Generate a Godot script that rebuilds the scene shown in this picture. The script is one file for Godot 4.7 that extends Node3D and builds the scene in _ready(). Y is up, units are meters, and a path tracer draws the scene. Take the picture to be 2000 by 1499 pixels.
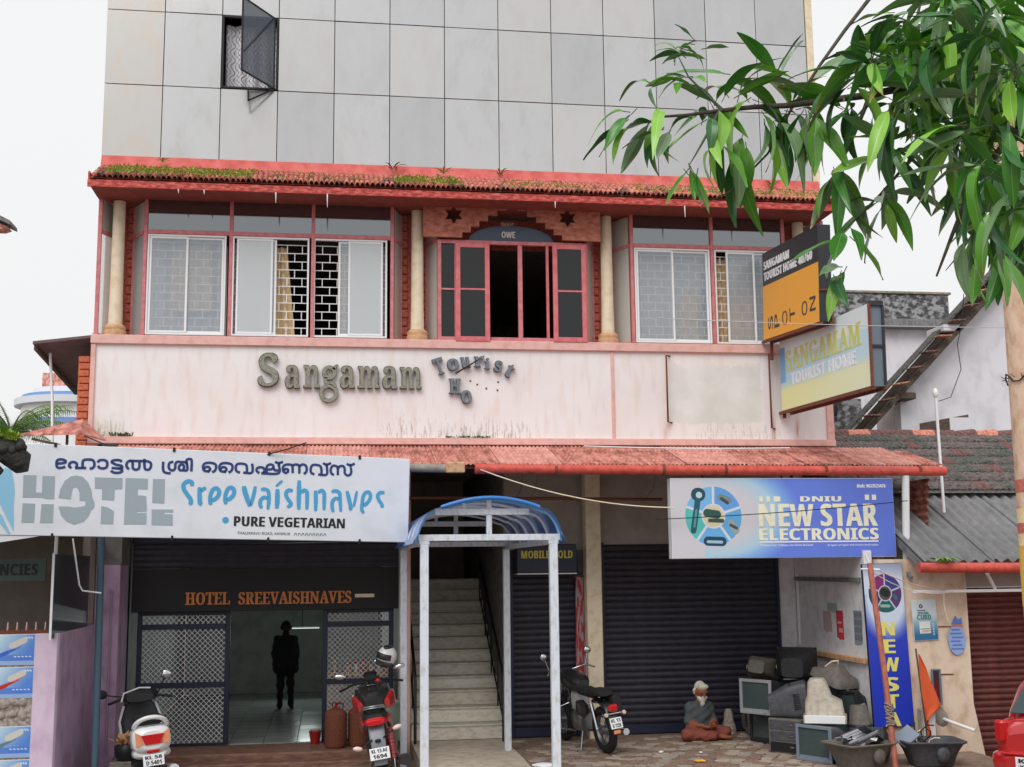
extends Node3D
# A three-storey tourist lodge over shops on an overcast day, seen from across the road.

const XL := -3.26      # left and right ends of the lodge's front
const XR := 7.36
var mats := {}
var taken := {}
var grain: NoiseTexture2D
var rng := RandomNumberGenerator.new()


class MB:
	var st := SurfaceTool.new()
	var col := Color.WHITE
	var grp := -1

	func _init():
		st.begin(Mesh.PRIMITIVE_TRIANGLES)

	func v(p: Vector3, uv := Vector2.ZERO):
		st.set_color(col)
		st.set_uv(uv)
		st.set_smooth_group(grp)
		st.add_vertex(p)

	# corners given counter-clockwise seen from outside
	func tri(a: Vector3, b: Vector3, c: Vector3):
		v(a); v(c); v(b)

	func quad(a: Vector3, b: Vector3, c: Vector3, d: Vector3):
		tri(a, b, c)
		tri(a, c, d)

	func uvquad(a: Vector3, b: Vector3, c: Vector3, d: Vector3):
		v(a, Vector2(0, 1)); v(c, Vector2(1, 0)); v(b, Vector2(1, 1))
		v(a, Vector2(0, 1)); v(d, Vector2(0, 0)); v(c, Vector2(1, 0))

	func away(p: Array, mid: Vector3):
		var n: Vector3 = (p[1] - p[0]).cross(p[2] - p[0])
		if n.dot(p[0] - mid) < 0.0:
			p.reverse()
		for i in range(1, p.size() - 1):
			tri(p[0], p[i], p[i + 1])

	func box(mid: Vector3, size: Vector3, turn := Basis.IDENTITY, bevel := 0.0):
		var h := size * 0.5
		var b := minf(bevel, minf(h.x, minf(h.y, h.z)) * 0.9)
		var g := grp
		grp = -1
		var pt := func(s: Vector3, axis: int) -> Vector3:
			var k := Vector3(h.x - b, h.y - b, h.z - b)
			k[axis] = h[axis]
			return mid + turn * (s * k)
		for axis in 3:
			for s in [-1.0, 1.0]:
				var p := []
				for q in [[-1, -1], [1, -1], [1, 1], [-1, 1]]:
					var c := Vector3.ZERO
					c[axis] = s
					c[(axis + 1) % 3] = q[0]
					c[(axis + 2) % 3] = q[1]
					p.append(pt.call(c, axis))
				away(p, mid)
				if b > 0.0:
					for t in [-1.0, 1.0]:
						var a2: int = (axis + 1) % 3
						var a3: int = (axis + 2) % 3
						var e := []
						for u in [-1.0, 1.0]:
							var c := Vector3.ZERO
							c[axis] = s; c[a2] = t; c[a3] = u
							if u < 0: e.append(pt.call(c, axis)); e.append(pt.call(c, a2))
							else: e.append(pt.call(c, a2)); e.append(pt.call(c, axis))
						away(e, mid)
		if b > 0.0:
			for x in [-1.0, 1.0]:
				for y in [-1.0, 1.0]:
					for z in [-1.0, 1.0]:
						var c := Vector3(x, y, z)
						away([pt.call(c, 0), pt.call(c, 1), pt.call(c, 2)], mid)
		grp = g

	func span(a: Vector3, b: Vector3, bevel := 0.0):   # a box from corner to corner
		box((a + b) * 0.5, (b - a).abs(), Basis.IDENTITY, bevel)

	func bar(a: Vector3, b: Vector3, w: float, d: float, up := Vector3.UP, bevel := 0.0):
		var z := (b - a).normalized()
		var x := up.cross(z)
		if x.length() < 0.01:
			x = Vector3.RIGHT.cross(z)
		x = x.normalized()
		box((a + b) * 0.5, Vector3(w, d, a.distance_to(b)), Basis(x, z.cross(x), z), bevel)

	func loft(rings: Array, cap := true, closed := true):
		var mid := Vector3.ZERO
		for p in rings[0]: mid += p / rings[0].size()
		var mid2 := Vector3.ZERO
		for p in rings[1]: mid2 += p / rings[1].size()
		var n: int = rings[0].size()
		var q: Vector3 = (rings[0][1] - rings[0][0]).cross(rings[1][0] - rings[0][0])
		var m: Vector3 = (rings[0][0] + rings[0][1] + rings[1][0]) / 3.0 - (mid + mid2) * 0.5
		var flip := q.dot(m) < 0.0
		var g := grp
		if g < 0: grp = 1
		for r in rings.size() - 1:
			for i in (n if closed else n - 1):
				var j: int = (i + 1) % n
				if flip: quad(rings[r][j], rings[r][i], rings[r + 1][i], rings[r + 1][j])
				else: quad(rings[r][i], rings[r][j], rings[r + 1][j], rings[r + 1][i])
		if cap and closed:
			grp = -1
			var body := (mid + mid2) * 0.5
			for e in [0, rings.size() - 1]:
				var c := Vector3.ZERO
				for p in rings[e]: c += p / n
				for i in n:
					away([c, rings[e][i], rings[e][(i + 1) % n]], body if e == 0 else c + (c * 0.0) + (_ringmid(rings[e - 1]) - c) * 0.5)
		grp = g

	func _ringmid(r) -> Vector3:
		var c := Vector3.ZERO
		for p in r: c += p / r.size()
		return c

	# a round rod through points; r is a number or one radius for each point
	func tube(pts: Array, r, n := 7, cap := true):
		var rings := []
		var up := Vector3.UP
		var x := Vector3.ZERO
		for i in pts.size():
			var d: Vector3 = (pts[mini(i + 1, pts.size() - 1)] - pts[maxi(i - 1, 0)]).normalized()
			if i == 0:
				if absf(d.dot(up)) > 0.9: up = Vector3.RIGHT
				x = up.cross(d).normalized()
			else:
				x = (x - d * x.dot(d)).normalized()
			var y := d.cross(x)
			var rad: float = r if r is float or r is int else r[i]
			var ring := PackedVector3Array()
			for k in n:
				var a := TAU * k / n
				ring.append(pts[i] + (x * cos(a) + y * sin(a)) * rad)
			rings.append(ring)
		loft(rings, cap)

	# turned shape: profile of (radius, height) round the y axis of xf
	func lathe(profile: Array, xf := Transform3D.IDENTITY, n := 14, cap := true):
		var rings := []
		for p in profile:
			var ring := PackedVector3Array()
			for k in n:
				var a := TAU * k / n
				ring.append(xf * Vector3(cos(a) * p.x, p.y, sin(a) * p.x))
			rings.append(ring)
		loft(rings, cap)

	func ball(c: Vector3, r: Vector3, turn := Basis.IDENTITY, n := 10, m := 6):
		var rings := []
		for i in range(m + 1):
			var t := -PI / 2 + PI * clampf(float(i) / m, 0.02, 0.98)
			var ring := PackedVector3Array()
			for k in n:
				var a := TAU * k / n
				ring.append(c + turn * (Vector3(cos(a) * cos(t), sin(t), sin(a) * cos(t)) * r))
			rings.append(ring)
		loft(rings)

	# a flat outline (x, y) given depth along z of xf
	func plate(poly: PackedVector2Array, depth: float, xf := Transform3D.IDENTITY):
		var idx := Geometry2D.triangulate_polygon(poly)
		var ccw := not Geometry2D.is_polygon_clockwise(poly)
		var g := grp
		grp = -1
		for i in range(0, idx.size(), 3):
			var a := poly[idx[i]]; var b := poly[idx[i + 1]]; var c := poly[idx[i + 2]]
			if (b - a).cross(c - a) < 0.0:
				var t := b; b = c; c = t
			tri(xf * Vector3(a.x, a.y, depth), xf * Vector3(b.x, b.y, depth), xf * Vector3(c.x, c.y, depth))
			tri(xf * Vector3(a.x, a.y, 0), xf * Vector3(c.x, c.y, 0), xf * Vector3(b.x, b.y, 0))
		for i in poly.size():
			var a := poly[i]; var b := poly[(i + 1) % poly.size()]
			if not ccw:
				var t := a; a = b; b = t
			quad(xf * Vector3(a.x, a.y, 0), xf * Vector3(b.x, b.y, 0), xf * Vector3(b.x, b.y, depth), xf * Vector3(a.x, a.y, depth))
		grp = g

	# a flat brush stroke along points (x, y), w wide (number or one for each point)
	func stroke(pts: PackedVector2Array, w, depth: float, xf := Transform3D.IDENTITY):
		var l := PackedVector2Array()
		var r := PackedVector2Array()
		for i in pts.size():
			var d := (pts[mini(i + 1, pts.size() - 1)] - pts[maxi(i - 1, 0)]).normalized()
			var half: float = (w if w is float else w[i]) * 0.5
			l.append(pts[i] + d.orthogonal() * half)
			r.append(pts[i] - d.orthogonal() * half)
		for i in pts.size() - 1:
			var p := [l[i], r[i], r[i + 1], l[i + 1]]
			var top := []
			for k in p: top.append(xf * Vector3(k.x, k.y, depth))
			var low := []
			for k in p: low.append(xf * Vector3(k.x, k.y, 0))
			var mid: Vector3 = xf * Vector3((p[0].x + p[2].x) / 2, (p[0].y + p[2].y) / 2, -1)
			away(top, mid)
			for e in [[0, 3], [1, 2]]:
				away([low[e[0]], low[e[1]], top[e[1]], top[e[0]]], xf * Vector3((p[0].x + p[2].x) / 2, (p[0].y + p[2].y) / 2, 0))

	func done() -> ArrayMesh:
		st.generate_normals()
		return st.commit()


static func ring(c: Vector3, x: Vector3, y: Vector3, hw: float, hh: float, e := 2.0, n := 16) -> PackedVector3Array:
	var out := PackedVector3Array()
	for k in n:
		var a := TAU * k / n
		var ca := cos(a)
		var sa := sin(a)
		out.append(c + x * (hw * signf(ca) * pow(absf(ca), 2.0 / e)) + y * (hh * signf(sa) * pow(absf(sa), 2.0 / e)))
	return out


func c8(r: int, g: int, b: int, a := 255) -> Color:
	return Color8(r, g, b, a)


func mat(key: String, c := Color.WHITE, rough := 0.7, metal := 0.0) -> StandardMaterial3D:
	if mats.has(key): return mats[key]
	var m := StandardMaterial3D.new()
	m.resource_name = key
	m.albedo_color = c
	m.roughness = rough
	m.metallic = metal
	mats[key] = m
	return m


# a grainy two- or three-tone surface; scale is repeats for each metre
func nmat(key: String, tones: Array, rough := 0.8, scale := Vector3.ONE, freq := 0.012, bump := 0.0, metal := 0.0, contrast := 0.34, size := 384, even := 0.45) -> StandardMaterial3D:
	if mats.has(key): return mats[key]
	var m := mat(key, Color.WHITE, rough, metal)
	var n := FastNoiseLite.new()
	n.seed = hash(key) % 1000
	n.noise_type = FastNoiseLite.TYPE_SIMPLEX_SMOOTH
	n.frequency = freq
	n.fractal_octaves = 6
	n.fractal_gain = 0.58
	var t := NoiseTexture2D.new()
	t.width = size
	t.height = size
	t.seamless = true
	t.noise = n
	var g := Gradient.new()
	g.offsets = PackedFloat32Array()
	var offs := PackedFloat32Array()
	var mid_tone: Color = tones[tones.size() / 2]
	var cols := PackedColorArray()
	for i in tones.size():
		offs.append(0.5 + (float(i) / maxi(1, tones.size() - 1) - 0.5) * 2.0 * contrast)
		cols.append(tones[i].lerp(mid_tone, even))
	g.offsets = offs
	g.colors = cols
	t.color_ramp = g
	m.albedo_texture = t
	m.uv1_triplanar = true
	m.uv1_world_triplanar = true
	m.uv1_scale = scale
	if bump > 0.0:
		if grain == null:
			var n2 := FastNoiseLite.new()
			n2.seed = 77
			n2.frequency = 0.04
			n2.fractal_octaves = 5
			grain = NoiseTexture2D.new()
			grain.width = 512
			grain.height = 512
			grain.seamless = true
			grain.noise = n2
		m.heightmap_enabled = true
		m.heightmap_texture = grain
		m.heightmap_scale = bump
	return m


func imat(key: String, im: Image, rough := 0.5) -> StandardMaterial3D:
	var m := mat(key, Color.WHITE, rough)
	m.albedo_texture = ImageTexture.create_from_image(im)
	m.texture_repeat = false
	return m


func numbered(s: String) -> String:
	var k: int = taken.get(s, 0)
	taken[s] = k + 1
	return s if k == 0 else "%s_%03d" % [s, k]


func meta(o: Node, label: String, category := "", group := "", kind := ""):
	if label: o.set_meta("label", label)
	if category: o.set_meta("category", category)
	if group: o.set_meta("group", group)
	if kind: o.set_meta("kind", kind)


func thing(called: String, label: String, category: String, at := Vector3.ZERO, turn := 0.0, group := "") -> Node3D:
	var o := Node3D.new()
	o.name = numbered(called)
	add_child(o)
	o.position = at
	o.rotation.y = turn
	meta(o, label, category, group)
	return o


func inst(called: String, mesh: Mesh, m: Material, parent: Node, xf := Transform3D.IDENTITY) -> MeshInstance3D:
	var o := MeshInstance3D.new()
	o.name = numbered(called) if parent == self else called
	o.mesh = mesh
	o.material_override = m
	o.transform = xf
	parent.add_child(o, true)
	return o


func part(called: String, b: MB, m: Material, parent: Node, xf := Transform3D.IDENTITY) -> MeshInstance3D:
	return inst(called, b.done(), m, parent, xf)


func group_node(called: String, parent: Node, at := Vector3.ZERO) -> Node3D:
	var o := Node3D.new()
	o.name = called
	parent.add_child(o, true)
	o.position = at
	return o


func spanpart(called: String, a: Vector3, b: Vector3, m: Material, parent: Node, bevel := 0.0) -> MeshInstance3D:
	var k := MB.new()
	k.span(a, b, bevel)
	return part(called, k, m, parent)


func setting(called: String, b: MB, m: Material) -> MeshInstance3D:
	var o := part(called, b, m, self)
	o.set_meta("kind", "structure")
	return o


# lettering that fills the box w by h, standing on xf's x-y plane with its middle at xf's origin
func words(s: String, face: String, w: float, h: float, depth: float, m: Material, parent: Node, xf: Transform3D, called := "lettering") -> MeshInstance3D:
	var f := SystemFont.new()
	f.font_names = PackedStringArray([face.trim_suffix(" Bold").trim_suffix(" Plain")])
	f.font_weight = 700 if face.ends_with("Bold") or face.ends_with("Plain") else 400
	var t := TextMesh.new()
	t.text = s
	t.font = f
	t.font_size = 48
	t.pixel_size = 0.01
	t.depth = 0.1
	t.curve_step = 1.0
	var box := t.get_aabb()
	var mesh: Mesh = t
	if face.ends_with("Bold"):   # thicken the strokes with shifted copies, each a hair behind the last
		var st := SurfaceTool.new()
		var fat := box.size.y * 0.03
		for i in 3:
			st.append_from(t, 0, flat(Vector3((i - 1) * fat, 0, -0.004 * absf(i - 1))))
		mesh = st.commit()
		box = mesh.get_aabb()
	var o := inst(called, mesh, m, parent)
	var k := Vector3(w / maxf(box.size.x, 0.001), h / maxf(box.size.y, 0.001), depth / 0.1)
	o.transform = xf * Transform3D(Basis.from_scale(k), -(box.position + box.size * 0.5) * k + Vector3(0, 0, depth * 0.5))
	return o


func curve(pts: Array, steps := 8) -> PackedVector2Array:   # smooth line through points
	var c := Curve2D.new()
	for i in pts.size():
		var a: Vector2 = pts[maxi(i - 1, 0)]
		var b: Vector2 = pts[mini(i + 1, pts.size() - 1)]
		c.add_point(pts[i], -(b - a) / 6.0, (b - a) / 6.0)
	var out := PackedVector2Array()
	for i in pts.size() - 1:
		for k in steps:
			out.append(c.sample(i, float(k) / steps))
	out.append(pts[-1])
	return out


func sag(a: Vector3, b: Vector3, drop: float, n := 12) -> Array:
	var out := []
	for i in n + 1:
		var t := float(i) / n
		out.append(a.lerp(b, t) - Vector3(0, drop * 4.0 * t * (1.0 - t), 0))
	return out


func _ready():
	rng.seed = 4711
	var cam := Camera3D.new()
	cam.name = "camera"
	cam.position = Vector3(0, 2.45, 17)
	cam.rotation_order = EULER_ORDER_YXZ
	cam.rotation_degrees = Vector3(8.6, -8.5, -0.64)
	cam.fov = 35.03
	cam.near = 0.05
	cam.far = 800.0
	add_child(cam)
	cam.current = true
	var env := Environment.new()
	env.background_mode = Environment.BG_SKY
	var sky := ProceduralSkyMaterial.new()
	sky.sky_top_color = Color(0.9, 0.902, 0.906)
	sky.sky_horizon_color = Color(0.885, 0.886, 0.89)
	sky.ground_bottom_color = Color(0.35, 0.34, 0.33)
	sky.ground_horizon_color = Color(0.6, 0.6, 0.6)
	sky.sky_curve = 0.2
	env.sky = Sky.new()
	env.sky.sky_material = sky
	env.tonemap_mode = Environment.TONE_MAPPER_LINEAR
	env.tonemap_exposure = 1.17
	env.sdfgi_enabled = true
	env.ssao_enabled = true
	env.ssil_enabled = true
	var we := WorldEnvironment.new()
	we.name = "environment"
	we.environment = env
	add_child(we)
	var sun := DirectionalLight3D.new()
	sun.name = "sun"
	sun.light_energy = 0.5
	sun.light_color = Color(1.0, 0.99, 0.975)
	sun.light_angular_distance = 40.0
	sun.shadow_enabled = true
	sun.sky_mode = DirectionalLight3D.SKY_MODE_LIGHT_ONLY
	sun.rotation_degrees = Vector3(-47, -28, 0)
	add_child(sun)
	palette()
	ground_setting()
	lodge_upper()
	lodge_ground_floor()
	surroundings()
	signs()
	porch()
	vehicles()
	scrap_heap()
	people()
	small_things()
	mango_tree()
	cables()


func palette():
	mat("white_frame", c8(235, 237, 240), 0.35)
	nmat("pink_frame", [c8(176, 92, 98), c8(206, 122, 126), c8(216, 146, 148)], 0.6, Vector3.ONE * 0.9, 0.02)
	nmat("red_paint", [c8(128, 44, 38), c8(190, 62, 54), c8(212, 120, 108)], 0.6, Vector3(0.9, 2.5, 0.9), 0.02, 0.0, 0.0, 0.3, 384, 0.15)
	nmat("ledge_paint", [c8(206, 150, 142), c8(226, 180, 172), c8(232, 192, 184)], 0.75, Vector3.ONE * 0.6, 0.02, 0.1)
	nmat("pink_wall", [c8(214, 186, 178), c8(234, 213, 208), c8(238, 220, 216)], 0.85, Vector3.ONE * 0.35, 0.014, 0.12)
	nmat("cream", [c8(206, 184, 150), c8(232, 218, 190), c8(238, 228, 206)], 0.8, Vector3.ONE * 0.8, 0.016, 0.1)
	nmat("cream_base", [c8(150, 106, 76), c8(204, 160, 122), c8(222, 184, 148)], 0.8, Vector3.ONE * 2.0, 0.016, 0.1)
	nmat("brick_red", [c8(132, 56, 44), c8(184, 98, 82), c8(206, 130, 112)], 0.85, Vector3.ONE * 1.5, 0.03, 0.2)
	nmat("dark_inside", [c8(150, 142, 134), c8(176, 168, 160)], 0.9, Vector3.ONE * 0.5)
	mat("black", c8(18, 18, 20), 0.6)
	mat("rubber", c8(26, 26, 28), 0.85)
	mat("chrome", c8(205, 208, 212), 0.15, 1.0)
	mat("steel", c8(150, 152, 156), 0.35, 0.9)
	nmat("rust", [c8(74, 40, 28), c8(122, 68, 48), c8(150, 92, 68)], 0.85, Vector3.ONE * 3.0, 0.03, 0.15)
	nmat("concrete", [c8(112, 106, 98), c8(150, 143, 134), c8(176, 168, 158)], 0.9, Vector3.ONE * 0.7, 0.02, 0.25)
	mat("dark_glass", c8(26, 28, 30), 0.12)
	mat("moss_green", c8(150, 172, 66), 0.95).backlight_enabled = true
	mats.moss_green.backlight = Color(0.1, 0.14, 0.02)
	mat("leaf_dull", c8(92, 110, 74), 0.8)
	for k in 3:
		nmat("tile_red_%d" % k, [[c8(122, 70, 58), c8(200, 112, 96), c8(220, 160, 146)], [c8(150, 92, 74), c8(222, 136, 116), c8(228, 166, 144)], [c8(110, 86, 64), c8(190, 122, 98), c8(206, 150, 120)]][k], 0.85, Vector3.ONE * 1.2, 0.03, 0.2, 0.0, 0.24, 384, 0.1)
	for k in 4:
		nmat("tile_grey_%d" % k, [[c8(52, 48, 46), c8(104, 94, 92), c8(138, 124, 122)], [c8(60, 46, 44), c8(120, 84, 80), c8(146, 112, 106)], [c8(44, 48, 44), c8(92, 92, 88), c8(120, 118, 112)], [c8(92, 52, 46), c8(150, 92, 84), c8(172, 124, 116)]][k], 0.9, Vector3.ONE * 1.4, 0.03, 0.2, 0.0, 0.26, 384, 0.1)


func ground_setting():
	nmat("earth", [c8(96, 84, 72), c8(134, 120, 106), c8(156, 144, 130)], 0.95, Vector3.ONE * 0.4, 0.02, 0.6)
	nmat("asphalt", [c8(58, 58, 60), c8(78, 77, 77), c8(92, 90, 88)], 0.9, Vector3.ONE * 0.8, 0.05, 0.4)
	nmat("mud", [c8(104, 88, 76), c8(140, 120, 104), c8(158, 138, 122)], 0.85, Vector3.ONE * 0.8, 0.02, 0.8)
	var b := MB.new()
	b.quad(Vector3(-300, -0.18, 300), Vector3(300, -0.18, 300), Vector3(300, -0.18, -300), Vector3(-300, -0.18, -300))
	setting("ground", b, mats.earth)
	b = MB.new()
	b.span(Vector3(-60, -0.178, 6.2), Vector3(60, -0.172, 14.6))
	setting("road", b, mats.asphalt)
	# paved forecourt in front of the shops, a slab with stones bedded in mud
	b = MB.new()
	b.span(Vector3(2.52, -0.3, -1.2), Vector3(8.4, -0.012, 4.4), 0.02)
	var court := setting("forecourt", b, mats.mud)
	for k in 5:
		nmat("cobble_%d" % k, [[c8(120, 104, 92), c8(162, 146, 132), c8(180, 166, 152)], [c8(134, 118, 104), c8(180, 166, 152), c8(194, 182, 170)], [c8(112, 90, 78), c8(146, 122, 108), c8(164, 142, 128)], [c8(122, 110, 100), c8(168, 156, 146), c8(186, 176, 166)], [c8(108, 88, 76), c8(138, 114, 98), c8(156, 134, 118)]][k], 0.7, Vector3.ONE * 1.7, 0.03, 0.3)
	var shapes := []
	for k in 8:
		var m := MB.new()
		var poly := PackedVector2Array()
		for i in 7:
			var a := TAU * i / 7 + rng.randf_range(-0.25, 0.25)
			poly.append(Vector2(cos(a) * 0.115, sin(a) * 0.085) * rng.randf_range(0.8, 1.1))
		m.plate(poly, 0.02, Transform3D(Basis(Vector3.RIGHT, -PI / 2), Vector3.ZERO))
		shapes.append(m.done())
	var count := 0
	for i in 22:
		for j in 19:
			var x := 2.66 + i * 0.2 + (0.1 if j % 2 else 0.0) + rng.randf_range(-0.03, 0.03)
			var z := 2.45 - j * 0.175 + rng.randf_range(-0.02, 0.02)
			if x > 6.9 or z < -0.95 or count >= 300: continue
			if z < 0.1 and rng.randf() < 0.55: continue
			if z > 1.0 and x > 6.2: continue
			count += 1
			inst("paving_stone", shapes[rng.randi() % 8], mats["cobble_%d" % (rng.randi() % 5)], court, Transform3D(Basis(Vector3.UP, rng.randf_range(-0.35, 0.35) + (PI if rng.randf() < 0.5 else 0.0)), Vector3(x, -0.022 + rng.randf_range(-0.004, 0.006), z)))
	# raised doorstep of the restaurant
	nmat("step_stone", [c8(86, 60, 48), c8(128, 92, 76), c8(160, 132, 116)], 0.7, Vector3(0.5, 1.5, 1.5), 0.02, 0.2)
	b = MB.new()
	b.span(Vector3(-2.86, -0.3, -1.32), Vector3(1.0, -0.012, -0.42), 0.02)
	b.span(Vector3(-2.86, -0.3, -0.42), Vector3(1.0, -0.1, -0.1), 0.02)
	setting("doorstep", b, mats.step_stone)


func frame_rect(b: MB, x0: float, x1: float, y0: float, y1: float, z: float, w: float, d: float):
	b.span(Vector3(x0, y0, z), Vector3(x0 + w, y1, z + d), 0.004)
	b.span(Vector3(x1 - w, y0, z), Vector3(x1, y1, z + d), 0.004)
	b.span(Vector3(x0 + w, y0, z), Vector3(x1 - w, y0 + w, z + d), 0.004)
	b.span(Vector3(x0 + w, y1 - w, z), Vector3(x1 - w, y1, z + d), 0.004)


func brick_grille(b: MB, x0: float, x1: float, y0: float, y1: float, z: float, r := 0.006):
	var rows := int(round((y1 - y0) / 0.117))
	for i in rows + 1:
		var y := y0 + (y1 - y0) * i / rows
		b.span(Vector3(x0, y - r, z - r), Vector3(x1, y + r, z + r))
		if i == rows: break
		var x := x0 + (0.0 if i % 2 else 0.105)
		while x < x1:
			b.span(Vector3(x - r, y + r, z - r), Vector3(x + r, y + (y1 - y0) / rows - r, z + r))
			x += 0.21


func curtain(x0: float, x1: float, y0: float, y1: float, z: float, m: Material, parent: Node, taper := 0.0, waves := 9.0):
	var b := MB.new()
	b.grp = 1
	var n := 28
	for j in 8:
		for i in n:
			var p := []
			for q in [[0, 0], [1, 0], [1, 1], [0, 1]]:
				var u := float(i + q[0]) / n
				var t := float(j + q[1]) / 8
				var right := x1 + taper * (1.0 - t)
				var wob := sin(u * waves * TAU * 0.5 + t * 0.7) * (0.022 + 0.01 * (1.0 - t))
				p.append(Vector3(lerpf(x0, right, u), lerpf(y0, y1, t), z + wob))
			b.quad(p[0], p[1], p[2], p[3])
	return part("curtain", b, m, parent)


func glass(key: String, c: Color, alpha: float, rough := 0.08) -> StandardMaterial3D:
	var m := mat(key, Color(c, alpha), rough)
	m.transparency = BaseMaterial3D.TRANSPARENCY_ALPHA
	return m


func lodge_upper():
	var L := thing("lodge_building", "three-storey pink lodge with silver glass top floor and red tiled eave over shops", "building")
	# ---- shell
	nmat("shell_wall", [c8(176, 160, 150), c8(206, 190, 180)], 0.9, Vector3.ONE * 0.4, 0.02, 0.2)
	spanpart("side_wall", Vector3(XL + 0.01, 4.26, -9), Vector3(XL + 0.16, 5.5, -0.13), mats.shell_wall, L)
	spanpart("side_wall", Vector3(XL + 0.01, 7.66, -9), Vector3(XL + 0.16, 12.6, -0.2), mats.shell_wall, L)
	spanpart("side_wall", Vector3(XL + 0.01, 5.5, -9), Vector3(XL + 0.16, 7.66, -0.62), mats.shell_wall, L)
	spanpart("side_wall", Vector3(XR - 0.16, -0.2, -9), Vector3(XR - 0.01, 5.5, -1.3), mats.shell_wall, L)
	spanpart("side_wall", Vector3(XR - 0.16, 5.5, -9), Vector3(XR - 0.01, 12.6, -0.62), mats.shell_wall, L)
	spanpart("rear_wall", Vector3(XL + 0.17, -0.2, -9.2), Vector3(XR - 0.17, 12.6, -9.01), mats.shell_wall, L)
	spanpart("roof_slab", Vector3(XL, 12.61, -9.2), Vector3(XR, 12.8, 0.0), mats.shell_wall, L)
	spanpart("floor_slab", Vector3(XL + 0.17, 4.1, -9), Vector3(XR - 0.17, 4.26, -0.1), mats.dark_inside, L)
	spanpart("floor_slab", Vector3(XL + 0.17, 5.42, -9), Vector3(XR - 0.17, 5.56, -0.1), mats.dark_inside, L)
	spanpart("floor_slab", Vector3(XL + 0.17, 7.68, -9), Vector3(XR - 0.17, 7.84, -0.2), mats.dark_inside, L)
	for wx in [1.0, 4.1]: spanpart("inner_wall", Vector3(wx, 5.56, -9), Vector3(wx + 0.1, 7.68, -0.52), mats.dark_inside, L)
	# ---- silver glass storey
	var G := group_node("glass_facade", L)
	mat("box_seam", c8(126, 125, 124), 0.8)
	spanpart("backing_wall", Vector3(XL + 0.17, 7.85, -0.2), Vector3(-1.66, 12.58, -0.16), mats.box_seam, G)
	spanpart("backing_wall", Vector3(-0.78, 7.85, -0.2), Vector3(XR - 0.17, 12.58, -0.16), mats.box_seam, G)
	spanpart("backing_wall", Vector3(-1.66, 7.85, -0.2), Vector3(-0.78, 9.3, -0.16), mats.box_seam, G)
	spanpart("backing_wall", Vector3(-1.66, 10.46, -0.2), Vector3(-0.78, 12.58, -0.16), mats.box_seam, G)
	for k in 7:
		var tone := [0.0, 0.0, 0.0, 0.0, 0.015, -0.015, -0.03][k] as float
		nmat("mirror_%d" % k, [[c8(180, 178, 176), c8(201, 201, 201), c8(205, 205, 206)], [c8(196, 190, 186), c8(204, 203, 202), c8(204, 204, 204)], [c8(184, 185, 187), c8(198, 198, 199), c8(203, 203, 204)], [c8(212, 190, 166), c8(202, 198, 194), c8(199, 199, 199)]][k if k < 4 else k - 4].map(func(c): return c.lightened(tone) if tone > 0.0 else c.darkened(-tone)), 0.2, Vector3(0.6, 0.3, 0.5), 0.01, 0.0, 0.75, 0.45, 384, 0.6)
	var ys := [8.24, 9.325, 10.445, 11.56, 12.58]
	var pw := (7.26 - XL) / 13.0
	for r in 4:
		for i in 13:
			if i == 2 and r == 1: continue
			var x0 := XL + i * pw
			var q := MB.new()
			q.box(Vector3.ZERO, Vector3(pw - 0.01, ys[r + 1] - ys[r] - 0.01, 0.024), Basis.IDENTITY, 0.003)
			var k: int = 3 if (i == 0 and r < 3) else [0, 1, 2, 4, 5, 6, 0, 1][rng.randi() % 8]
			part("glass_panel", q, mats["mirror_%d" % k], G, Transform3D(Basis.from_euler(Vector3(rng.randf_range(-0.004, 0.004), rng.randf_range(-0.004, 0.004), 0)), Vector3(x0 + pw / 2, (ys[r] + ys[r + 1]) / 2, -0.125 + rng.randf_range(-0.002, 0.002))))
	spanpart("corner_strip", Vector3(7.27, 8.2, -0.6), Vector3(XR + 0.02, 12.58, -0.1), mats.cream, G, 0.005)
	# the open casement with its curtain
	var x0 := XL + 2 * pw
	var W := group_node("open_casement", L)
	var b := MB.new()
	frame_rect(b, x0 + 0.002, x0 + pw - 0.002, 9.33, 10.44, -0.15, 0.03, 0.05)
	part("frame", b, mats.black, W)
	var wave := Image.create(256, 256, false, Image.FORMAT_RGB8)
	for y in 256:
		for x in 256:
			var s := fposmod(x + 9.0 * sin(y * TAU / 64.0) + 3.0 * sin(y * TAU / 128.0 + 1.0), 17.0)
			wave.set_pixel(x, y, c8(92, 92, 104) if s < 4.0 else c8(222, 220, 226))
	var wm := imat("wavy_cloth", wave, 0.9)
	wm.texture_repeat = true
	wm.uv1_triplanar = true
	wm.uv1_world_triplanar = true
	wm.uv1_scale = Vector3(1.2, 1.2, 1.2)
	curtain(x0 + 0.05, x0 + pw - 0.03, 9.35, 10.36, -0.28, wm, W, 0.0, 8.0)
	spanpart("room_back", Vector3(x0 - 0.3, 9.2, -1.2), Vector3(x0 + pw + 0.3, 10.6, -1.15), mats.dark_inside, W)
	var sash := group_node("sash", W, Vector3(x0 + pw - 0.05, 0, -0.09))
	sash.rotation.y = deg_to_rad(57)
	b = MB.new()
	frame_rect(b, -0.78, 0.0, 9.335, 10.43, -0.012, 0.022, 0.024)
	part("sash_frame", b, mats.black, sash)
	spanpart("pane", Vector3(-0.757, 9.358, -0.003), Vector3(-0.023, 10.407, 0.003), glass("smoke_glass", c8(70, 84, 100), 0.62, 0.06), sash)
	b = MB.new()
	b.tube([Vector3(-0.05, 10.4, 0.012), Vector3(-0.74, 9.62, 0.02)], 0.008, 5)
	part("stay", b, mats.black, sash)
	b = MB.new()
	var hx := x0 + pw - 0.06
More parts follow.
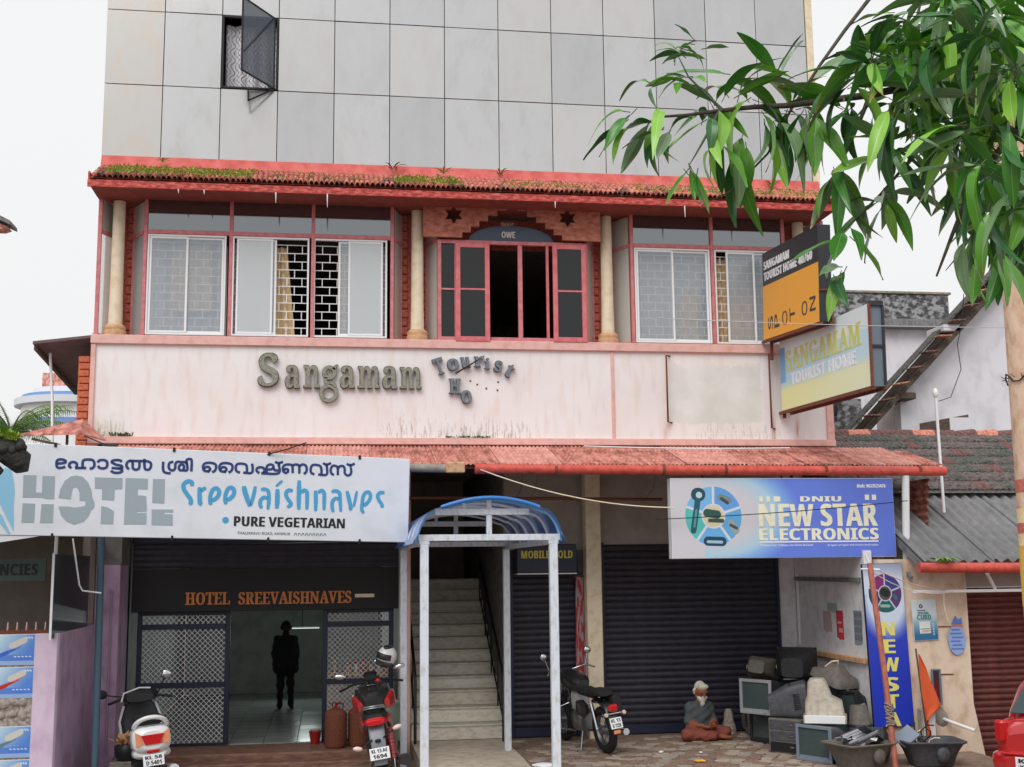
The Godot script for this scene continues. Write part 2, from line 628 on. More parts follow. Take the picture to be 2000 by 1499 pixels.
	for e in [[Vector3(hx, 9.33, -0.07), Vector3(hx - 0.36, 9.31, -0.07)], [Vector3(hx - 0.36, 9.31, -0.07), Vector3(hx - 0.34, 9.06, 0.14)], [Vector3(hx - 0.34, 9.06, 0.14), Vector3(hx, 9.33, -0.07)]]:
		b.tube(e, 0.013, 5)
	part("stay_bracket", b, mats.black, W)
	# ---- red tiled eave
	var R := group_node("tiled_eave", L)
	b = MB.new()
	b.quad(Vector3(XL - 0.02, 7.70, 0.58), Vector3(XR - 0.04, 7.70, 0.58), Vector3(XR - 0.04, 8.08, -0.1), Vector3(XL - 0.02, 8.08, -0.1))
	b.quad(Vector3(XL - 0.02, 7.675, 0.58), Vector3(XL - 0.02, 8.05, -0.1), Vector3(XR - 0.04, 8.05, -0.1), Vector3(XR - 0.04, 7.675, 0.58))
	part("batten_board", b, mats.brick_red, R)
	spanpart("fascia_board", Vector3(XL - 0.03, 7.575, 0.575), Vector3(XR - 0.03, 7.675, 0.6), mats.red_paint, R, 0.004)
	nmat("soffit", [c8(118, 58, 50), c8(150, 80, 70)], 0.9, Vector3.ONE * 0.8)
	spanpart("soffit_board", Vector3(XL, 7.60, -0.3), Vector3(XR - 0.05, 7.62, 0.574), mats.soffit, R)
	spanpart("end_board", Vector3(XL - 0.03, 7.64, -0.1), Vector3(XL - 0.005, 7.8, 0.574), mats.red_paint, R, 0.003)
	b = MB.new()
	b.box(Vector3((XL + XR) / 2, 8.16, -0.075), Vector3(XR - XL - 0.02, 0.2, 0.02), Basis(Vector3.RIGHT, -0.35), 0.003)
	nmat("flashing", [c8(166, 60, 54), c8(208, 98, 92), c8(216, 126, 118)], 0.7, Vector3.ONE * 0.5, 0.02, 0.1)
	part("flashing", b, mats.flashing, R)
	var tile := MB.new()
	var prof := [Vector2(-0.0355, 0.0), Vector2(-0.018, 0.034), Vector2(0.0, 0.046), Vector2(0.018, 0.034), Vector2(0.0355, 0.0)]
	for i in 4:
		var p: Vector2 = prof[i]
		var q: Vector2 = prof[i + 1]
		tile.quad(Vector3(p.x, p.y + 0.012, 0.105), Vector3(q.x, q.y + 0.012, 0.105), Vector3(q.x, q.y, -0.105), Vector3(p.x, p.y, -0.105))
		tile.quad(Vector3(p.x, p.y, 0.105), Vector3(q.x, q.y, 0.105), Vector3(q.x, q.y + 0.012, 0.105), Vector3(p.x, p.y + 0.012, 0.105))
	var tm := tile.done()
	var slope := atan2(0.38, 0.68)
	var lean := Basis(Vector3.RIGHT, slope)
	var rest := MB.new()
	for row in 4:
		for i in 150:
			var t := (row + 0.5) / 4.0
			var pos := Vector3(XL + 0.015 + (i + 0.5) * 0.0704, lerpf(7.70, 8.08, t) + 0.012, lerpf(0.60, -0.1, t))
			pos += Vector3(rng.randf_range(-0.004, 0.004), rng.randf_range(0, 0.006), rng.randf_range(-0.012, 0.012))
			var xf := Transform3D(lean.rotated(Vector3.UP, rng.randf_range(-0.05, 0.05)), pos)
			if row < 2:
				inst("roof_tile", tm, mats["tile_red_%d" % (rng.randi() % 3)] if rng.randf() < 0.84 else mats["tile_grey_%d" % (1 + 2 * (rng.randi() % 2))], R, xf)
			else:
				rest.st.append_from(tm, 0, xf)
	var o := inst("upper_tiles", rest.st.commit(), mats.tile_red_0, R)
	o.set_meta("kind", "stuff")
	# ---- bay windows
	glass("milk_glass", c8(218, 224, 226), 0.62, 0.3).metallic = 0.3
	glass("clear_glass", c8(196, 206, 214), 0.34, 0.28).metallic = 0.4
	mat("transom_glass", c8(132, 136, 138), 0.06, 0.9)
	mat("splay_glass", c8(206, 208, 202), 0.3, 0.3)
	nmat("curtain_tan", [c8(172, 144, 106), c8(216, 190, 150), c8(228, 208, 174)], 0.9, Vector3(6, 0.5, 6), 0.02)
	nmat("curtain_pale", [c8(176, 178, 180), c8(212, 212, 208)], 0.9, Vector3(6, 0.5, 6), 0.02)
	var bays := [
		{"x": [-2.62, 0.855], "posts": [-2.62, -1.455, -0.318, 0.80], "wins": [[-2.565, -1.495, 0], [-1.41, -0.345, 1], [-0.285, 0.755, 2]]},
		{"x": [4.32, 6.72], "posts": [4.32, 5.545, 6.66], "wins": [[4.38, 5.535, 3], [5.605, 6.65, 4]]}]
	for bay in bays:
		var B := group_node("bay_window", L)
		b = MB.new()
		for i in bay.posts.size():
			b.span(Vector3(bay.posts[i], 5.665, -0.05), Vector3(bay.posts[i] + 0.05, 7.6, 0.03), 0.005)
		b.span(Vector3(bay.x[0] + 0.05, 7.105, -0.045), Vector3(bay.x[1] - 0.055, 7.165, 0.024), 0.005)
		part("frame", b, mats.pink_frame, B)
		for i in bay.posts.size() - 1:
			b = MB.new()
			b.span(Vector3(bay.posts[i] + 0.045, 7.16, -0.012), Vector3(bay.posts[i + 1] + 0.005, 7.6, -0.004))
			part("transom_pane", b, mats.transom_glass, B)
		for w in bay.wins:
			var a: float = w[0]
			var c: float = w[1]
			var mid := (a + c) / 2
			b = MB.new()
			frame_rect(b, a, c, 5.675, 7.1, -0.03, 0.026, 0.05)
			if w[2] == 0 or w[2] == 3:
				frame_rect(b, a + 0.03, mid + 0.02, 5.705, 7.072, -0.005, 0.03, 0.018)
				frame_rect(b, mid - 0.02, c - 0.03, 5.705, 7.072, -0.028, 0.03, 0.018)
			elif w[2] == 1:
				frame_rect(b, a + 0.06, mid + 0.03, 5.705, 7.072, -0.005, 0.03, 0.018)
				frame_rect(b, a + 0.12, mid + 0.08, 5.705, 7.072, -0.028, 0.03, 0.018)
			elif w[2] == 2:
				frame_rect(b, mid - 0.03, c - 0.06, 5.705, 7.072, -0.005, 0.03, 0.018)
				frame_rect(b, mid - 0.17, c - 0.2, 5.705, 7.072, -0.028, 0.03, 0.018)
			else:
				frame_rect(b, a + 0.18, mid + 0.1, 5.705, 7.072, -0.005, 0.03, 0.018)
				frame_rect(b, mid + 0.08, c - 0.03, 5.705, 7.072, -0.028, 0.03, 0.018)
			part("sliding_frame", b, mats.white_frame, B)
			var gl := [[[a + 0.06, mid], [mid, c - 0.06]], [[a + 0.09, mid + 0.0], [mid + 0.03, mid + 0.06]], [[mid, c - 0.09], [mid - 0.14, mid - 0.03]], [[a + 0.06, mid], [mid, c - 0.06]], [[a + 0.21, mid + 0.08], [mid + 0.1, c - 0.06]]]
			for k in 2:
				var g: Array = gl[w[2]][k]
				spanpart("pane", Vector3(g[0], 5.73, 0.002 - k * 0.022), Vector3(g[1], 7.045, 0.006 - k * 0.022), mats.milk_glass if w[2] in [1, 2] and k == 0 else mats.clear_glass, B)
			b = MB.new()
			brick_grille(b, a + 0.02, c - 0.02, 5.7, 7.02, -0.1)
			part("security_grille", b, mats.white_frame, B)
		if bay.x[0] < 0:
			curtain(-2.25, -1.72, 6.05, 7.0, -0.2, mats.curtain_tan, B, 0.05, 7)
			curtain(-2.56, -1.5, 5.66, 7.04, -0.34, mats.curtain_pale, B, 0.0, 14)
			curtain(-0.84, -0.66, 5.66, 7.0, -0.16, mats.curtain_tan, B, 0.13, 4)
			curtain(-1.4, -0.84, 5.66, 7.04, -0.17, mats.curtain_pale, B, 0.0, 9)
			curtain(0.22, 0.76, 5.66, 7.02, -0.16, mats.curtain_pale, B, 0.0, 8)
			curtain(0.06, 0.24, 5.66, 7.02, -0.16, mats.curtain_tan, B, -0.04, 3)
		else:
			curtain(4.4, 5.5, 5.66, 7.02, -0.3, mats.curtain_pale, B, 0.0, 15)
			curtain(5.1, 5.4, 5.66, 6.5, -0.18, mats.curtain_tan, B, 0.0, 5)
			curtain(5.6, 5.82, 5.66, 7.0, -0.16, mats.curtain_tan, B, 0.0, 4)
			curtain(5.82, 6.62, 5.66, 7.02, -0.2, mats.curtain_pale, B, 0.0, 9)
	# ---- recesses with splayed side panes, rough brick strips and columns
	var niches := [[-3.06, -2.81, -3.215, -2.62, -2.985], [0.975, 1.345, 0.855, 1.475, 1.195], [3.83, 4.13, 3.67, 4.32, 3.995], [6.86, 7.1, 6.72, 7.31, 6.985]]
	var cm := MB.new()
	cm.lathe([Vector2(0.15, 5.665), Vector2(0.158, 5.70), Vector2(0.15, 5.73), Vector2(0.142, 5.745), Vector2(0.148, 5.765), Vector2(0.145, 5.80), Vector2(0.115, 5.825)], Transform3D.IDENTITY, 18)
	var base_mesh := cm.done()
	cm = MB.new()
	cm.lathe([Vector2(0.098, 5.82), Vector2(0.09, 6.2), Vector2(0.086, 6.9), Vector2(0.084, 7.59)], Transform3D.IDENTITY, 18)
	var shaft_mesh := cm.done()
	for n in niches:
		var N := group_node("recess", L)
		spanpart("recess_wall", Vector3(n[0] - 0.02, 5.665, -0.5), Vector3(n[1] + 0.02, 7.62, -0.41), mats.brick_red, N)
		for y in 15:
			for s in [0, 1]:
				var q := MB.new()
				var bx: float = n[0] + 0.045 if s == 0 else n[1] - 0.045
				q.box(Vector3(bx + rng.randf_range(-0.006, 0.006), 5.73 + y * 0.13, -0.392), Vector3(0.105, 0.12, 0.04), Basis(Vector3.FORWARD, rng.randf_range(-0.06, 0.06)), 0.012)
				part("brick", q, mats.brick_red, N)
		for s in [0, 1]:
			var pa := Vector3(n[2] if s == 0 else n[3], 0, -0.01)
			var pb := Vector3(n[0] if s == 0 else n[1], 0, -0.36)
			var up := Vector3.UP
			b = MB.new()
			b.bar(pa + up * 7.13, pb + up * 7.13, 0.03, 0.05)
			b.bar(pa + up * 5.68, pb + up * 5.68, 0.03, 0.03)
			b.bar(pb + up * 5.665, pb + up * 7.6, 0.03, 0.03)
			if n[0] < -3 and s == 0: b.bar(pa + up * 5.665, pa + up * 7.6, 0.05, 0.05)
			if n[0] > 6 and s == 1: b.bar(pa + up * 5.665, pa + up * 7.6, 0.05, 0.05)
			part("splay_frame", b, mats.pink_frame, N)
			b = MB.new()
			b.bar(pa.lerp(pb, 0.06) + up * 6.4, pa.lerp(pb, 0.94) + up * 6.4, 0.006, 1.42)
			part("splay_pane", b, mats.splay_glass if n[0] > -3 else glass("corner_glass", c8(226, 228, 228), 0.3, 0.3), N)
			b = MB.new()
			b.bar(pa.lerp(pb, 0.06) + up * 7.37, pa.lerp(pb, 0.94) + up * 7.37, 0.006, 0.42)
			part("splay_pane", b, mats.splay_glass, N)
		var colm := inst("column", shaft_mesh, mats.cream, L, Transform3D(Basis.IDENTITY, Vector3(n[4], 0, -0.13)))
		inst("column_base", base_mesh, mats.cream_base, colm)
	# ---- middle window under the stepped panel
	var C := group_node("middle_window", L)
	b = MB.new()
	frame_rect(b, 1.475, 3.67, 5.66, 7.14, -0.04, 0.055, 0.06)
	b.span(Vector3(1.72, 5.715, -0.035), Vector3(1.755, 7.085, 0.015), 0.004)
	b.span(Vector3(2.645, 5.715, -0.035), Vector3(2.71, 7.085, 0.015), 0.004)
	b.span(Vector3(1.53, 6.40, -0.03), Vector3(1.72, 6.425, 0.01))
	part("frame", b, mats.pink_frame, C)
	spanpart("pane", Vector3(1.53, 5.715, -0.02), Vector3(1.72, 6.40, -0.014), mats.dark_glass, C)
	spanpart("pane", Vector3(1.53, 6.425, -0.02), Vector3(1.72, 7.085, -0.014), mats.dark_glass, C)
	nmat("pink_sash", [c8(190, 84, 92), c8(212, 112, 118), c8(218, 132, 136)], 0.5, Vector3.ONE * 0.9, 0.02)
	for s in [[1.73, 2.225, 5.645], [3.15, 3.645, 5.655]]:
		var S := group_node("sash", C)
		b = MB.new()
		frame_rect(b, s[0], s[1], s[2], s[2] + 1.445, 0.028, 0.07, 0.035)
		b.span(Vector3(s[0] + 0.07, 6.395, 0.033), Vector3(s[1] - 0.07, 6.42, 0.056))
		part("sash_frame", b, mats.pink_sash, S)
		spanpart("sash_pane", Vector3(s[0] + 0.07, s[2] + 0.07, 0.04), Vector3(s[1] - 0.07, 6.395, 0.046), mats.dark_glass, S)
		spanpart("sash_pane", Vector3(s[0] + 0.07, 6.42, 0.04), Vector3(s[1] - 0.07, s[2] + 1.375, 0.046), mats.dark_glass, S)
	b = MB.new()
	b.span(Vector3(3.06, 5.715, -0.035), Vector3(3.1, 7.085, 0.015), 0.004)
	part("jamb", b, mats.pink_sash, C)
	spanpart("sign_recess", Vector3(1.3, 7.145, -0.55), Vector3(3.84, 7.6, -0.5), mats.brick_red, C)
	b = MB.new()
	var arch := PackedVector2Array([Vector2(-0.68, 0.0)])
	for i in 13: arch.append(Vector2(-0.62 * cos(PI * i / 12.0), 0.02 + 0.22 * sin(PI * i / 12.0)))
	arch.append(Vector2(0.68, 0.0))
	b.plate(arch, 0.02, Transform3D(Basis.IDENTITY, Vector3(2.56, 7.15, -0.08)))
	mat("blue_board", c8(60, 78, 104), 0.3)
	part("name_board", b, mats.blue_board, C)
	mat("sign_white", c8(226, 222, 214), 0.6)
	mat("sign_tan", c8(196, 160, 134), 0.6)
	words("OWE", "Droid Sans Bold", 0.2, 0.095, 0.006, mats.sign_white, C, Transform3D(Basis.IDENTITY, Vector3(2.52, 7.255, -0.055)))
	spanpart("letter_rail", Vector3(2.3, 7.33, -0.16), Vector3(2.75, 7.34, -0.15), mats.black, C)
	words("INNE", "Droid Sans Bold", 0.2, 0.13, 0.006, mats.sign_tan, C, Transform3D(Basis.IDENTITY, Vector3(2.52, 7.40, -0.15)))
	var panel := CSGPolygon3D.new()
	panel.name = "stepped_panel"
	var poly := PackedVector2Array([Vector2(1.265, 7.16)])
	var hw := [0.735, 0.61, 0.485, 0.355, 0.22, 0.08]
	for i in 6:
		poly.append(Vector2(2.56 - hw[i], 7.15 + i * 0.088))
		poly.append(Vector2(2.56 - hw[i], 7.15 + (i + 1) * 0.088 if i < 5 else 7.605))
	poly[1].y = 7.16
	poly.append_array(PackedVector2Array([Vector2(2.48, 7.61), Vector2(2.64, 7.61)]))
	for i in 6:
		var k := 5 - i
		poly.append(Vector2(2.56 + hw[k], 7.15 + (k + 1) * 0.088 if k < 5 else 7.605))
		poly.append(Vector2(2.56 + hw[k], 7.15 + k * 0.088 if k else 7.16))
	poly.append_array(PackedVector2Array([Vector2(3.865, 7.16), Vector2(3.865, 7.66), Vector2(1.265, 7.66)]))
	panel.polygon = poly
	panel.depth = 0.05
	nmat("orange_plaster", [c8(136, 74, 58), c8(190, 118, 98), c8(214, 158, 140)], 0.8, Vector3(0.7, 1.4, 0.7), 0.02, 0.15)
	panel.material = mats.orange_plaster
	L.add_child(panel)
	panel.position = Vector3(0, 0, 0.09)
	for sx in [1.705, 3.375]:
		var star := CSGPolygon3D.new()
		star.name = "star_hole"
		star.operation = CSGShape3D.OPERATION_SUBTRACTION
		var sp := PackedVector2Array()
		for i in 12:
			var a := TAU * i / 12 + PI / 12.0 * 0.0
			var rr := 0.145 if i % 2 == 0 else 0.082
			sp.append(Vector2(sx + cos(a + PI / 2) * rr, 7.495 + sin(a + PI / 2) * rr))
		star.polygon = sp
		star.depth = 0.2
		star.material = mats.orange_plaster
		panel.add_child(star)
		star.position = Vector3(0, 0, 0.08)
	# ---- parapet with its ledges
	part("parapet_wall", parapet_front(), imat("parapet_paint", parapet_paint(), 0.85), L)
	spanpart("parapet_core", Vector3(XL, 4.2, -0.12), Vector3(XR - 0.01, 5.6, -0.012), mats.shell_wall, L)
	spanpart("ledge", Vector3(XL - 0.01, 5.535, -0.1), Vector3(XR - 0.005, 5.66, 0.05), mats.ledge_paint, L, 0.008)
	spanpart("ledge", Vector3(XL - 0.005, 4.165, -0.1), Vector3(XR, 4.262, 0.04), mats.ledge_paint, L, 0.006)
	spanpart("edge_bead", Vector3(XL - 0.005, 4.263, -0.1), Vector3(XL + 0.06, 5.533, 0.03), mats.ledge_paint, L, 0.006)
	spanpart("edge_bead", Vector3(7.24, 4.263, -0.1), Vector3(XR - 0.01, 5.533, 0.03), mats.ledge_paint, L, 0.006)
	spanpart("edge_bead", Vector3(3.99, 4.263, -0.01), Vector3(4.035, 5.533, 0.022), mats.ledge_paint, L, 0.006)
	spanpart("ledge", Vector3(XL - 0.01, 5.661, -0.55), Vector3(XL + 0.05, 5.70, -0.05), mats.ledge_paint, L)
	spanpart("recess_floor", Vector3(XL + 0.05, 5.6, -0.6), Vector3(XR - 0.05, 5.664, -0.101), mats.ledge_paint, L)


func parapet_front() -> MB:
	var b := MB.new()
	b.uvquad(Vector3(XL, 4.25, 0), Vector3(XR - 0.02, 4.25, 0), Vector3(XR - 0.02, 5.55, 0), Vector3(XL, 5.55, 0))
	return b


func parapet_paint() -> Image:
	var w := 1400
	var h := 172
	var im := Image.create(w, h, false, Image.FORMAT_RGB8)
	var n := FastNoiseLite.new()
	n.seed = 5
	n.frequency = 0.006
	n.fractal_octaves = 5
	var f := FastNoiseLite.new()
	f.seed = 9
	f.frequency = 0.06
	f.fractal_octaves = 4
	var s := FastNoiseLite.new()
	s.seed = 21
	s.frequency = 0.11
	s.fractal_octaves = 3
	var base := c8(237, 234, 235)
	for x in w:
		var wx := XL + (XR - 0.02 - XL) * (x + 0.5) / w
		var run := s.get_noise_2d(x, 0.0)
		for y in h:
			var wy := 5.55 - 1.3 * (y + 0.5) / h
			var c := base.lerp(c8(232, 224, 223), clampf(0.35 + 0.7 * n.get_noise_2d(x, y * 1.6), 0, 1))
			c = c.lerp(c8(216, 192, 180), clampf(0.45 * f.get_noise_2d(x * 0.8, y * 0.15), 0, 0.3))
			# flaked streaks low on the wall, and grime at its left foot
			var low := clampf((4.62 + 0.2 * run - wy) * 3.2, 0, 1)
			var spot := exp(-pow((wx - 2.1) / 0.7, 2.0)) + 0.7 * exp(-pow((wx - 1.0) / 0.35, 2.0)) + 0.5 * exp(-pow((wx - 5.9) / 0.8, 2.0)) + 0.9 * exp(-pow((wx + 3.1) / 0.3, 2.0)) + 0.06
			var fl := s.get_noise_2d(x * 1.7, y * 0.22)
			if low > 0.0 and fl > 0.26 - 0.1 * spot * low and spot * low > 0.25:
				c = c.lerp(c8(112, 98, 82), clampf(spot * low * 0.5 * (0.4 + fl), 0, 0.6))
			if wx < -2.75 and wy < 4.6:
				c = c.lerp(c8(166, 148, 92), clampf((4.6 - wy) * 1.8 * (-2.75 - wx) * 2.2 * (0.6 + f.get_noise_2d(x, y)), 0, 0.6))
			# mended plaster
			var jag := 0.03 * f.get_noise_2d(x * 2.0, y * 2.0) + 0.05 * n.get_noise_2d(x * 3.0, 0)
			if wx > 4.85 + jag and wx < 6.24 + jag and wy > 4.50 + jag and wy < 5.36 + 2.0 * jag:
				c = c8(232, 233, 231).lerp(c8(216, 217, 212), clampf(0.5 + n.get_noise_2d(x * 2, y * 2), 0, 1))
			# rust under the brackets
			for bx in [6.42, 6.78, 4.8]:
				var k := exp(-pow((wx - bx - 0.02 * run) / 0.035, 2.0)) * clampf((4.72 - wy) * 3.0, 0, 1)
				c = c.lerp(c8(172, 104, 70), clampf(k * (0.35 + 0.6 * fl), 0, 0.6))
			im.set_pixel(x, y, c)
	return im


func corrugated(x0: float, x1: float, a: Vector2, c: Vector2, pitch: float, amp: float, ragged := 0.0) -> MB:
	# a sheet between x0 and x1 whose ribs run from (z, y) = a down to c
	var b := MB.new()
	b.grp = 1
	var n := int(round((x1 - x0) / pitch)) * 6
	var d := (c - a).normalized()
	var nrm := Vector2(-d.y, d.x)
	if nrm.y < 0: nrm = -nrm
	var jag := 0.0
	var top := []
	var low := []
	for i in n + 1:
		var x := lerpf(x0, x1, float(i) / n)
		var off := nrm * (amp * sin(TAU * i / 6.0))
		if i % 3 == 0: jag = rng.randf_range(0, ragged)
		var e := c - d * jag
		top.append(Vector3(x, a.y + off.y, a.x + off.x))
		low.append(Vector3(x, e.y + off.y, e.x + off.x))
	var t := Vector3(0, nrm.y, nrm.x) * -0.004
	for i in n:
		b.quad(low[i], low[i + 1], top[i + 1], top[i])
		b.quad(low[i + 1] + t, low[i] + t, top[i] + t, top[i + 1] + t)
		b.quad(low[i] + t, low[i + 1] + t, low[i + 1], low[i])
	return b


func shutter(parent: Node, x0: float, x1: float, y0: float, y1: float, z: float, m: Material, pitch: float, bar: Material):
	var S := group_node("rolling_shutter", parent)
	var b := MB.new()
	b.grp = 1
	var n := 6
	var rows := []
	for i in n + 1:
		var t := float(i) / n
		rows.append(Vector2(lerpf(-pitch / 2, pitch / 2, t), 0.018 * sin(PI * t) + (0.0 if i < n else -0.006)))
	for i in n:
		var p: Vector2 = rows[i]
		var q: Vector2 = rows[i + 1]
		b.quad(Vector3(x0, p.x, p.y), Vector3(x1, p.x, p.y), Vector3(x1, q.x, q.y), Vector3(x0, q.x, q.y))
	var mesh := b.done()
	var count := int((y1 - y0 - 0.14) / pitch)
	for i in count:
		inst("slat", mesh, m, S, Transform3D(Basis(Vector3.RIGHT, rng.randf_range(-0.03, 0.03)), Vector3(0, y0 + 0.14 + (i + 0.5) * pitch, z)))
	spanpart("bottom_bar", Vector3(x0, y0, z - 0.01), Vector3(x1, y0 + 0.138, z + 0.022), bar, S, 0.006)
	for x in [x0 - 0.05, x1 + 0.002]:
		spanpart("guide_rail", Vector3(x, y0, z - 0.03), Vector3(x + 0.048, y1, z + 0.04), bar, S, 0.004)
	spanpart("shutter_back", Vector3(x0, y0, z - 0.05), Vector3(x1, y1, z - 0.035), mats.black, S)


func mesh_panel(x0: float, x1: float, y0: float, y1: float, z: float, m: Material, parent: Node, pitch := 0.075):
	var b := MB.new()
	for s in [1.0, -1.0]:
		var k := -int((y1 - y0) / pitch) - 1
		while k * pitch < x1 - x0 + pitch:
			# line x = x0 + k*pitch + t, y = y0 + t (mirrored for s < 0)
			var xa := x0 + k * pitch
			var t0 := maxf(0.0, x0 - xa)
			var t1 := minf(y1 - y0, x1 - xa)
			if t1 > t0 + 0.005:
				var p := Vector3(xa + t0, y0 + t0, z)
				var q := Vector3(xa + t1, y0 + t1, z)
				if s < 0:
					p.x = x0 + x1 - p.x
					q.x = x0 + x1 - q.x
					p.z += 0.006
					q.z += 0.006
				b.bar(p, q, 0.009, 0.005, Vector3.BACK)
			k += 1
	return part("wire_mesh", b, m, parent)


func lodge_ground_floor():
	var L: Node3D = get_node("lodge_building")
	var b: MB
	nmat("slat_dark", [c8(30, 28, 38), c8(44, 42, 54), c8(58, 55, 66)], 0.55, Vector3(0.6, 2, 0.6), 0.02)
	mat("navy", c8(30, 34, 62), 0.5)
	mat("navy_frame", c8(26, 34, 58), 0.5)
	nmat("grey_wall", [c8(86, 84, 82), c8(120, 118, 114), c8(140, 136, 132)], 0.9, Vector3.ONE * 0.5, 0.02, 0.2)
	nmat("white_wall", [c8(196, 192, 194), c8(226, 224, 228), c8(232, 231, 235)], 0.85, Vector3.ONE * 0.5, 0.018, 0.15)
	nmat("marble", [c8(196, 188, 170), c8(234, 228, 212), c8(240, 235, 224)], 0.5, Vector3(0.9, 2.0, 0.9), 0.018)
	nmat("marble_grey", [c8(180, 172, 156), c8(222, 215, 199), c8(232, 226, 212)], 0.5, Vector3(0.9, 2.0, 0.9), 0.018)
	nmat("ramp_stone", [c8(160, 146, 126), c8(204, 190, 170), c8(216, 204, 186)], 0.8, Vector3.ONE * 0.6, 0.02, 0.2)
	# walls behind and above the shop fronts
	spanpart("shop_wall", Vector3(2.56, 2.7, -1.3), Vector3(7.06, 4.1, -1.08), mats.dark_inside, L)
	spanpart("shop_wall", Vector3(-2.86, 2.86, -1.5), Vector3(1.15, 4.1, -1.33), mats.dark_inside, L)
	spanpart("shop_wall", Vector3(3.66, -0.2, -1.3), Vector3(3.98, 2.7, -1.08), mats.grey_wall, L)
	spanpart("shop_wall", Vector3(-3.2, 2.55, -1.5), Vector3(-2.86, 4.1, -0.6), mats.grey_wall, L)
	spanpart("pillar", Vector3(3.73, -0.2, -1.0), Vector3(3.96, 4.09, -0.75), mats.cream, L, 0.012)
	spanpart("pier", Vector3(6.78, -0.2, -1.3), Vector3(7.06, 2.7, -1.06), mats.white_wall, L, 0.01)
	var wing := spanpart("wing_wall", Vector3(7.065, -0.2, -1.3), Vector3(7.18, 2.62, 1.42), mats.white_wall, L, 0.008)
	spanpart("wall_shelf", Vector3(7.0, 1.13, -1.04), Vector3(7.064, 1.2, 1.4), mats.cream_base, wing, 0.006)
	spanpart("conduit", Vector3(7.04, 1.25, -0.98), Vector3(7.064, 2.3, -0.95), mats.white_frame, wing)
	spanpart("pipe_run", Vector3(7.02, 2.2, -1.0), Vector3(7.064, 2.26, 1.3), mats.grey_wall, wing)
	shutter(L, 4.06, 6.74, 0.0, 2.8, -1.06, mats.slat_dark, 0.094, mats.navy)
	shutter(L, 2.68, 3.61, 0.0, 2.7, -1.06, mats.slat_dark, 0.094, mats.navy)
	# ---- corrugated awning
	nmat("awning_red", [c8(104, 62, 52), c8(194, 120, 106), c8(222, 166, 152)], 0.8, Vector3(0.7, 0.5, 0.5), 0.025, 0.0, 0.0, 0.28, 384, 0.1)
	nmat("awning_pale", [c8(156, 98, 86), c8(212, 148, 136), c8(226, 178, 166)], 0.8, Vector3(0.7, 0.5, 0.5), 0.025, 0.0, 0.0, 0.28, 384, 0.1)
	var A := thing("sheet_awning", "faded red corrugated sheet awning running above the shop fronts", "awning")
	var x := -2.85
	var i := 0
	while x < 8.2:
		var x1 := minf(x + 0.84, 8.34)
		var lift := rng.randf_range(0, 0.006) + (0.004 if i % 2 else 0.0)
		part("corrugated_sheet", corrugated(x, x1 + 0.02, Vector2(0.0 if x < 7.3 else 0.2, 4.145 + lift if x < 7.3 else 4.07 + lift), Vector2(1.3 + rng.randf_range(-0.03, 0.03), 3.775 + lift), 0.056, 0.011, 0.03), mats.awning_red if i % 3 else mats.awning_pale, A)
		x = x1
		i += 1
	b = MB.new()
	for xx in [-2.6, -1.2, 0.2, 1.6, 3.0, 4.4, 5.8, 7.2, 8.1]:
		b.bar(Vector3(xx, 4.08, 0.05), Vector3(xx, 3.73, 1.24), 0.03, 0.03)
	b.span(Vector3(-2.85, 3.735, 1.16), Vector3(8.3, 3.765, 1.2))
	part("support_frame", b, mats.rust, A)
	nmat("gutter_red", [c8(150, 54, 44), c8(206, 84, 70), c8(218, 112, 96)], 0.5, Vector3.ONE * 0.8, 0.02)
	var Gt := thing("roof_gutter", "long round red gutter pipe along the awning edge above the blue shop sign", "gutter")
	b = MB.new()
	b.tube([Vector3(1.84, 3.715, 1.37), Vector3(4.2, 3.705, 1.37), Vector3(8.33, 3.69, 1.37)], 0.066, 14)
	part("pipe", b, mats.gutter_red, Gt)
	for gx in [2.9, 4.35, 5.2, 6.6, 7.95]:
		b = MB.new()
		b.lathe([Vector2(0.07, -0.02), Vector2(0.07, 0.02)], Transform3D(Basis(Vector3.FORWARD, PI / 2), Vector3(gx, 3.705, 1.37)), 14, false)
		part("strap", b, mats.rust, Gt)
	var dp := thing("downpipe", "white plastic downpipe hanging from the gutter beside the blue sign", "pipe")
	b = MB.new()
	b.tube([Vector3(7.758, 3.63, 1.36), Vector3(7.74, 3.0, 1.33), Vector3(7.73, 2.46, 1.3)], 0.05, 12)
	part("pipe", b, mats.white_frame, dp)
	var hs := thing("side_sheet", "rusty red corrugated sheet hanging at the right end of the awning", "roof sheet")
	b = MB.new()
	b.grp = 1
	for k in 60:
		var p := func(t: float, z: float) -> Vector3: return Vector3(8.27 + 0.018 * sin(t * TAU * 8.0) + (z - 1.0) * 0.0 - 0.05 * t, 3.62 - 0.86 * t, z - 0.04 * t)
		var t0 := k / 60.0
		var t1 := (k + 1) / 60.0
		b.quad(p.call(t1, 0.2), p.call(t1, 1.02), p.call(t0, 1.02), p.call(t0, 0.2))
	part("sheet", b, mats.awning_red, hs)
	var gp := thing("gutter_stub", "short grey gutter piece with brown outlet box beside the long restaurant sign", "gutter")
	b = MB.new()
	b.tube([Vector3(0.98, 3.73, 1.34), Vector3(1.66, 3.72, 1.34)], 0.055, 10)
	part("pipe", b, mats.concrete, gp)
	spanpart("outlet_box", Vector3(1.46, 3.66, 1.36), Vector3(1.7, 3.8, 1.46), mats.cream_base, gp, 0.012)
	var rp := thing("rusty_rail", "thin rusty pipe running level under the awning behind the porch", "pipe")
	b = MB.new()
	b.tube([Vector3(1.0, 3.405, 0.3), Vector3(3.0, 3.39, 0.3), Vector3(4.62, 3.374, 0.3)], 0.022, 8)
	part("pipe", b, mats.rust, rp)
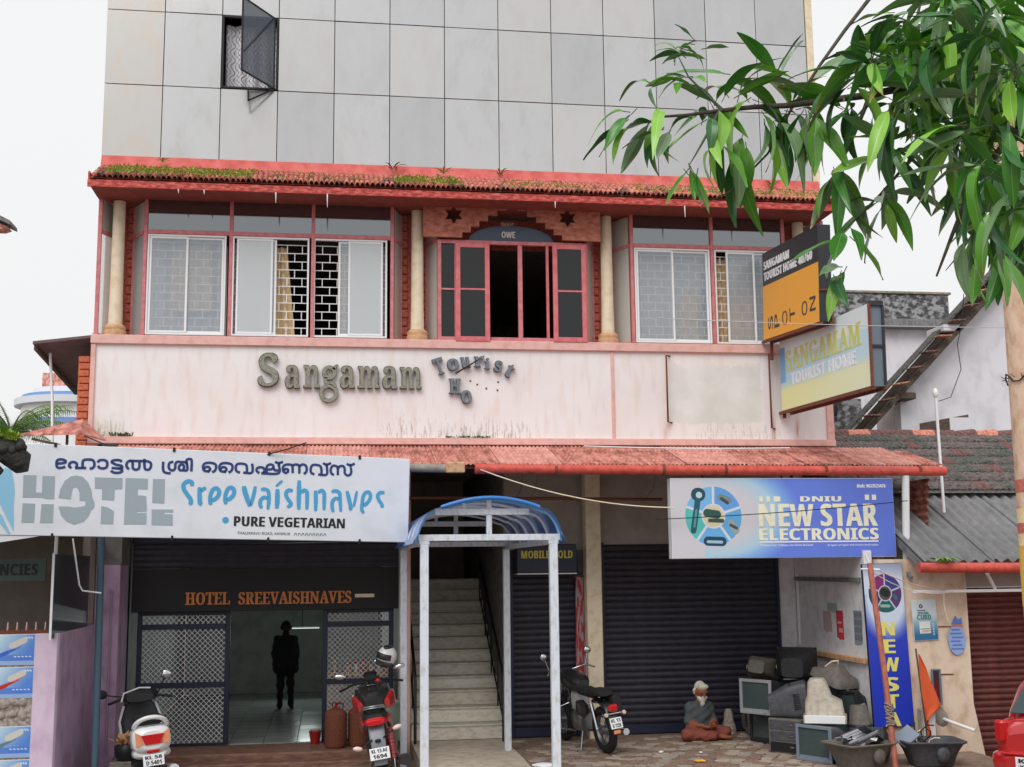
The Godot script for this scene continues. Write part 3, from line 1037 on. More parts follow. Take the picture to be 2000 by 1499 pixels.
	for hx in [2.3, 2.55, 2.75, 4.4]:
		b = MB.new()
		b.tube([Vector3(hx, 3.78, 0.9), Vector3(hx + 0.01, 3.5, 0.6), Vector3(hx, 3.41, 0.3)], 0.006, 5)
		part("hanger", b, mats.steel, rp)
	# ---- restaurant front
	var Rf := group_node("restaurant_front", L)
	spanpart("name_fascia", Vector3(-2.8, 1.87, -1.33), Vector3(0.99, 2.48, -1.2), mats.black, Rf, 0.006)
	spanpart("shutter_box", Vector3(-2.8, 2.84, -1.33), Vector3(0.99, 2.99, -1.15), mats.navy, Rf, 0.01)
	b = MB.new()
	b.grp = 1
	for k in 24:
		var f := func(t: float) -> float: return -1.2 + 0.016 * absf(sin(t * PI * 4.0))
		var t0 := k / 24.0
		var t1 := (k + 1) / 24.0
		b.quad(Vector3(-2.8, 2.485 + 0.35 * t0, f.call(t0)), Vector3(0.99, 2.485 + 0.35 * t0, f.call(t0)), Vector3(0.99, 2.485 + 0.35 * t1, f.call(t1)), Vector3(-2.8, 2.485 + 0.35 * t1, f.call(t1)))
	part("raised_shutter", b, mats.slat_dark, Rf)
	mat("zinc", c8(206, 208, 212), 0.45, 0.3)
	for g in [[-2.72, -1.42, 0.86], [-0.1, 0.93, 0.86]]:
		var gate := group_node("grille_gate", Rf)
		b = MB.new()
		for gx in [g[0], g[1] - 0.07]:
			b.span(Vector3(gx, 0.0, -1.34), Vector3(gx + 0.07, 1.87, -1.28), 0.004)
		for gy in [0.0, 0.80, 1.62, 1.82]:
			b.span(Vector3(g[0] + 0.07, gy, -1.335), Vector3(g[1] - 0.07, gy + (0.075 if gy > 0 else 0.03), -1.285), 0.004)
		part("gate_frame", b, mats.navy_frame, gate)
		mesh_panel(g[0] + 0.07, g[1] - 0.07, 0.03, 0.80, -1.31, mats.zinc, gate)
		mesh_panel(g[0] + 0.07, g[1] - 0.07, 0.875, 1.62, -1.31, mats.zinc, gate)
		mesh_panel(g[0] + 0.07, g[1] - 0.07, 1.695, 1.82, -1.31, mats.zinc, gate)
	# dining room
	nmat("room_wall", [c8(160, 164, 160), c8(194, 197, 193), c8(204, 206, 202)], 0.7, Vector3.ONE * 0.4)
	var D := group_node("dining_room", L)
	spanpart("room_wall", Vector3(-2.98, 0, -8.6), Vector3(-2.87, 2.85, -1.35), mats.room_wall, D)
	spanpart("room_wall", Vector3(1.0, 0, -8.6), Vector3(1.13, 4.1, -1.1), mats.room_wall, D)
	spanpart("room_wall", Vector3(-2.86, 0, -8.7), Vector3(0.99, 2.85, -8.6), mats.room_wall, D)
	spanpart("room_ceiling", Vector3(-2.98, 2.851, -8.7), Vector3(0.99, 2.95, -1.52), mats.room_wall, D)
	spanpart("room_floor", Vector3(-2.86, -0.2, -8.6), Vector3(0.99, -0.016, -1.325), mats.concrete, D)
	mat("floor_tile", c8(176, 180, 178), 0.18)
	mat("floor_tile_b", c8(160, 166, 164), 0.22)
	var q := MB.new()
	q.box(Vector3.ZERO, Vector3(0.474, 0.014, 0.474), Basis.IDENTITY, 0.003)
	var tm := q.done()
	for ix in 8:
		for iz in 15:
			inst("floor_tile", tm, mats.floor_tile if (ix * 7 + iz * 3) % 4 else mats.floor_tile_b, D, Transform3D(Basis.IDENTITY, Vector3(-2.62 + ix * 0.4815, -0.009, -1.58 - iz * 0.481)))
	#spanpart("counter", Vector3(-1.0, 0, -7.4), Vector3(-0.95, 0.05, -7.35), mats.black, D)
	var lampm := mat("tube_glow", c8(220, 232, 228), 0.5)
	lampm.emission_enabled = true
	lampm.emission = c8(226, 240, 236)
	lampm.emission_energy_multiplier = 0.7
	var T := thing("tube_light", "lit white tube light at the back of the dark dining room", "lamp")
	b = MB.new()
	b.tube([Vector3(-0.86, 1.32, -7.5), Vector3(-0.2, 1.32, -7.5)], 0.009, 8)
	part("tube", b, lampm, T)
	spanpart("fitting", Vector3(-0.86, 1.331, -7.53), Vector3(-0.2, 1.35, -7.51), mats.white_frame, T)
	b = MB.new()
	b.tube([Vector3(-0.53, 1.35, -7.52), Vector3(-0.53, 2.85, -7.52)], 0.006, 5)
	part("hanger", b, mats.black, T)
	var lamp := AreaLight3D.new()
	lamp.name = "tube_glow_light"
	lamp.area_size = Vector2(0.6, 0.03)
	lamp.light_energy = 1.1
	lamp.light_color = c8(226, 240, 236)
	lamp.shadow_enabled = true
	lamp.area_range = 12.0
	T.add_child(lamp)
	lamp.position = Vector3(-0.53, 1.32, -7.46)
	lamp.rotation = Vector3(0, PI, 0)
	# ---- staircase
	var S := group_node("staircase", L)
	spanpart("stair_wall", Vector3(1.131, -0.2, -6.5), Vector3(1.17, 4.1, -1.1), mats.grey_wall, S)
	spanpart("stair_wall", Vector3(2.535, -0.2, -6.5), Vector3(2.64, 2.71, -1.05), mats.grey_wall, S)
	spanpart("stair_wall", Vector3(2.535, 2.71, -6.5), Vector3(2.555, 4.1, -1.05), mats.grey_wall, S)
	spanpart("stair_wall", Vector3(1.18, -0.2, -6.6), Vector3(2.53, 4.1, -6.5), mats.dark_inside, S)
	var ry := 0.0
	for k in 12:
		var rise := 0.215 if k < 3 else 0.18
		var z0 := -1.0 - 0.27 * k
		var st := MB.new()
		st.span(Vector3(1.175, ry, z0 - (0.27 if k < 11 else 2.2)), Vector3(2.53, ry + rise - 0.028, z0 - 0.012), 0.004)
		var so := part("step", st, mats.marble if k % 2 else mats.marble_grey, S)
		spanpart("tread", Vector3(1.175, ry + rise - 0.027, z0 - (0.27 if k < 11 else 2.2)), Vector3(2.53, ry + rise, z0 + 0.014), mats.marble_grey, so, 0.006)
		ry += rise
	b = MB.new()
	b.span(Vector3(1.16, -0.2, -1.05), Vector3(1.02, 4.09, -0.98), 0.008)
	part("pink_pier", b, mats.ledge_paint, L)
	mat("rail_black", c8(24, 26, 28), 0.4)
	for s in [[1.21, 0.0], [2.47, 0.0]]:
		b = MB.new()
		b.tube([Vector3(s[0], -0.05, -0.72), Vector3(s[0], 0.86, -0.72), Vector3(s[0], 1.02, -0.85), Vector3(s[0], 2.55, -3.4)], 0.022, 8)
		b.tube([Vector3(s[0], 0.3, -0.75), Vector3(s[0], 1.95, -3.4)], 0.012, 6)
		for k in 4:
			b.tube([Vector3(s[0], 0.35 + k * 0.5, -1.3 - k * 0.72), Vector3(s[0], 1.3 + k * 0.43, -1.3 - k * 0.72)], 0.012, 6)
		part("handrail", b, mats.rail_black, S)
	b = MB.new()
	var rw := PackedVector2Array([Vector2(0.99, -0.002), Vector2(-0.9, -0.004), Vector2(-4.2, -0.1), Vector2(-4.2, -0.3), Vector2(0.99, -0.3)])
	b.plate(rw, 1.34, Transform3D(Basis(Vector3.UP, PI / 2), Vector3(1.17, 0, 0)))
	setting("ramp", b, mats.ramp_stone)
	# lilac pier left of the restaurant
	nmat("lilac", [c8(150, 120, 152), c8(190, 160, 190), c8(206, 178, 204)], 0.75, Vector3(0.4, 0.3, 0.4), 0.016, 0.12)
	spanpart("lilac_pier", Vector3(-3.2, -0.2, -1.5), Vector3(-2.87, 2.55, -0.6), mats.lilac, L, 0.01)
	for cx in [-2.98, -2.95]:
		b = MB.new()
		b.tube([Vector3(cx, 0.0, -0.588), Vector3(cx + 0.003, 1.1, -0.588), Vector3(cx, 2.2, -0.588)], 0.008, 5)
		part("conduit", b, mats.lilac, L)


func porch():
	var P := thing("porch_canopy", "white steel porch with a blue curved polycarbonate roof over the stair entrance", "porch")
	nmat("white_steel", [c8(186, 184, 180), c8(216, 222, 232), c8(220, 226, 236)], 0.4, Vector3(1.5, 0.7, 1.5), 0.02, 0.0, 0.0, 0.45, 384, 0.1)
	var spots := [[1.005, 3.7], [2.425, 3.7], [0.995, 0.1], [2.415, 0.1]]
	for s in spots:
		spanpart("post", Vector3(s[0] - 0.045, -0.18, s[1] - 0.045), Vector3(s[0] + 0.045, 2.70, s[1] + 0.045), mats.white_steel, P, 0.006)
	var b := MB.new()
	for z in [3.7, 0.1]:
		b.span(Vector3(0.94, 2.74, z - 0.035), Vector3(2.5, 2.81, z + 0.035), 0.005)
		b.span(Vector3(1.12, 3.02, z - 0.03), Vector3(2.16, 3.09, z + 0.03), 0.005)
		b.span(Vector3(1.715 - 0.03, 2.811, z - 0.028), Vector3(1.745, 3.019, z + 0.028), 0.004)
		b.span(Vector3(1.715 - 0.028, 3.091, z - 0.026), Vector3(1.743, 3.2, z + 0.026), 0.004)
		b.span(Vector3(1.42, 3.091, z - 0.026), Vector3(1.46, 3.15, z + 0.026), 0.004)
	for xx in [0.975, 2.43]:
		b.span(Vector3(xx - 0.03, 2.70, 0.136), Vector3(xx + 0.035, 2.76, 3.66), 0.005)
	for xx in [1.005, 2.425, ]:
		b.span(Vector3(xx - 0.055, 2.70, 3.66), Vector3(xx + 0.055, 2.74, 3.74), 0.004)
	part("tie_beam", b, mats.white_steel, P)
	var prof := func(u: float) -> Vector2:
		# lower skirt arcs then the raised middle lantern
		if u < 0.25:
			var s := u / 0.25
			return Vector2(0.915 + 0.215 * (1.0 - cos(s * PI * 0.5)) * 0.6 + 0.215 * s * 0.4, 2.735 + 0.32 * sin(s * PI * 0.5))
		if u > 0.75:
			var s := (1.0 - u) / 0.25
			return Vector2(2.515 - 0.215 * (1.0 - cos(s * PI * 0.5)) * 0.6 - 0.215 * s * 0.4, 2.735 + 0.32 * sin(s * PI * 0.5))
		var s := (u - 0.25) / 0.5
		return Vector2(lerpf(1.13, 2.3, s), 3.055 + 0.125 * pow(sin(PI * s), 0.85))
	for k in 6:
		b = MB.new()
		var pts := []
		for i in 25:
			var q: Vector2 = prof.call(i / 24.0)
			pts.append(Vector3(q.x, q.y, 3.7 - 0.72 * k))
		b.tube(pts, 0.017, 6)
		part("arched_rib", b, mats.white_steel if k else mat("rib_blue", c8(128, 182, 226), 0.35), P)
	mat("porch_blue", c8(52, 118, 190), 0.2)
	var blue := glass("blue_sheet", c8(34, 104, 182), 0.8, 0.2)
	blue.backlight_enabled = true
	blue.backlight = Color(0.05, 0.12, 0.22)
	for side in [0, 1]:
		b = MB.new()
		b.grp = 1
		for i in 7:
			var u0 := -0.03 + i * 0.05
			var u1 := u0 + 0.05
			var q0: Vector2 = prof.call(clampf(u0, 0, 1))
			var q1: Vector2 = prof.call(clampf(u1, 0, 1))
			if u0 < 0: q0 = q0 + Vector2(-0.05, -0.05)
			if side == 1:
				q0.x = 3.43 - q0.x
				q1.x = 3.43 - q1.x
			b.quad(Vector3(q0.x, q0.y + 0.03, 3.85), Vector3(q1.x, q1.y + 0.03, 3.85), Vector3(q1.x, q1.y + 0.03, -0.05), Vector3(q0.x, q0.y + 0.03, -0.05))
		part("roof_sheet", b, blue, P)
	b = MB.new()
	b.grp = 1
	for i in 12:
		var u0 := 0.31 + i * 0.38 / 12
		var q0: Vector2 = prof.call(u0)
		var q1: Vector2 = prof.call(u0 + 0.38 / 12)
		b.quad(Vector3(q0.x, q0.y + 0.035, 3.85), Vector3(q1.x, q1.y + 0.035, 3.85), Vector3(q1.x, q1.y + 0.035, -0.05), Vector3(q0.x, q0.y + 0.035, -0.05))
	part("roof_sheet", b, blue, P)
	b = MB.new()
	var edge := []
	for i in 13:
		var q: Vector2 = prof.call(0.27 + 0.46 * i / 12.0)
		edge.append(Vector3(q.x, q.y + 0.02, 3.86))
	b.tube(edge, 0.026, 6)
	part("blue_edge", b, mats.porch_blue, P)


func board(parent: Node, xf: Transform3D, w: float, h: float, d: float, body: Material, face: Material, called := "panel"):
	# a box whose front face (w by h, origin at its lower left) carries a print
	var b := MB.new()
	b.span(Vector3(0, 0, -d), Vector3(w, h, -0.003), 0.004)
	part(called, b, body, parent, xf)
	b = MB.new()
	b.uvquad(Vector3(0.006, 0.006, 0), Vector3(w - 0.006, 0.006, 0), Vector3(w - 0.006, h - 0.006, 0), Vector3(0.006, h - 0.006, 0))
	b.quad(Vector3(0.006, 0.006, -0.002), Vector3(0.006, h - 0.006, -0.002), Vector3(w - 0.006, h - 0.006, -0.002), Vector3(w - 0.006, 0.006, -0.002))
	part("printed_face", b, face, parent, xf)


func ring_print(im: Image, cx: float, cy: float, r: float, tints: Array, back: Color):
	# a printed wheel of coloured sectors with pictures of appliances
	for y in range(int(cy - r * 1.1), int(cy + r * 1.1)):
		for x in range(int(cx - r * 1.1), int(cx + r * 1.1)):
			if x < 0 or y < 0 or x >= im.get_width() or y >= im.get_height(): continue
			var p := Vector2(x - cx, y - cy) / r
			var d := p.length()
			var a := fposmod(p.angle() + 0.3, TAU) / TAU * 5.0
			var gap := minf(fposmod(a, 1.0), 1.0 - fposmod(a, 1.0)) * d
			if d > 0.42 and d < 1.0 and gap > 0.035:
				im.set_pixel(x, y, tints[int(a) % tints.size()])
			elif d < 0.36:
				im.set_pixel(x, y, tints[-1])
			elif d < 1.0:
				im.set_pixel(x, y, back)


func dab(im: Image, a: Vector2, b: Vector2, r: float, c: Color):   # a painted stroke
	for y in range(int(minf(a.y, b.y) - r) - 1, int(maxf(a.y, b.y) + r) + 2):
		for x in range(int(minf(a.x, b.x) - r) - 1, int(maxf(a.x, b.x) + r) + 2):
			if x < 0 or y < 0 or x >= im.get_width() or y >= im.get_height(): continue
			var p := Vector2(x, y)
			var q := Geometry2D.get_closest_point_to_segment(p, a, b)
			var d := p.distance_to(q)
			if d < r:
				im.set_pixel(x, y, im.get_pixel(x, y).lerp(c, clampf(r - d, 0, 1)))


func flat(at: Vector3) -> Transform3D:
	return Transform3D(Basis.IDENTITY, at)


func signs():
	var b: MB
	mat("ink_navy", c8(34, 58, 118), 0.5)
	mat("ink_grey", c8(156, 170, 178), 0.5)
	mat("ink_sky", c8(72, 160, 208), 0.5)
	mat("ink_pale", c8(140, 196, 226), 0.5)
	mat("ink_black", c8(24, 26, 30), 0.5)
	mat("ink_yellow", c8(228, 222, 120), 0.5)
	mat("ink_cream", c8(236, 233, 208), 0.5)
	mat("print_white", c8(236, 238, 242), 0.5)
	nmat("sign_sheet", [c8(204, 210, 218), c8(222, 226, 234), c8(228, 231, 238)], 0.45, Vector3.ONE * 0.4, 0.012)
	# ---- long restaurant sign
	var S := thing("restaurant_sign", "long white restaurant board with grey block capitals and blue brush lettering", "sign", Vector3(0.943, 2.767, 1.9))
	S.basis = Basis(Vector3(0.98198, -0.02113, -0.1878), Vector3(0.02075, 0.99978, -0.00397), Vector3(0.18785, 0, 0.9822)).orthonormalized()
	b = MB.new()
	b.span(Vector3(-5.4, 0, -0.06), Vector3(0.0, 1.03, 0.0), 0.006)
	part("panel", b, mats.sign_sheet, S)
	b = MB.new()
	b.plate(PackedVector2Array([Vector2(-5.4, -0.22), Vector2(-5.4, -0.004), Vector2(-4.24, -0.004)]), 0.03, flat(Vector3(0, 0, -0.04)))
	part("lower_flap", b, mats.sign_sheet, S)
	b = MB.new()
	for f in MALAYALAM:
		var pts := []
		for i in range(0, f.size(), 2): pts.append(Vector2(f[i], f[i + 1]))
		b.stroke(curve(pts, 5), 0.03, 0.004, flat(Vector3.ZERO))
	part("lettering", b, mats.ink_navy, S)
	b = MB.new()
	var halo := MB.new()
	for f in BRUSH:
		var pts := []
		for i in range(0, f[1].size(), 2): pts.append(Vector2(f[1][i], f[1][i + 1]))
		var c := curve(pts, 6)
		var w := PackedFloat32Array()
		for i in c.size():
			var e := minf(i, c.size() - 1 - i) / 4.0
			w.append(f[0] * (0.72 + 0.28 * minf(1.0, e)))
		b.stroke(c, w, 0.005, flat(Vector3.ZERO))
	part("lettering", b, mats.ink_sky, S)
	b = MB.new()
	for f in BLOCKS:
		var pts := PackedVector2Array()
		for i in range(0, f.size(), 2): pts.append(Vector2(f[i], f[i + 1]))
		b.plate(pts, 0.004)
	part("lettering", b, mats.ink_grey, S)
	b = MB.new()
	for f in LEAF:
		var pts := PackedVector2Array()
		for i in range(0, f.size(), 2): pts.append(Vector2(f[i], f[i + 1]))
		b.plate(pts, 0.004)
	part("leaf_emblem", b, mats.ink_pale, S)
	words("PURE VEGETARIAN", "Droid Sans Bold", 1.32, 0.115, 0.004, mats.ink_black, S, flat(Vector3(-1.455, 0.213, 0)))
	words("THALIKKAVU ROAD, KANNUR", "Droid Sans", 0.62, 0.036, 0.003, mats.ink_black, S, flat(Vector3(-1.76, 0.072, 0)))
	b = MB.new()
	b.lathe([Vector2(0.038, 0), Vector2(0.038, 0.004)], Transform3D(Basis(Vector3.RIGHT, PI / 2), Vector3(-2.212, 0.222, 0)), 18)
	part("bullet", b, mats.ink_sky, S)
	b = MB.new()
	for k in 9:
		var x := -1.4 + k * 0.044
		b.stroke(curve([Vector2(x, 0.055), Vector2(x + 0.005, 0.082), Vector2(x + 0.02, 0.084), Vector2(x + 0.028, 0.06)], 3), 0.006, 0.003)
	part("lettering", b, mats.ink_black, S)
	for k in 4:
		var x: float = [-4.15, -2.85, -1.75, -0.65][k]
		var q := MB.new()
		q.span(Vector3(x, 1.0, -0.02), Vector3(x + 0.03, 1.05, 0.012), 0.003)
		part("clamp", q, mats.black, S)
		q = MB.new()
		q.span(Vector3(x + 0.03, -0.03, -0.02), Vector3(x + 0.055, 0.03, 0.012), 0.003)
		part("clamp", q, mats.black, S)
	# ---- blue electronics sign
	var im := Image.create(900, 300, false, Image.FORMAT_RGB8)
	for y in 300:
		for x in 900:
			var u := x / 900.0
			var d := Vector2((x - 165) / 300.0, (y - 135) / 190.0).length()
			var c := c8(206, 204, 212).lerp(c8(150, 208, 240), clampf((d - 0.55) * 2.2, 0, 1)) if u > 0.14 else c8(206, 204, 212)
			c = c.lerp(c8(98, 126, 222), clampf((d - 0.82) * 2.8, 0, 1) if u > 0.18 else 0.0)
			c = c.lerp(c8(88, 110, 210), clampf((u - 0.6) * 1.2, 0, 0.7))
			im.set_pixel(x, y, c)
	ring_print(im, 165, 142, 112, [c8(96, 168, 222), c8(104, 176, 230), c8(86, 190, 186), c8(120, 184, 234), c8(96, 160, 226), c8(214, 204, 170)], c8(214, 216, 224))
	for k in [[Vector2(110, 60), Vector2(104, 60), 26.0, c8(28, 74, 92)], [Vector2(110, 62), Vector2(110, 62), 13.0, c8(190, 214, 220)], [Vector2(104, 84), Vector2(84, 196), 12.0, c8(34, 88, 100)], [Vector2(98, 120), Vector2(88, 180), 5.0, c8(84, 150, 160)], [Vector2(140, 130), Vector2(180, 136), 16.0, c8(40, 84, 80)], [Vector2(150, 158), Vector2(200, 160), 8.0, c8(58, 80, 70)], [Vector2(140, 236), Vector2(196, 238), 18.0, c8(24, 66, 92)], [Vector2(140, 238), Vector2(194, 240), 6.0, c8(160, 196, 214)], [Vector2(196, 72), Vector2(226, 82), 14.0, c8(120, 138, 140)], [Vector2(200, 76), Vector2(222, 92), 7.0, c8(56, 76, 78)], [Vector2(236, 170), Vector2(252, 196), 15.0, c8(150, 166, 170)], [Vector2(232, 176), Vector2(256, 188), 6.0, c8(60, 80, 84)]]:
		dab(im, k[0], k[1], k[2], k[3])
	var N := thing("electronics_sign", "blue electronics shop sign with a wheel of appliance pictures under the gutter", "sign")
	board(N, flat(Vector3(4.44, 2.535, 1.37)), 3.12, 1.06, 0.16, mats.white_frame, imat("electronics_print", im, 0.35))
	words("NEW STAR", "Droid Sans Bold", 1.675, 0.3, 0.006, mats.ink_cream, N, flat(Vector3(6.48, 3.10, 1.37)))
	words("ELECTRONICS", "Droid Sans Bold", 1.68, 0.155, 0.006, mats.ink_cream, N, flat(Vector3(6.477, 2.845, 1.37)))
	words("DNIU", "Droid Sans Bold", 0.58, 0.07, 0.004, mats.ink_cream, N, flat(Vector3(6.522, 3.315, 1.37)))
	words("Mob: 9633523476", "Droid Sans Bold", 0.41, 0.05, 0.004, mats.print_white, N, flat(Vector3(7.25, 3.49, 1.37)))
	words("Chitrakoot Road, Thalikkavu, Near Kannur Bus Stand", "Droid Sans", 0.735, 0.034, 0.003, mats.print_white, N, flat(Vector3(6.013, 2.70, 1.37)))
	words("all types of repair and service undertaken", "Droid Sans", 0.72, 0.034, 0.003, mats.print_white, N, flat(Vector3(6.944, 2.695, 1.37)))
	b = MB.new()
	b.span(Vector3(5.64, 2.737, 1.37), Vector3(7.31, 2.755, 1.374))
	part("underline", b, mats.print_white, N)
	b = MB.new()
	for k in [[5.66, 3.28, 0.05], [5.76, 3.28, 0.045], [5.86, 3.28, 0.09], [7.15, 3.30, 0.06], [7.25, 3.30, 0.06]]:
		b.span(Vector3(k[0], k[1], 1.37), Vector3(k[0] + k[2], k[1] + 0.07, 1.375))
	part("letter_pieces", b, mats.ink_cream, N)
	for x in [4.9, 6.0, 7.1]:
		b = MB.new()
		b.tube([Vector3(x, 3.585, 1.36), Vector3(x, 3.64, 1.3), Vector3(x, 3.75, 1.2)], 0.008, 5)
		part("hanger", b, mats.black, N)
	# ---- upright blue sign
	im = Image.create(200, 700, false, Image.FORMAT_RGB8)
	for y in 700:
		for x in 200:
			var c := c8(36, 62, 190)
			var d := Vector2((x - 105) / 130.0, (y - 150) / 170.0).length()
			c = c8(206, 222, 240).lerp(c, clampf((d - 0.7) * 2.2, 0, 1))
			if y < 130: c = c8(206, 218, 236).lerp(c8(150, 160, 190), clampf((60 - y) / 60.0, 0, 1))
			im.set_pixel(x, y, c)
	ring_print(im, 104, 128, 84, [c8(88, 52, 116), c8(20, 96, 96), c8(24, 60, 100), c8(130, 40, 110), c8(58, 60, 140), c8(96, 70, 58)], c8(186, 196, 214))
	for k in [[Vector2(96, 122), Vector2(112, 128), 18.0, c8(20, 38, 44)], [Vector2(80, 182), Vector2(120, 184), 7.0, c8(150, 180, 176)], [Vector2(150, 140), Vector2(160, 152), 8.0, c8(40, 120, 110)]]:
		dab(im, k[0], k[1], k[2], k[3])
	var V := thing("upright_sign", "tall narrow blue sign with yellow capitals running down it beside the wall", "sign")
	board(V, Transform3D(Basis(Vector3.BACK, 0.025), Vector3(7.02, 0.33, 1.57)), 0.56, 2.11, 0.05, mats.navy, imat("upright_print", im, 0.35))
	for k in [["N", 1.596, 0.178], ["E", 1.368, 0.17], ["W", 1.134, 0.25], ["S", 0.882, 0.205], ["T", 0.663, 0.19], ["A", 0.436, 0.22]]:
		words(k[0], "Droid Sans Bold", k[2], 0.178, 0.005, mats.ink_yellow, V, flat(Vector3(7.285, k[1], 1.572)))
	# ---- black and orange projecting sign
	var P := thing("orange_sign", "black and orange box sign jutting from the wall above the pale sign", "sign", Vector3(6.27, 5.71, 0.15))
	P.basis = Basis(Vector3(0, -0.067, 0.9978), Vector3(0, 0.9978, 0.067), Vector3(-1, 0, 0))
	mat("sign_black", c8(44, 46, 50), 0.4)
	mat("sign_orange", c8(244, 172, 52), 0.4)
	spanpart("box", Vector3(0, 0, -0.18), Vector3(2.07, 1.29, -0.004), mats.sign_black, P, 0.006)
	spanpart("black_face", Vector3(0.004, 0.795, -0.003), Vector3(2.066, 1.286, 0.0), mats.sign_black, P)
	spanpart("orange_face", Vector3(0.004, 0.004, -0.003), Vector3(2.066, 0.794, 0.0), mats.sign_orange, P)
	words("SANGAMAM", "Droid Sans Bold", 1.0, 0.12, 0.004, mats.print_white, P, flat(Vector3(0.56, 1.09, 0)))
	words("TOURIST HOME 40760", "Droid Sans Bold", 1.82, 0.125, 0.004, mats.print_white, P, flat(Vector3(0.97, 0.925, 0)))
	var sp := [["S", 0.3, 0.14, PI / 2], ["P", 0.55, 0.14, PI / 2], ["O", 0.86, 0.14, 0.0], ["T", 1.14, 0.15, PI / 2], ["O", 1.58, 0.17, 0.0], ["N", 1.86, 0.19, PI / 2]]
	for k in sp:
		words(k[0], "Droid Sans", 0.19, 0.19, 0.004, mats.sign_black, P, Transform3D(Basis(Vector3.BACK, k[3]), Vector3(k[1], k[2] + 0.08, 0)))
	b = MB.new()
	for z in [-0.02, -0.16]:
		b.bar(Vector3(-0.1, -0.02, z), Vector3(2.1, -0.02, z), 0.035, 0.035)
	b.bar(Vector3(2.085, 0.42, -0.19), Vector3(2.085, 0.42, 0.0), 0.02, 0.02)
	b.bar(Vector3(2.085, -0.03, -0.18), Vector3(2.085, 0.42, -0.18), 0.02, 0.02)
	b.bar(Vector3(0.08, -0.02, -0.09), Vector3(0.08, -0.3, -0.09), 0.04, 0.04)
	part("bracket", b, mats.rust, P)
	# ---- pale blue projecting sign
	im = Image.create(300, 104, false, Image.FORMAT_RGB8)
	var fn := FastNoiseLite.new()
	fn.seed = 3
	fn.frequency = 0.02
	for y in 104:
		for x in 300:
			var v := 1.0 - y / 104.0
			var fade := 0.35 + 0.65 * clampf(x / 300.0 + 0.4 * fn.get_noise_2d(x, y), 0, 1)
			var c := c8(220, 232, 236)
			if v < 0.72: c = c8(150, 208, 240)
			if v < 0.34: c = c8(236, 238, 150)
			if absf(v - 0.34) < 0.06: c = c8(150, 208, 240).lerp(c8(236, 238, 150), (0.4 - v) / 0.12)
			if x < 20 and v > 0.4 and v < 0.9: c = c8(86, 150, 214)
			im.set_pixel(x, y, c.lerp(c8(228, 238, 238), fade * 0.6))
	var K := thing("pale_sign", "faded pale blue and yellow lightbox sign jutting out in a rusty frame", "sign", Vector3(6.5, 4.66, 0.15))
	K.basis = Basis(Vector3(0, -0.025, 0.9997), Vector3(0, 0.9997, 0.025), Vector3(-1, 0, 0))
	mat("box_grey", c8(108, 122, 134), 0.5)
	board(K, Transform3D.IDENTITY, 2.99, 1.03, 0.2, mats.box_grey, imat("pale_print", im, 0.35))
	words("SANGAMAM", "Droid Serif Bold", 2.55, 0.3, 0.004, mat("ink_lime", c8(206, 208, 120), 0.5), K, flat(Vector3(1.5, 0.7, 0)))
	words("TOURIST HOME", "Droid Sans Bold", 2.2, 0.17, 0.004, mats.print_white, K, flat(Vector3(1.5, 0.42, 0)))
	b = MB.new()
	b.bar(Vector3(-0.12, -0.02, -0.02), Vector3(3.02, -0.02, -0.02), 0.04, 0.04)
	b.bar(Vector3(-0.12, -0.02, -0.19), Vector3(3.02, -0.02, -0.19), 0.04, 0.04)
	b.bar(Vector3(-0.03, -0.1, -0.05), Vector3(-0.03, 0.95, -0.05), 0.04, 0.04)
	b.bar(Vector3(3.005, -0.02, -0.01), Vector3(3.005, 1.03, -0.01), 0.03, 0.03)
	part("frame", b, mats.rust, K)
	b = MB.new()
	b.bar(Vector3(3.0, 1.0, -0.1), Vector3(3.0, 1.06, -0.1), 0.18, 0.04)
	b.bar(Vector3(3.0, 0.5, -0.19), Vector3(3.0, 0.5, -0.02), 0.03, 0.03)
	b.bar(Vector3(3.0, 0.02, -0.185), Vector3(3.0, 1.0, -0.185), 0.03, 0.03)
	part("end_frame", b, mats.sign_black, K)
	for x in [[6.36, 5.52, 4.42], [4.8, 5.48, 4.5]]:
		var R := thing("wall_bracket", "rusty upright bracket on the parapet " + ("under the black and orange sign" if x[0] > 6 else "at the left edge of the grey plaster patch"), "bracket")
		b = MB.new()
		b.tube([Vector3(x[0] + 0.08, x[1], 0.0), Vector3(x[0], x[1], 0.09), Vector3(x[0], x[2], 0.09), Vector3(x[0] + 0.08, x[2], 0.0)], 0.014, 6)
		part("rod", b, mats.rust, R)
	# ---- restaurant fascia lettering
	mat("brass_letters", c8(206, 124, 62), 0.5)
	var F := thing("fascia_lettering", "orange serif capitals on the black fascia over the restaurant entrance", "lettering")
	words("HOTEL", "Droid Serif Bold", 0.63, 0.175, 0.012, mats.brass_letters, F, flat(Vector3(-1.74, 2.055, -1.198)), "word")
	words("SREEVAISHNAVES", "Droid Serif Bold", 1.62, 0.175, 0.012, mats.brass_letters, F, flat(Vector3(-0.5, 2.05, -1.198)), "word")
	spanpart("label_plate", Vector3(0.36, 2.04, -1.198), Vector3(0.64, 2.09, -1.19), mats.cream, F)
	# ---- dim phone shop sign
	var Mo := thing("phone_shop_sign", "dark box sign with dim yellow lettering behind the porch", "sign")
	spanpart("box", Vector3(2.68, 2.36, -0.85), Vector3(3.56, 2.78, -0.62), mats.navy, Mo, 0.006)
	words("MOBILE GOLD", "Droid Sans Bold", 0.76, 0.11, 0.004, mat("dim_yellow", c8(206, 190, 70), 0.6), Mo, flat(Vector3(3.12, 2.63, -0.62)))
	spanpart("edge_strip", Vector3(2.68, 2.345, -0.86), Vector3(3.56, 2.359, -0.61), mats.white_frame, Mo)
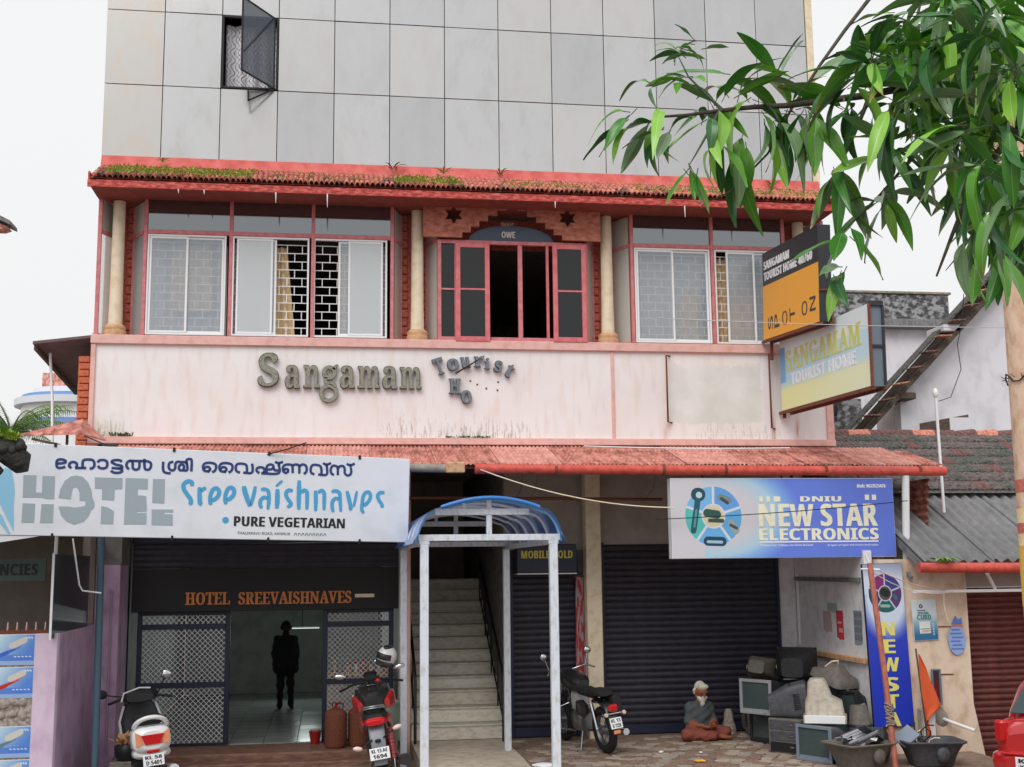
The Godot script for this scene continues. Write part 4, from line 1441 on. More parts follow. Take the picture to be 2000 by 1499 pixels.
	# ---- raised letters on the parapet
	nmat("letter_face", [c8(92, 86, 72), c8(140, 142, 126), c8(158, 160, 144)], 0.7, Vector3.ONE * 3.0, 0.02)
	nmat("letter_side", [c8(58, 44, 36), c8(88, 80, 68)], 0.85, Vector3.ONE * 3.0, 0.02)
	var T := thing("parapet_lettering", "weathered grey-green raised letters on the pink parapet, some lost or crooked", "lettering")
	var big := [["S", -0.881, 5.194, 0.293, 0.482, 0.0], ["a", -0.551, 5.101, 0.21, 0.331, 0.0], ["n", -0.288, 5.107, 0.232, 0.325, 0.0], ["a", 0.204, 5.106, 0.213, 0.326, 0.0], ["m", 0.503, 5.106, 0.314, 0.32, 0.0], ["a", 0.797, 5.106, 0.215, 0.328, 0.0], ["m", 1.088, 5.102, 0.31, 0.314, 0.0],
		["T", 1.49, 5.276, 0.15, 0.24, 0.32], ["o", 1.687, 5.304, 0.165, 0.17, 0.15], ["u", 1.866, 5.336, 0.139, 0.155, 0.08], ["r", 2.06, 5.35, 0.147, 0.155, 0.0], ["i", 2.181, 5.325, 0.08, 0.163, -0.08], ["s", 2.336, 5.287, 0.12, 0.165, -0.25], ["t", 2.498, 5.226, 0.11, 0.2, -0.6], ["H", 1.714, 4.992, 0.17, 0.22, 0.0], ["o", 1.878, 4.84, 0.148, 0.193, 0.1]]
	for k in big:
		var small: bool = k[1] > 1.3
		var xf := Transform3D(Basis(Vector3.BACK, k[5]), Vector3(k[1], k[2], 0.018))
		words(k[0], "Droid Serif Plain", k[3], k[4], 0.05, mats.letter_side, T, xf, "letter_return")
		words(k[0], "Droid Serif Plain", k[3] * 0.93, k[4] * 0.95, 0.012, mats.letter_face if not small else mats.box_grey, T, xf.translated(Vector3(0, 0, 0.045)), "letter")
	# the g with its big open bowl
	for q in [[0.058, 0.045, 0.018, mats.letter_side, "letter_return"], [0.05, 0.012, 0.057, mats.letter_face, "letter"]]:
		b = MB.new()
		var loop := []
		for i in 21: loop.append(Vector2(-0.045 + 0.075 * cos(TAU * i / 20), 5.165 + 0.075 * sin(TAU * i / 20)))
		b.stroke(PackedVector2Array(loop), q[0], q[1], flat(Vector3(0, 0, q[2])))
		loop = []
		for i in 25: loop.append(Vector2(-0.05 + 0.105 * cos(TAU * i / 24), 4.875 + 0.105 * sin(TAU * i / 24)))
		b.stroke(PackedVector2Array(loop), q[0], q[1], flat(Vector3(0, 0, q[2])))
		b.stroke(curve([Vector2(-0.09, 5.1), Vector2(-0.09, 5.03), Vector2(0.02, 5.0), Vector2(0.04, 4.95)], 5), q[0] * 0.85, q[1], flat(Vector3(0, 0, q[2])))
		b.stroke(curve([Vector2(0.01, 5.21), Vector2(0.05, 5.26), Vector2(0.07, 5.25)], 4), q[0] * 0.8, q[1], flat(Vector3(0, 0, q[2])))
		part(q[4], b, q[3], T)
	b = MB.new()
	for k in [[2.04, 5.1], [2.14, 5.05], [2.27, 4.995], [2.43, 4.97], [2.44, 5.09]]:
		b.ball(Vector3(k[0] - 0.1, k[1] - 0.02, 0.004), Vector3(0.014, 0.014, 0.012), Basis.IDENTITY, 6, 4)
	part("bolt_stubs", b, mats.letter_side, T)
	var st := thing("fallen_stick", "thin dark stick lodged slantwise across the small raised letters", "stick")
	b = MB.new()
	b.tube([Vector3(1.72, 5.17, 0.1), Vector3(1.95, 5.31, 0.09), Vector3(2.14, 5.44, 0.05)], [0.013, 0.011, 0.007], 5)
	part("stick", b, mats.black, st)
	# ---- toothbrush posters on the low wall
	var inks := [c8(66, 110, 206), c8(206, 52, 56), c8(110, 134, 150), c8(206, 52, 56)]
	var spots := [[1.40, "blue", "topmost of the four, below the spiked rail"], [1.03, "red", "second from the top, above the bare stone"], [0.37, "grey", "just under the bare stone strip"], [0.0, "red", "lowest of the four"]]
	for k in 4:
		im = Image.create(256, 100, false, Image.FORMAT_RGB8)
		for y in 100:
			for x in 256:
				var c := c8(206, 232, 244).lerp(c8(90, 140, 224), clampf((x - 120) / 130.0 + (y - 40) / 160.0, 0, 1))
				if y > 66: c = c.lerp(c8(84, 128, 220), 0.75)
				if y > 86: c = c.lerp(c8(200, 222, 244), 0.6)
				im.set_pixel(x, y, c)
		dab(im, Vector2(60, 104), Vector2(170, 58), 7.0, inks[k])
		dab(im, Vector2(170, 58), Vector2(206, 40), 5.0, inks[k])
		dab(im, Vector2(196, 42), Vector2(228, 24), 5.0, inks[k].lerp(Color.WHITE, 0.3))
		dab(im, Vector2(184, 36), Vector2(222, 18), 11.0, c8(216, 214, 206))
		for q in 5: dab(im, Vector2(192 + q * 12, 72), Vector2(197 + q * 12, 73), 2.2, c8(236, 242, 250))
		for q in 3: dab(im, Vector2(228 + q * 8, 8), Vector2(232 + q * 8, 12), 2.4, c8(226, 236, 250))
		var O := thing("toothbrush_poster", "poster of a %s toothbrush on blue, %s" % [spots[k][1], spots[k][2]], "poster", Vector3.ZERO, 0.0, "toothbrush posters on the low wall")
		board(O, flat(Vector3(-4.25, spots[k][0], 2.035)), 0.89, 0.35, 0.006, mats.print_white, imat("toothbrush_print_%d" % k, im, 0.3))
	# ---- paper and stickers on the right-hand walls
	im = Image.create(120, 180, false, Image.FORMAT_RGB8)
	for y in 180:
		for x in 120:
			im.set_pixel(x, y, c8(214, 228, 236).lerp(c8(40, 108, 156), clampf((y - 70) / 90.0, 0, 1)))
	dab(im, Vector2(44, 26), Vector2(44, 26), 10.0, c8(40, 56, 110))
	dab(im, Vector2(46, 24), Vector2(42, 28), 3.0, c8(226, 232, 240))
	dab(im, Vector2(24, 45), Vector2(64, 45), 2.5, c8(60, 80, 130))
	for k in [[30, 96, 84, 150, c8(232, 238, 236)], [34, 128, 80, 132, c8(60, 140, 90)], [44, 136, 84, 139, c8(226, 90, 60)], [36, 142, 76, 145, c8(60, 140, 90)]]:
		im.fill_rect(Rect2i(k[0], k[1], k[2] - k[0], k[3] - k[1]), k[4])
	for q in 8: dab(im, Vector2(96, 108 + q * 7), Vector2(102, 108 + q * 7), 2.0, c8(220, 232, 240))
	var cp := thing("curd_poster", "blue and white dairy poster hung on the cream wall beside the upright sign", "poster")
	board(cp, Transform3D(Basis(Vector3.BACK, 0.03), Vector3(7.665, 1.425, 1.525)), 0.35, 0.53, 0.006, mats.print_white, imat("curd_print", im, 0.3))
	words("CURD", "Droid Sans Bold", 0.2, 0.065, 0.003, mat("ink_teal", c8(60, 150, 140), 0.5), cp, flat(Vector3(7.82, 1.735, 1.527)))
	words("SPECIAL", "Droid Sans Bold", 0.16, 0.03, 0.003, mats.ink_teal, cp, flat(Vector3(7.81, 1.79, 1.527)))
	var ov := thing("oval_sticker", "torn oval blue and white sticker on the wall beside the maroon shutter", "sticker")
	b = MB.new()
	var ell := PackedVector2Array()
	for i in 20: ell.append(Vector2(cos(TAU * i / 20) * 0.125, sin(TAU * i / 20) * 0.2))
	b.plate(ell, 0.002, flat(Vector3(8.27, 1.43, 1.521)))
	part("paper", b, mat("sticker_blue", c8(150, 176, 224), 0.5), ov)
	b = MB.new()
	for k in 6: b.span(Vector3(8.18 + 0.02 * (k % 2), 1.3 + k * 0.05, 1.5235), Vector3(8.36 - 0.02 * (k % 3), 1.322 + k * 0.05, 1.5245))
	part("print_lines", b, mat("sticker_ink", c8(90, 128, 206), 0.5), ov)
	b = MB.new()
	b.span(Vector3(8.2, 1.6, 1.5235), Vector3(8.36, 1.625, 1.5245))
	part("red_line", b, mat("sticker_red", c8(206, 110, 110), 0.5), ov)
	b = MB.new()
	b.plate(PackedVector2Array([Vector2(8.2, 1.64), Vector2(8.36, 1.64), Vector2(8.35, 1.72), Vector2(8.3, 1.69), Vector2(8.27, 1.75), Vector2(8.23, 1.68)]), 0.002, flat(Vector3(0, 0, 1.5215)))
	part("crest", b, mats.sticker_ink, ov)
	# bills pasted on the white wing wall
	var bills := [[0.42, 1.42, 0.24, 0.38, "sign_red", c8(206, 62, 76), "torn crimson bill pasted on the white side wall"], [-0.05, 1.5, 0.3, 0.28, "bill_pale", c8(196, 168, 170), "faded pink bill pasted left of the crimson one on the side wall"], [0.12, 1.78, 0.36, 0.12, "bill_green", c8(164, 180, 170), "faded grey-green strip of bills above the crimson bill"], [1.0, 1.38, 0.26, 0.44, "bill_grid", c8(150, 152, 156), "printed calendar sheet on the side wall beside the upright sign"]]
	for k in bills:
		var o := thing("wall_bill", k[6], "poster")
		b = MB.new()
		var jag := PackedVector2Array()
		for i in 6: jag.append(Vector2(k[0] + k[2] * i / 5.0, k[1] + rng.randf_range(-0.03, 0.02)))
		for i in 5: jag.append(Vector2(k[0] + k[2] + rng.randf_range(-0.02, 0.02), k[1] + k[3] * (i + 1) / 5.0))
		jag.append(Vector2(k[0], k[1] + k[3]))
		b.plate(jag, 0.002, Transform3D(Basis(Vector3(0, 0, 1), Vector3.UP, Vector3(-1, 0, 0)), Vector3(7.0645, 0, 0)))
		part("paper", b, mat(k[4], k[5], 0.8), o)
		if k[4] == "bill_grid":
			for i in 12:
				spanpart("day_block", Vector3(7.0615, 1.42 + (i / 3) * 0.1, 1.02 + (i % 3) * 0.08), Vector3(7.0622, 1.5 + (i / 3) * 0.1, 1.085 + (i % 3) * 0.08), mats.box_grey, o)
		elif k[4] == "sign_red":
			b = MB.new()
			b.span(Vector3(7.0612, 1.5, 0.5), Vector3(7.0622, 1.56, 0.62))
			b.span(Vector3(7.0612, 1.62, 0.46), Vector3(7.0622, 1.65, 0.6))
			part("print_lines", b, mat("bill_ink", c8(228, 170, 170), 0.8), o)
	# shop sign in the dark on the left
	var dk := thing("dim_shop_sign", "dark green board with dim capitals inside the unlit shop on the left", "sign")
	spanpart("panel", Vector3(-5.4, 2.35, 1.0), Vector3(-3.5, 2.62, 1.04), mat("board_green", c8(84, 104, 98), 0.7), dk)
	words("ENCIES", "Droid Sans Bold", 0.54, 0.14, 0.004, mats.ink_black, dk, flat(Vector3(-3.86, 2.49, 1.04)))
	var bn := thing("red_banner", "narrow torn red and white hanging banner beside the cream pillar", "banner")
	im = Image.create(40, 200, false, Image.FORMAT_RGB8)
	for y in 200:
		for x in 40:
			var v := fn.get_noise_2d(x * 3.0, y * 1.2 + 90)
			im.set_pixel(x, y, c8(160, 42, 46) if v > -0.02 else c8(150, 140, 142))
	b = MB.new()
	b.uvquad(Vector3(3.58, 0.75, -0.93), Vector3(3.725, 0.72, -0.93), Vector3(3.715, 2.3, -0.93), Vector3(3.6, 2.3, -0.93))
	b.quad(Vector3(3.58, 0.75, -0.932), Vector3(3.6, 2.3, -0.932), Vector3(3.715, 2.3, -0.932), Vector3(3.725, 0.72, -0.932))
	part("cloth", b, imat("banner_print", im, 0.7), bn)
	b = MB.new()
	b.tube([Vector3(3.57, 2.305, -0.93), Vector3(3.74, 2.305, -0.93)], 0.01, 6)
	part("rod", b, mats.rust, bn)


func surroundings():
	var b: MB
	# ---- low house on the right with tiled and sheeted roof
	nmat("cream_wall", [c8(186, 160, 132), c8(226, 206, 184), c8(234, 218, 200)], 0.85, Vector3(0.5, 0.35, 0.5), 0.016, 0.15)
	nmat("maroon_slat", [c8(70, 30, 28), c8(98, 46, 42), c8(122, 72, 66)], 0.5, Vector3(0.6, 2, 0.6), 0.02)
	nmat("asbestos", [c8(84, 84, 86), c8(126, 126, 128), c8(150, 149, 150)], 0.9, Vector3(0.9, 0.5, 0.5), 0.025, 0.2)
	mat("maroon", c8(84, 40, 36), 0.5)
	var H := thing("tiled_house", "low cream shop house with weathered tile and grey sheet roof at the right", "building")
	var wall := MB.new()
	wall.plate(PackedVector2Array([Vector2(7.22, -0.3), Vector2(8.62, -0.3), Vector2(8.46, 0.6), Vector2(8.46, 2.5), Vector2(7.22, 2.5)]), 0.24, flat(Vector3(0, 0, 1.26)))
	part("front_wall", wall, mats.cream_wall, H)
	spanpart("front_wall", Vector3(9.5, -0.3, 1.2), Vector3(12.5, 2.5, 1.45), mats.cream_wall, H)
	spanpart("front_wall", Vector3(8.462, 2.12, 1.2), Vector3(9.498, 2.5, 1.4), mats.dark_inside, H)
	spanpart("rear_wall", Vector3(7.6, -0.3, -5.6), Vector3(12.5, 3.2, -5.4), mats.cream_wall, H)
	spanpart("side_wall", Vector3(7.22, -0.3, -5.4), Vector3(7.4, 2.5, 1.25), mats.cream_wall, H)
	shutter(H, 8.57, 9.45, -0.2, 2.1, 1.22, mats.maroon_slat, 0.082, mats.maroon)
	var R := group_node("house_roof", H)
	var x := 7.62
	var i := 0
	while x < 12.0:
		part("roof_sheet", corrugated(x, x + 0.98, Vector2(-0.1, 3.52 + 0.01 * (i % 2)), Vector2(2.02 + rng.randf_range(-0.02, 0.03), 2.46 + 0.01 * (i % 2)), 0.16, 0.028), mats.asbestos, R)
		x += 0.96
		i += 1
	var tile := MB.new()
	tile.grp = 1
	var prof := []
	for k in 9: prof.append(Vector2(-0.11 + 0.0275 * k, 0.018 * absf(sin(k * PI / 4.0)) + (0.012 if k == 8 else 0.0)))
	for k in 8:
		var p: Vector2 = prof[k]
		var q: Vector2 = prof[k + 1]
		tile.quad(Vector3(p.x, p.y + 0.03, 0.2), Vector3(q.x, q.y + 0.03, 0.2), Vector3(q.x, q.y, -0.2), Vector3(p.x, p.y, -0.2))
		tile.quad(Vector3(p.x, p.y, 0.2), Vector3(q.x, q.y, 0.2), Vector3(q.x, q.y + 0.03, 0.2), Vector3(p.x, p.y + 0.03, 0.2))
	var tm := tile.done()
	var lean := Basis(Vector3.RIGHT, atan2(1.1, 2.35))
	for r in 7:
		for c in 22:
			var t := (r + 0.4) / 7.0
			var pos := Vector3(7.5 + c * 0.214 + rng.randf_range(-0.008, 0.008), lerpf(3.5, 4.58, t) + 0.02 + rng.randf_range(0, 0.012), lerpf(0.05, -2.3, t))
			inst("roof_tile", tm, mats["tile_grey_%d" % [0, 2, 0, 2, 0, 0, 2, 1, 0, 2][rng.randi() % 10]], R, Transform3D(lean.rotated(Vector3.UP, rng.randf_range(-0.04, 0.04)), pos))
	b = MB.new()
	b.quad(Vector3(7.4, 3.46, 0.2), Vector3(12.2, 3.46, 0.2), Vector3(12.2, 4.55, -2.35), Vector3(7.4, 4.55, -2.35))
	b.quad(Vector3(7.4, 4.55, -2.35), Vector3(12.2, 4.55, -2.35), Vector3(12.2, 3.1, -5.6), Vector3(7.4, 3.1, -5.6))
	part("roof_boards", b, mats.tile_grey_2, R)
	var rm := MB.new()
	rm.grp = 1
	for k in 8:
		var a0 := PI * k / 8
		var a1 := PI * (k + 1) / 8
		rm.quad(Vector3(-0.2, sin(a0) * 0.1, cos(a0) * 0.13), Vector3(0.2, sin(a0) * 0.12, cos(a0) * 0.15), Vector3(0.2, sin(a1) * 0.12, cos(a1) * 0.15), Vector3(-0.2, sin(a1) * 0.1, cos(a1) * 0.13))
	var rmesh := rm.done()
	for k in 12:
		inst("ridge_tile", rmesh, mats.tile_grey_1 if k % 3 else mats.tile_red_1, R, Transform3D(Basis(Vector3.FORWARD, rng.randf_range(-0.05, 0.05)), Vector3(7.6 + k * 0.385, 4.58, -2.36)))
	b = MB.new()
	b.bar(Vector3(7.64, 3.40, 0.0), Vector3(7.64, 2.38, 1.98), 0.05, 0.09)
	b.bar(Vector3(7.64, 2.9, 0.4), Vector3(7.64, 2.25, 1.6), 0.04, 0.05)
	part("verge_rafter", b, mats.asbestos, R)
	b = MB.new()
	b.tube([Vector3(7.5, 2.385, 2.1), Vector3(9.0, 2.37, 2.1), Vector3(12.0, 2.35, 2.1)], 0.066, 12)
	part("eaves_gutter", b, mats.gutter_red, H)
	b = MB.new()
	b.span(Vector3(7.56, 2.055, 1.74), Vector3(9.2, 2.095, 1.8), 0.004)
	b.tube([Vector3(8.55, 2.3, 1.9), Vector3(8.72, 2.1, 1.77)], 0.025, 6)
	part("light_batten", b, mats.white_frame, H)
	# outlet pipe with a ring of broken plaster
	b = MB.new()
	b.tube([Vector3(8.0, 0.42, 1.48), Vector3(8.1, 0.37, 1.62), Vector3(8.26, 0.3, 1.86)], 0.022, 8)
	part("outlet_pipe", b, mats.white_frame, H)
	b = MB.new()
	b.ball(Vector3(7.98, 0.44, 1.49), Vector3(0.11, 0.15, 0.03), Basis(Vector3.BACK, 0.5), 12, 6)
	part("broken_plaster", b, mats.concrete, H)
	for y in [1.6, 0.98]:
		b = MB.new()
		b.tube([Vector3(7.98, y, 1.503), Vector3(8.1, y + 0.005, 1.506), Vector3(8.2, y, 1.503)], 0.008, 5)
		part("wall_staple", b, mats.rust, H)
	# ---- slender antenna mast
	var An := thing("antenna_mast", "thin white mast with a bulb tip rising from the grey sheet roof", "mast")
	b = MB.new()
	b.tube([Vector3(8.63, 2.95, 0.72), Vector3(8.63, 3.9, 0.7), Vector3(8.62, 4.8, 0.7)], 0.022, 8)
	part("mast", b, mats.white_frame, An)
	b = MB.new()
	b.ball(Vector3(8.62, 4.87, 0.7), Vector3(0.04, 0.075, 0.04))
	part("bulb", b, mats.white_frame, An)
	b = MB.new()
	b.lathe([Vector2(0.05, -0.02), Vector2(0.045, 0.1), Vector2(0.03, 0.18)], flat(Vector3(8.63, 2.97, 0.72)), 8)
	part("foot", b, mats.asbestos, An)
	# ---- steep gabled house behind
	nmat("lavender_wall", [c8(196, 194, 202), c8(224, 223, 230), c8(230, 229, 235)], 0.85, Vector3(0.3, 0.2, 0.3), 0.016, 0.1)
	nmat("old_timber", [c8(58, 46, 40), c8(92, 80, 72), c8(116, 104, 96)], 0.9, Vector3(1, 3, 1), 0.02, 0.2)
	var Gh := thing("gabled_house", "white house with a steep tiled gable and exposed rafter behind the tiled roof", "building")
	b = MB.new()
	b.plate(PackedVector2Array([Vector2(10.2, 0), Vector2(16, 0), Vector2(16, 6.6), Vector2(13.4, 8.7), Vector2(10.2, 5.35)]), 0.25, flat(Vector3(0, 0, -3.85)))
	part("gable_wall", b, mats.lavender_wall, Gh)
	spanpart("side_wall", Vector3(10.2, 0, -4.6), Vector3(10.4, 5.3, -3.86), mats.lavender_wall, Gh)
	b = MB.new()
	b.plate(PackedVector2Array([Vector2(10.55, 4.8), Vector2(11.5, 4.8), Vector2(11.5, 5.12), Vector2(10.55, 4.95)]), 0.02, flat(Vector3(0, 0, -3.6)))
	part("vent_opening", b, mats.old_timber, Gh)
	spanpart("vent_flap", Vector3(11.12, 4.78, -3.58), Vector3(11.5, 5.06, -3.56), mats.lavender_wall, Gh)
	b = MB.new()
	var e0 := Vector3(8.85, 4.55, 0)
	var e1 := Vector3(13.3, 9.05, 0)
	var nrm := Vector3(-0.707, 0.707, 0)
	b.bar(e0 - nrm * 0.03 + Vector3(0, 0, -3.65), e1 - nrm * 0.03 + Vector3(0, 0, -3.35), 0.3, 0.04, nrm)
	part("roof_slope", b, mats.tile_grey_2, Gh)
	b = MB.new()
	b.bar(e1 + Vector3(0.02, 0, -3.65), Vector3(17, 5.6, -3.35), 0.3, 0.04, Vector3(0.7, 0.7, 0))
	part("roof_slope", b, mats.tile_grey_2, Gh)
	b = MB.new()
	b.bar(e0 + Vector3(0.35, 0.05, -3.3), e1 - nrm * 0.28 + Vector3(0, 0, -3.3), 0.1, 0.09, nrm)
	part("rafter", b, mats.old_timber, Gh)
	b = MB.new()
	b.bar(e0 - nrm * 0.17 + Vector3(0, 0, -3.42), e1 - nrm * 0.17 + Vector3(0, 0, -3.42), 0.03, 0.2, nrm)
	nmat("wet_timber", [c8(40, 34, 30), c8(60, 52, 46), c8(76, 68, 62)], 0.9, Vector3(1, 3, 1), 0.02, 0.2)
	part("barge_board", b, mats.wet_timber, Gh)
	for k in 15:
		var q := MB.new()
		q.box(Vector3.ZERO, Vector3(0.26, 0.035, 0.2), Basis.IDENTITY, 0.012)
		part("verge_tile", q, mats.tile_grey_1 if k % 3 else mats.tile_red_2, Gh, Transform3D(Basis(Vector3.BACK, 0.12 + rng.randf_range(-0.1, 0.1)), e0.lerp(e1, (k + 0.8) / 15.5) - nrm * 0.07 + Vector3(0.02, 0, -3.14)))
	for k in [[10.0, 5.35], [10.95, 6.6]]:
		spanpart("purlin_end", Vector3(k[0], k[1], -3.9), Vector3(k[0] + 0.34, k[1] + 0.12, -3.25), mats.lavender_wall if k[0] > 10.5 else mats.old_timber, Gh, 0.01)
	# ---- stained block further back
	nmat("mould", [c8(40, 40, 42), c8(112, 112, 114), c8(196, 196, 198)], 0.95, Vector3(0.5, 0.7, 0.5), 0.02, 0.2, 0.0, 0.16)
	var Gb := thing("stained_block", "white building with a blackened mouldy parapet behind the gabled house", "building")
	spanpart("wall", Vector3(11.2, 0, -14), Vector3(17.5, 8.0, -10), mats.lavender_wall, Gb)
	spanpart("parapet", Vector3(11.15, 8.2, -14), Vector3(14.75, 8.86, -9.95), mats.mould, Gb, 0.02)
	spanpart("roof_edge", Vector3(11.1, 8.0, -14), Vector3(14.8, 8.199, -9.7), mats.asbestos, Gb, 0.01)
	spanpart("coping", Vector3(11.1, 8.861, -14), Vector3(14.8, 8.92, -9.9), mats.concrete, Gb, 0.01)
	var Dw := thing("mossy_wall", "dark mouldy wall beside the lodge under the pale sign", "wall")
	spanpart("wall", Vector3(8.4, 0, -6.3), Vector3(10.6, 5.75, -6.1), mats.mould, Dw)
	var Tk := thing("water_tank", "small black water tank half hidden behind the pale sign", "tank")
	b = MB.new()
	b.lathe([Vector2(0.34, 0), Vector2(0.36, 0.1), Vector2(0.34, 0.4), Vector2(0.3, 0.5), Vector2(0.14, 0.56)], flat(Vector3(9.75, 5.4, -6.2)), 16)
	part("drum", b, mats.black, Tk)
	b = MB.new()
	b.lathe([Vector2(0.14, 0.56), Vector2(0.14, 0.6), Vector2(0.02, 0.62)], flat(Vector3(9.75, 5.4, -6.2)), 12)
	part("lid", b, mats.black, Tk)
	spanpart("stand", Vector3(9.4, 0, -6.5), Vector3(10.1, 5.4, -6.31), mats.mould, Tk)
	# ---- neighbours on the left
	nmat("stone", [c8(96, 84, 76), c8(170, 158, 150), c8(214, 208, 204)], 0.9, Vector3.ONE * 1.4, 0.03, 0.5)
	nmat("lilac_pale", [c8(196, 168, 196), c8(222, 200, 222), c8(230, 212, 230)], 0.75, Vector3(0.4, 0.3, 0.4), 0.016, 0.12)
	var Lw := thing("lilac_wall", "low wall with lilac end faces and bare rubble between the toothbrush posters", "wall")
	spanpart("rubble_core", Vector3(-6.0, -0.2, 1.6), Vector3(-3.37, 1.74, 2.02), mats.stone, Lw)
	spanpart("front_end", Vector3(-3.368, -0.2, 1.9), Vector3(-3.115, 1.75, 2.03), mats.lilac_pale, Lw, 0.006)
	spanpart("long_side", Vector3(-3.36, -0.2, -0.6), Vector3(-3.12, 1.745, 1.898), mats.lilac, Lw, 0.006)
	for k in 14:
		b = MB.new()
		b.ball(Vector3.ZERO, Vector3(rng.randf_range(0.05, 0.1), rng.randf_range(0.04, 0.07), 0.04), Basis(Vector3.BACK, rng.randf_range(-0.5, 0.5)), 8, 5)
		part("stone", b, mats.stone, Lw, flat(Vector3(-4.2 + (k / 2) * 0.125 + rng.randf_range(-0.02, 0.02), 0.84 + 0.13 * (k % 2) + rng.randf_range(-0.02, 0.02), 2.01)))
	var Sp := thing("spiked_rail", "rusty pink rail of short spikes on top of the poster wall", "railing")
	spanpart("rail", Vector3(-6.0, 1.742, 1.85), Vector3(-3.25, 1.79, 1.9), mats.rust, Sp)
	for k in 12:
		b = MB.new()
		b.tube([Vector3(-3.29 - k * 0.105, 1.79, 1.875), Vector3(-3.29 - k * 0.105, 1.88, 1.875)], [0.012, 0.008], 6)
		part("spike", b, mats.ledge_paint, Sp)
	var Sh := thing("dark_shop", "unlit shop recess behind the poster wall at the left edge", "building")
	spanpart("rear_wall", Vector3(-8, -0.2, -1.6), Vector3(-3.21, 3.9, -1.5), mats.dark_inside, Sh)
	spanpart("ceiling", Vector3(-8, 3.0, -1.5), Vector3(-3.3, 3.1, 1.9), mats.dark_inside, Sh)
	spanpart("side_wall", Vector3(-8.1, -0.2, -1.5), Vector3(-8.0, 3.0, 1.9), mats.dark_inside, Sh)
	spanpart("partition", Vector3(-3.3, 1.75, -1.5), Vector3(-3.21, 3.0, -0.2), mats.dark_inside, Sh)
	var Db := thing("side_board", "dark signboard seen edge on with a white rim above the lilac wall", "sign")
	spanpart("panel", Vector3(-3.18, 1.7, 0.1), Vector3(-3.15, 2.66, 2.18), mat("board_dark", c8(52, 56, 60), 0.4), Db)
	spanpart("rim", Vector3(-3.178, 1.69, 2.181), Vector3(-3.152, 2.67, 2.2), mats.white_frame, Db)
	b = MB.new()
	b.tube([Vector3(-3.165, 2.66, 2.1), Vector3(-3.14, 2.9, 2.2)], 0.02, 8)
	part("support", b, mats.white_frame, Db)
	var Bp := thing("blue_pole", "slim blue-grey pole under the restaurant sign by the lilac wall", "pole")
	b = MB.new()
	b.tube([Vector3(-2.70, -0.18, 1.7), Vector3(-2.715, 1.5, 1.7), Vector3(-2.73, 2.9, 1.7)], 0.042, 10)
	part("pole", b, mat("pole_blue", c8(66, 92, 110), 0.5), Bp)
	b = MB.new()
	b.tube([Vector3(-2.7, 2.2, 1.74), Vector3(-2.92, 2.23, 1.72), Vector3(-2.96, 2.3, 1.72), Vector3(-3.05, 2.85, 1.75)], 0.011, 7)
	part("bent_stay", b, mats.white_frame, Bp)
	# brick side block and lean-to sheets
	nmat("orange_brick", [c8(146, 74, 50), c8(200, 108, 76), c8(212, 138, 108)], 0.85, Vector3.ONE * 1.6, 0.03, 0.2)
	var Ob := thing("brick_block", "small orange brick wall beside the lodge's left corner", "wall")
	spanpart("core", Vector3(-3.55, 3.0, -1.4), Vector3(-3.27, 5.45, -0.64), mats.orange_brick, Ob)
	var q := MB.new()
	q.box(Vector3.ZERO, Vector3(0.15, 0.088, 0.06), Basis.IDENTITY, 0.01)
	var bm := q.done()
	for r in 13:
		for s in 2:
			inst("brick", bm, mats.orange_brick, Ob, Transform3D(Basis(Vector3.BACK, rng.randf_range(-0.02, 0.02)), Vector3(-3.47 + s * 0.16 + (0.012 if r % 2 else 0.0), 4.22 + r * 0.1, -0.63)))
	nmat("sheet_purple", [c8(84, 66, 68), c8(118, 98, 102)], 0.8, Vector3.ONE * 0.6, 0.02)
	var Ln := thing("lean_to_roof", "dull purple sheet lean-to roof sticking out left of the brick block", "roof")
	b = MB.new()
	var A := Vector3(-4.15, 5.61, -0.5)
	var B := Vector3(-3.29, 5.72, -0.5)
	var Cc := Vector3(-3.29, 5.5, -3.2)
	var D := Vector3(-4.1, 5.36, -3.2)
	var up := Vector3(0, 0.04, 0)
	b.away([A, B, Cc, D], Vector3(-3.7, 8, -1))
	b.away([A + up, B + up, Cc + up, D + up], Vector3(-3.7, 2, -1))
	b.away([A, B, B + up, A + up], Vector3(-3.7, 5.5, -3))
	b.away([A, D, D + up, A + up], Vector3(-3.0, 5.5, -1))
	part("sheet", b, mats.sheet_purple, Ln)
	b = MB.new()
	b.bar(A + Vector3(0.02, -0.03, -0.1), D + Vector3(0.02, -0.05, 0), 0.05, 0.07)
	part("rafter", b, mats.old_timber, Ln)
	b = MB.new()
	b.tube([Vector3(-4.0, 5.55, -0.9), Vector3(-3.93, 4.9, -0.85), Vector3(-3.88, 4.0, -0.8)], 0.02, 7)
	part("prop", b, mats.white_frame, Ln)
	var Rs := thing("bent_sheet", "loose bent salmon roofing sheet over the left end of the restaurant sign", "roof sheet")
	b = MB.new()
	var s0 := Vector3(-3.92, 4.13, 1.2)
	var s1 := Vector3(-3.16, 4.38, 0.9)
	var s2 := Vector3(-2.84, 4.09, 1.0)
	var s3 := Vector3(-3.1, 4.14, 1.35)
	for o in [Vector3.ZERO, Vector3(0, 0.015, -0.02)]:
		b.away([s0 + o, s1 + o, s3 + o], Vector3(-3.4, 4.2, -5) if o == Vector3.ZERO else Vector3(-3.4, 4.2, 9))
		b.away([s3 + o, s1 + o, s2 + o], Vector3(-3.4, 4.2, -5) if o == Vector3.ZERO else Vector3(-3.4, 4.2, 9))
	b.away([s0, s1, s1 + Vector3(-0.3, 0.1, -1.2), s0 + Vector3(-0.3, 0.1, -1.2)], Vector3(-3.4, 3, 0))
	part("sheet", b, mats.awning_red, Rs)
	b = MB.new()
	b.bar(Vector3(-3.7, 4.1, 1.2), Vector3(-3.35, 4.02, 1.2), 0.04, 0.03)
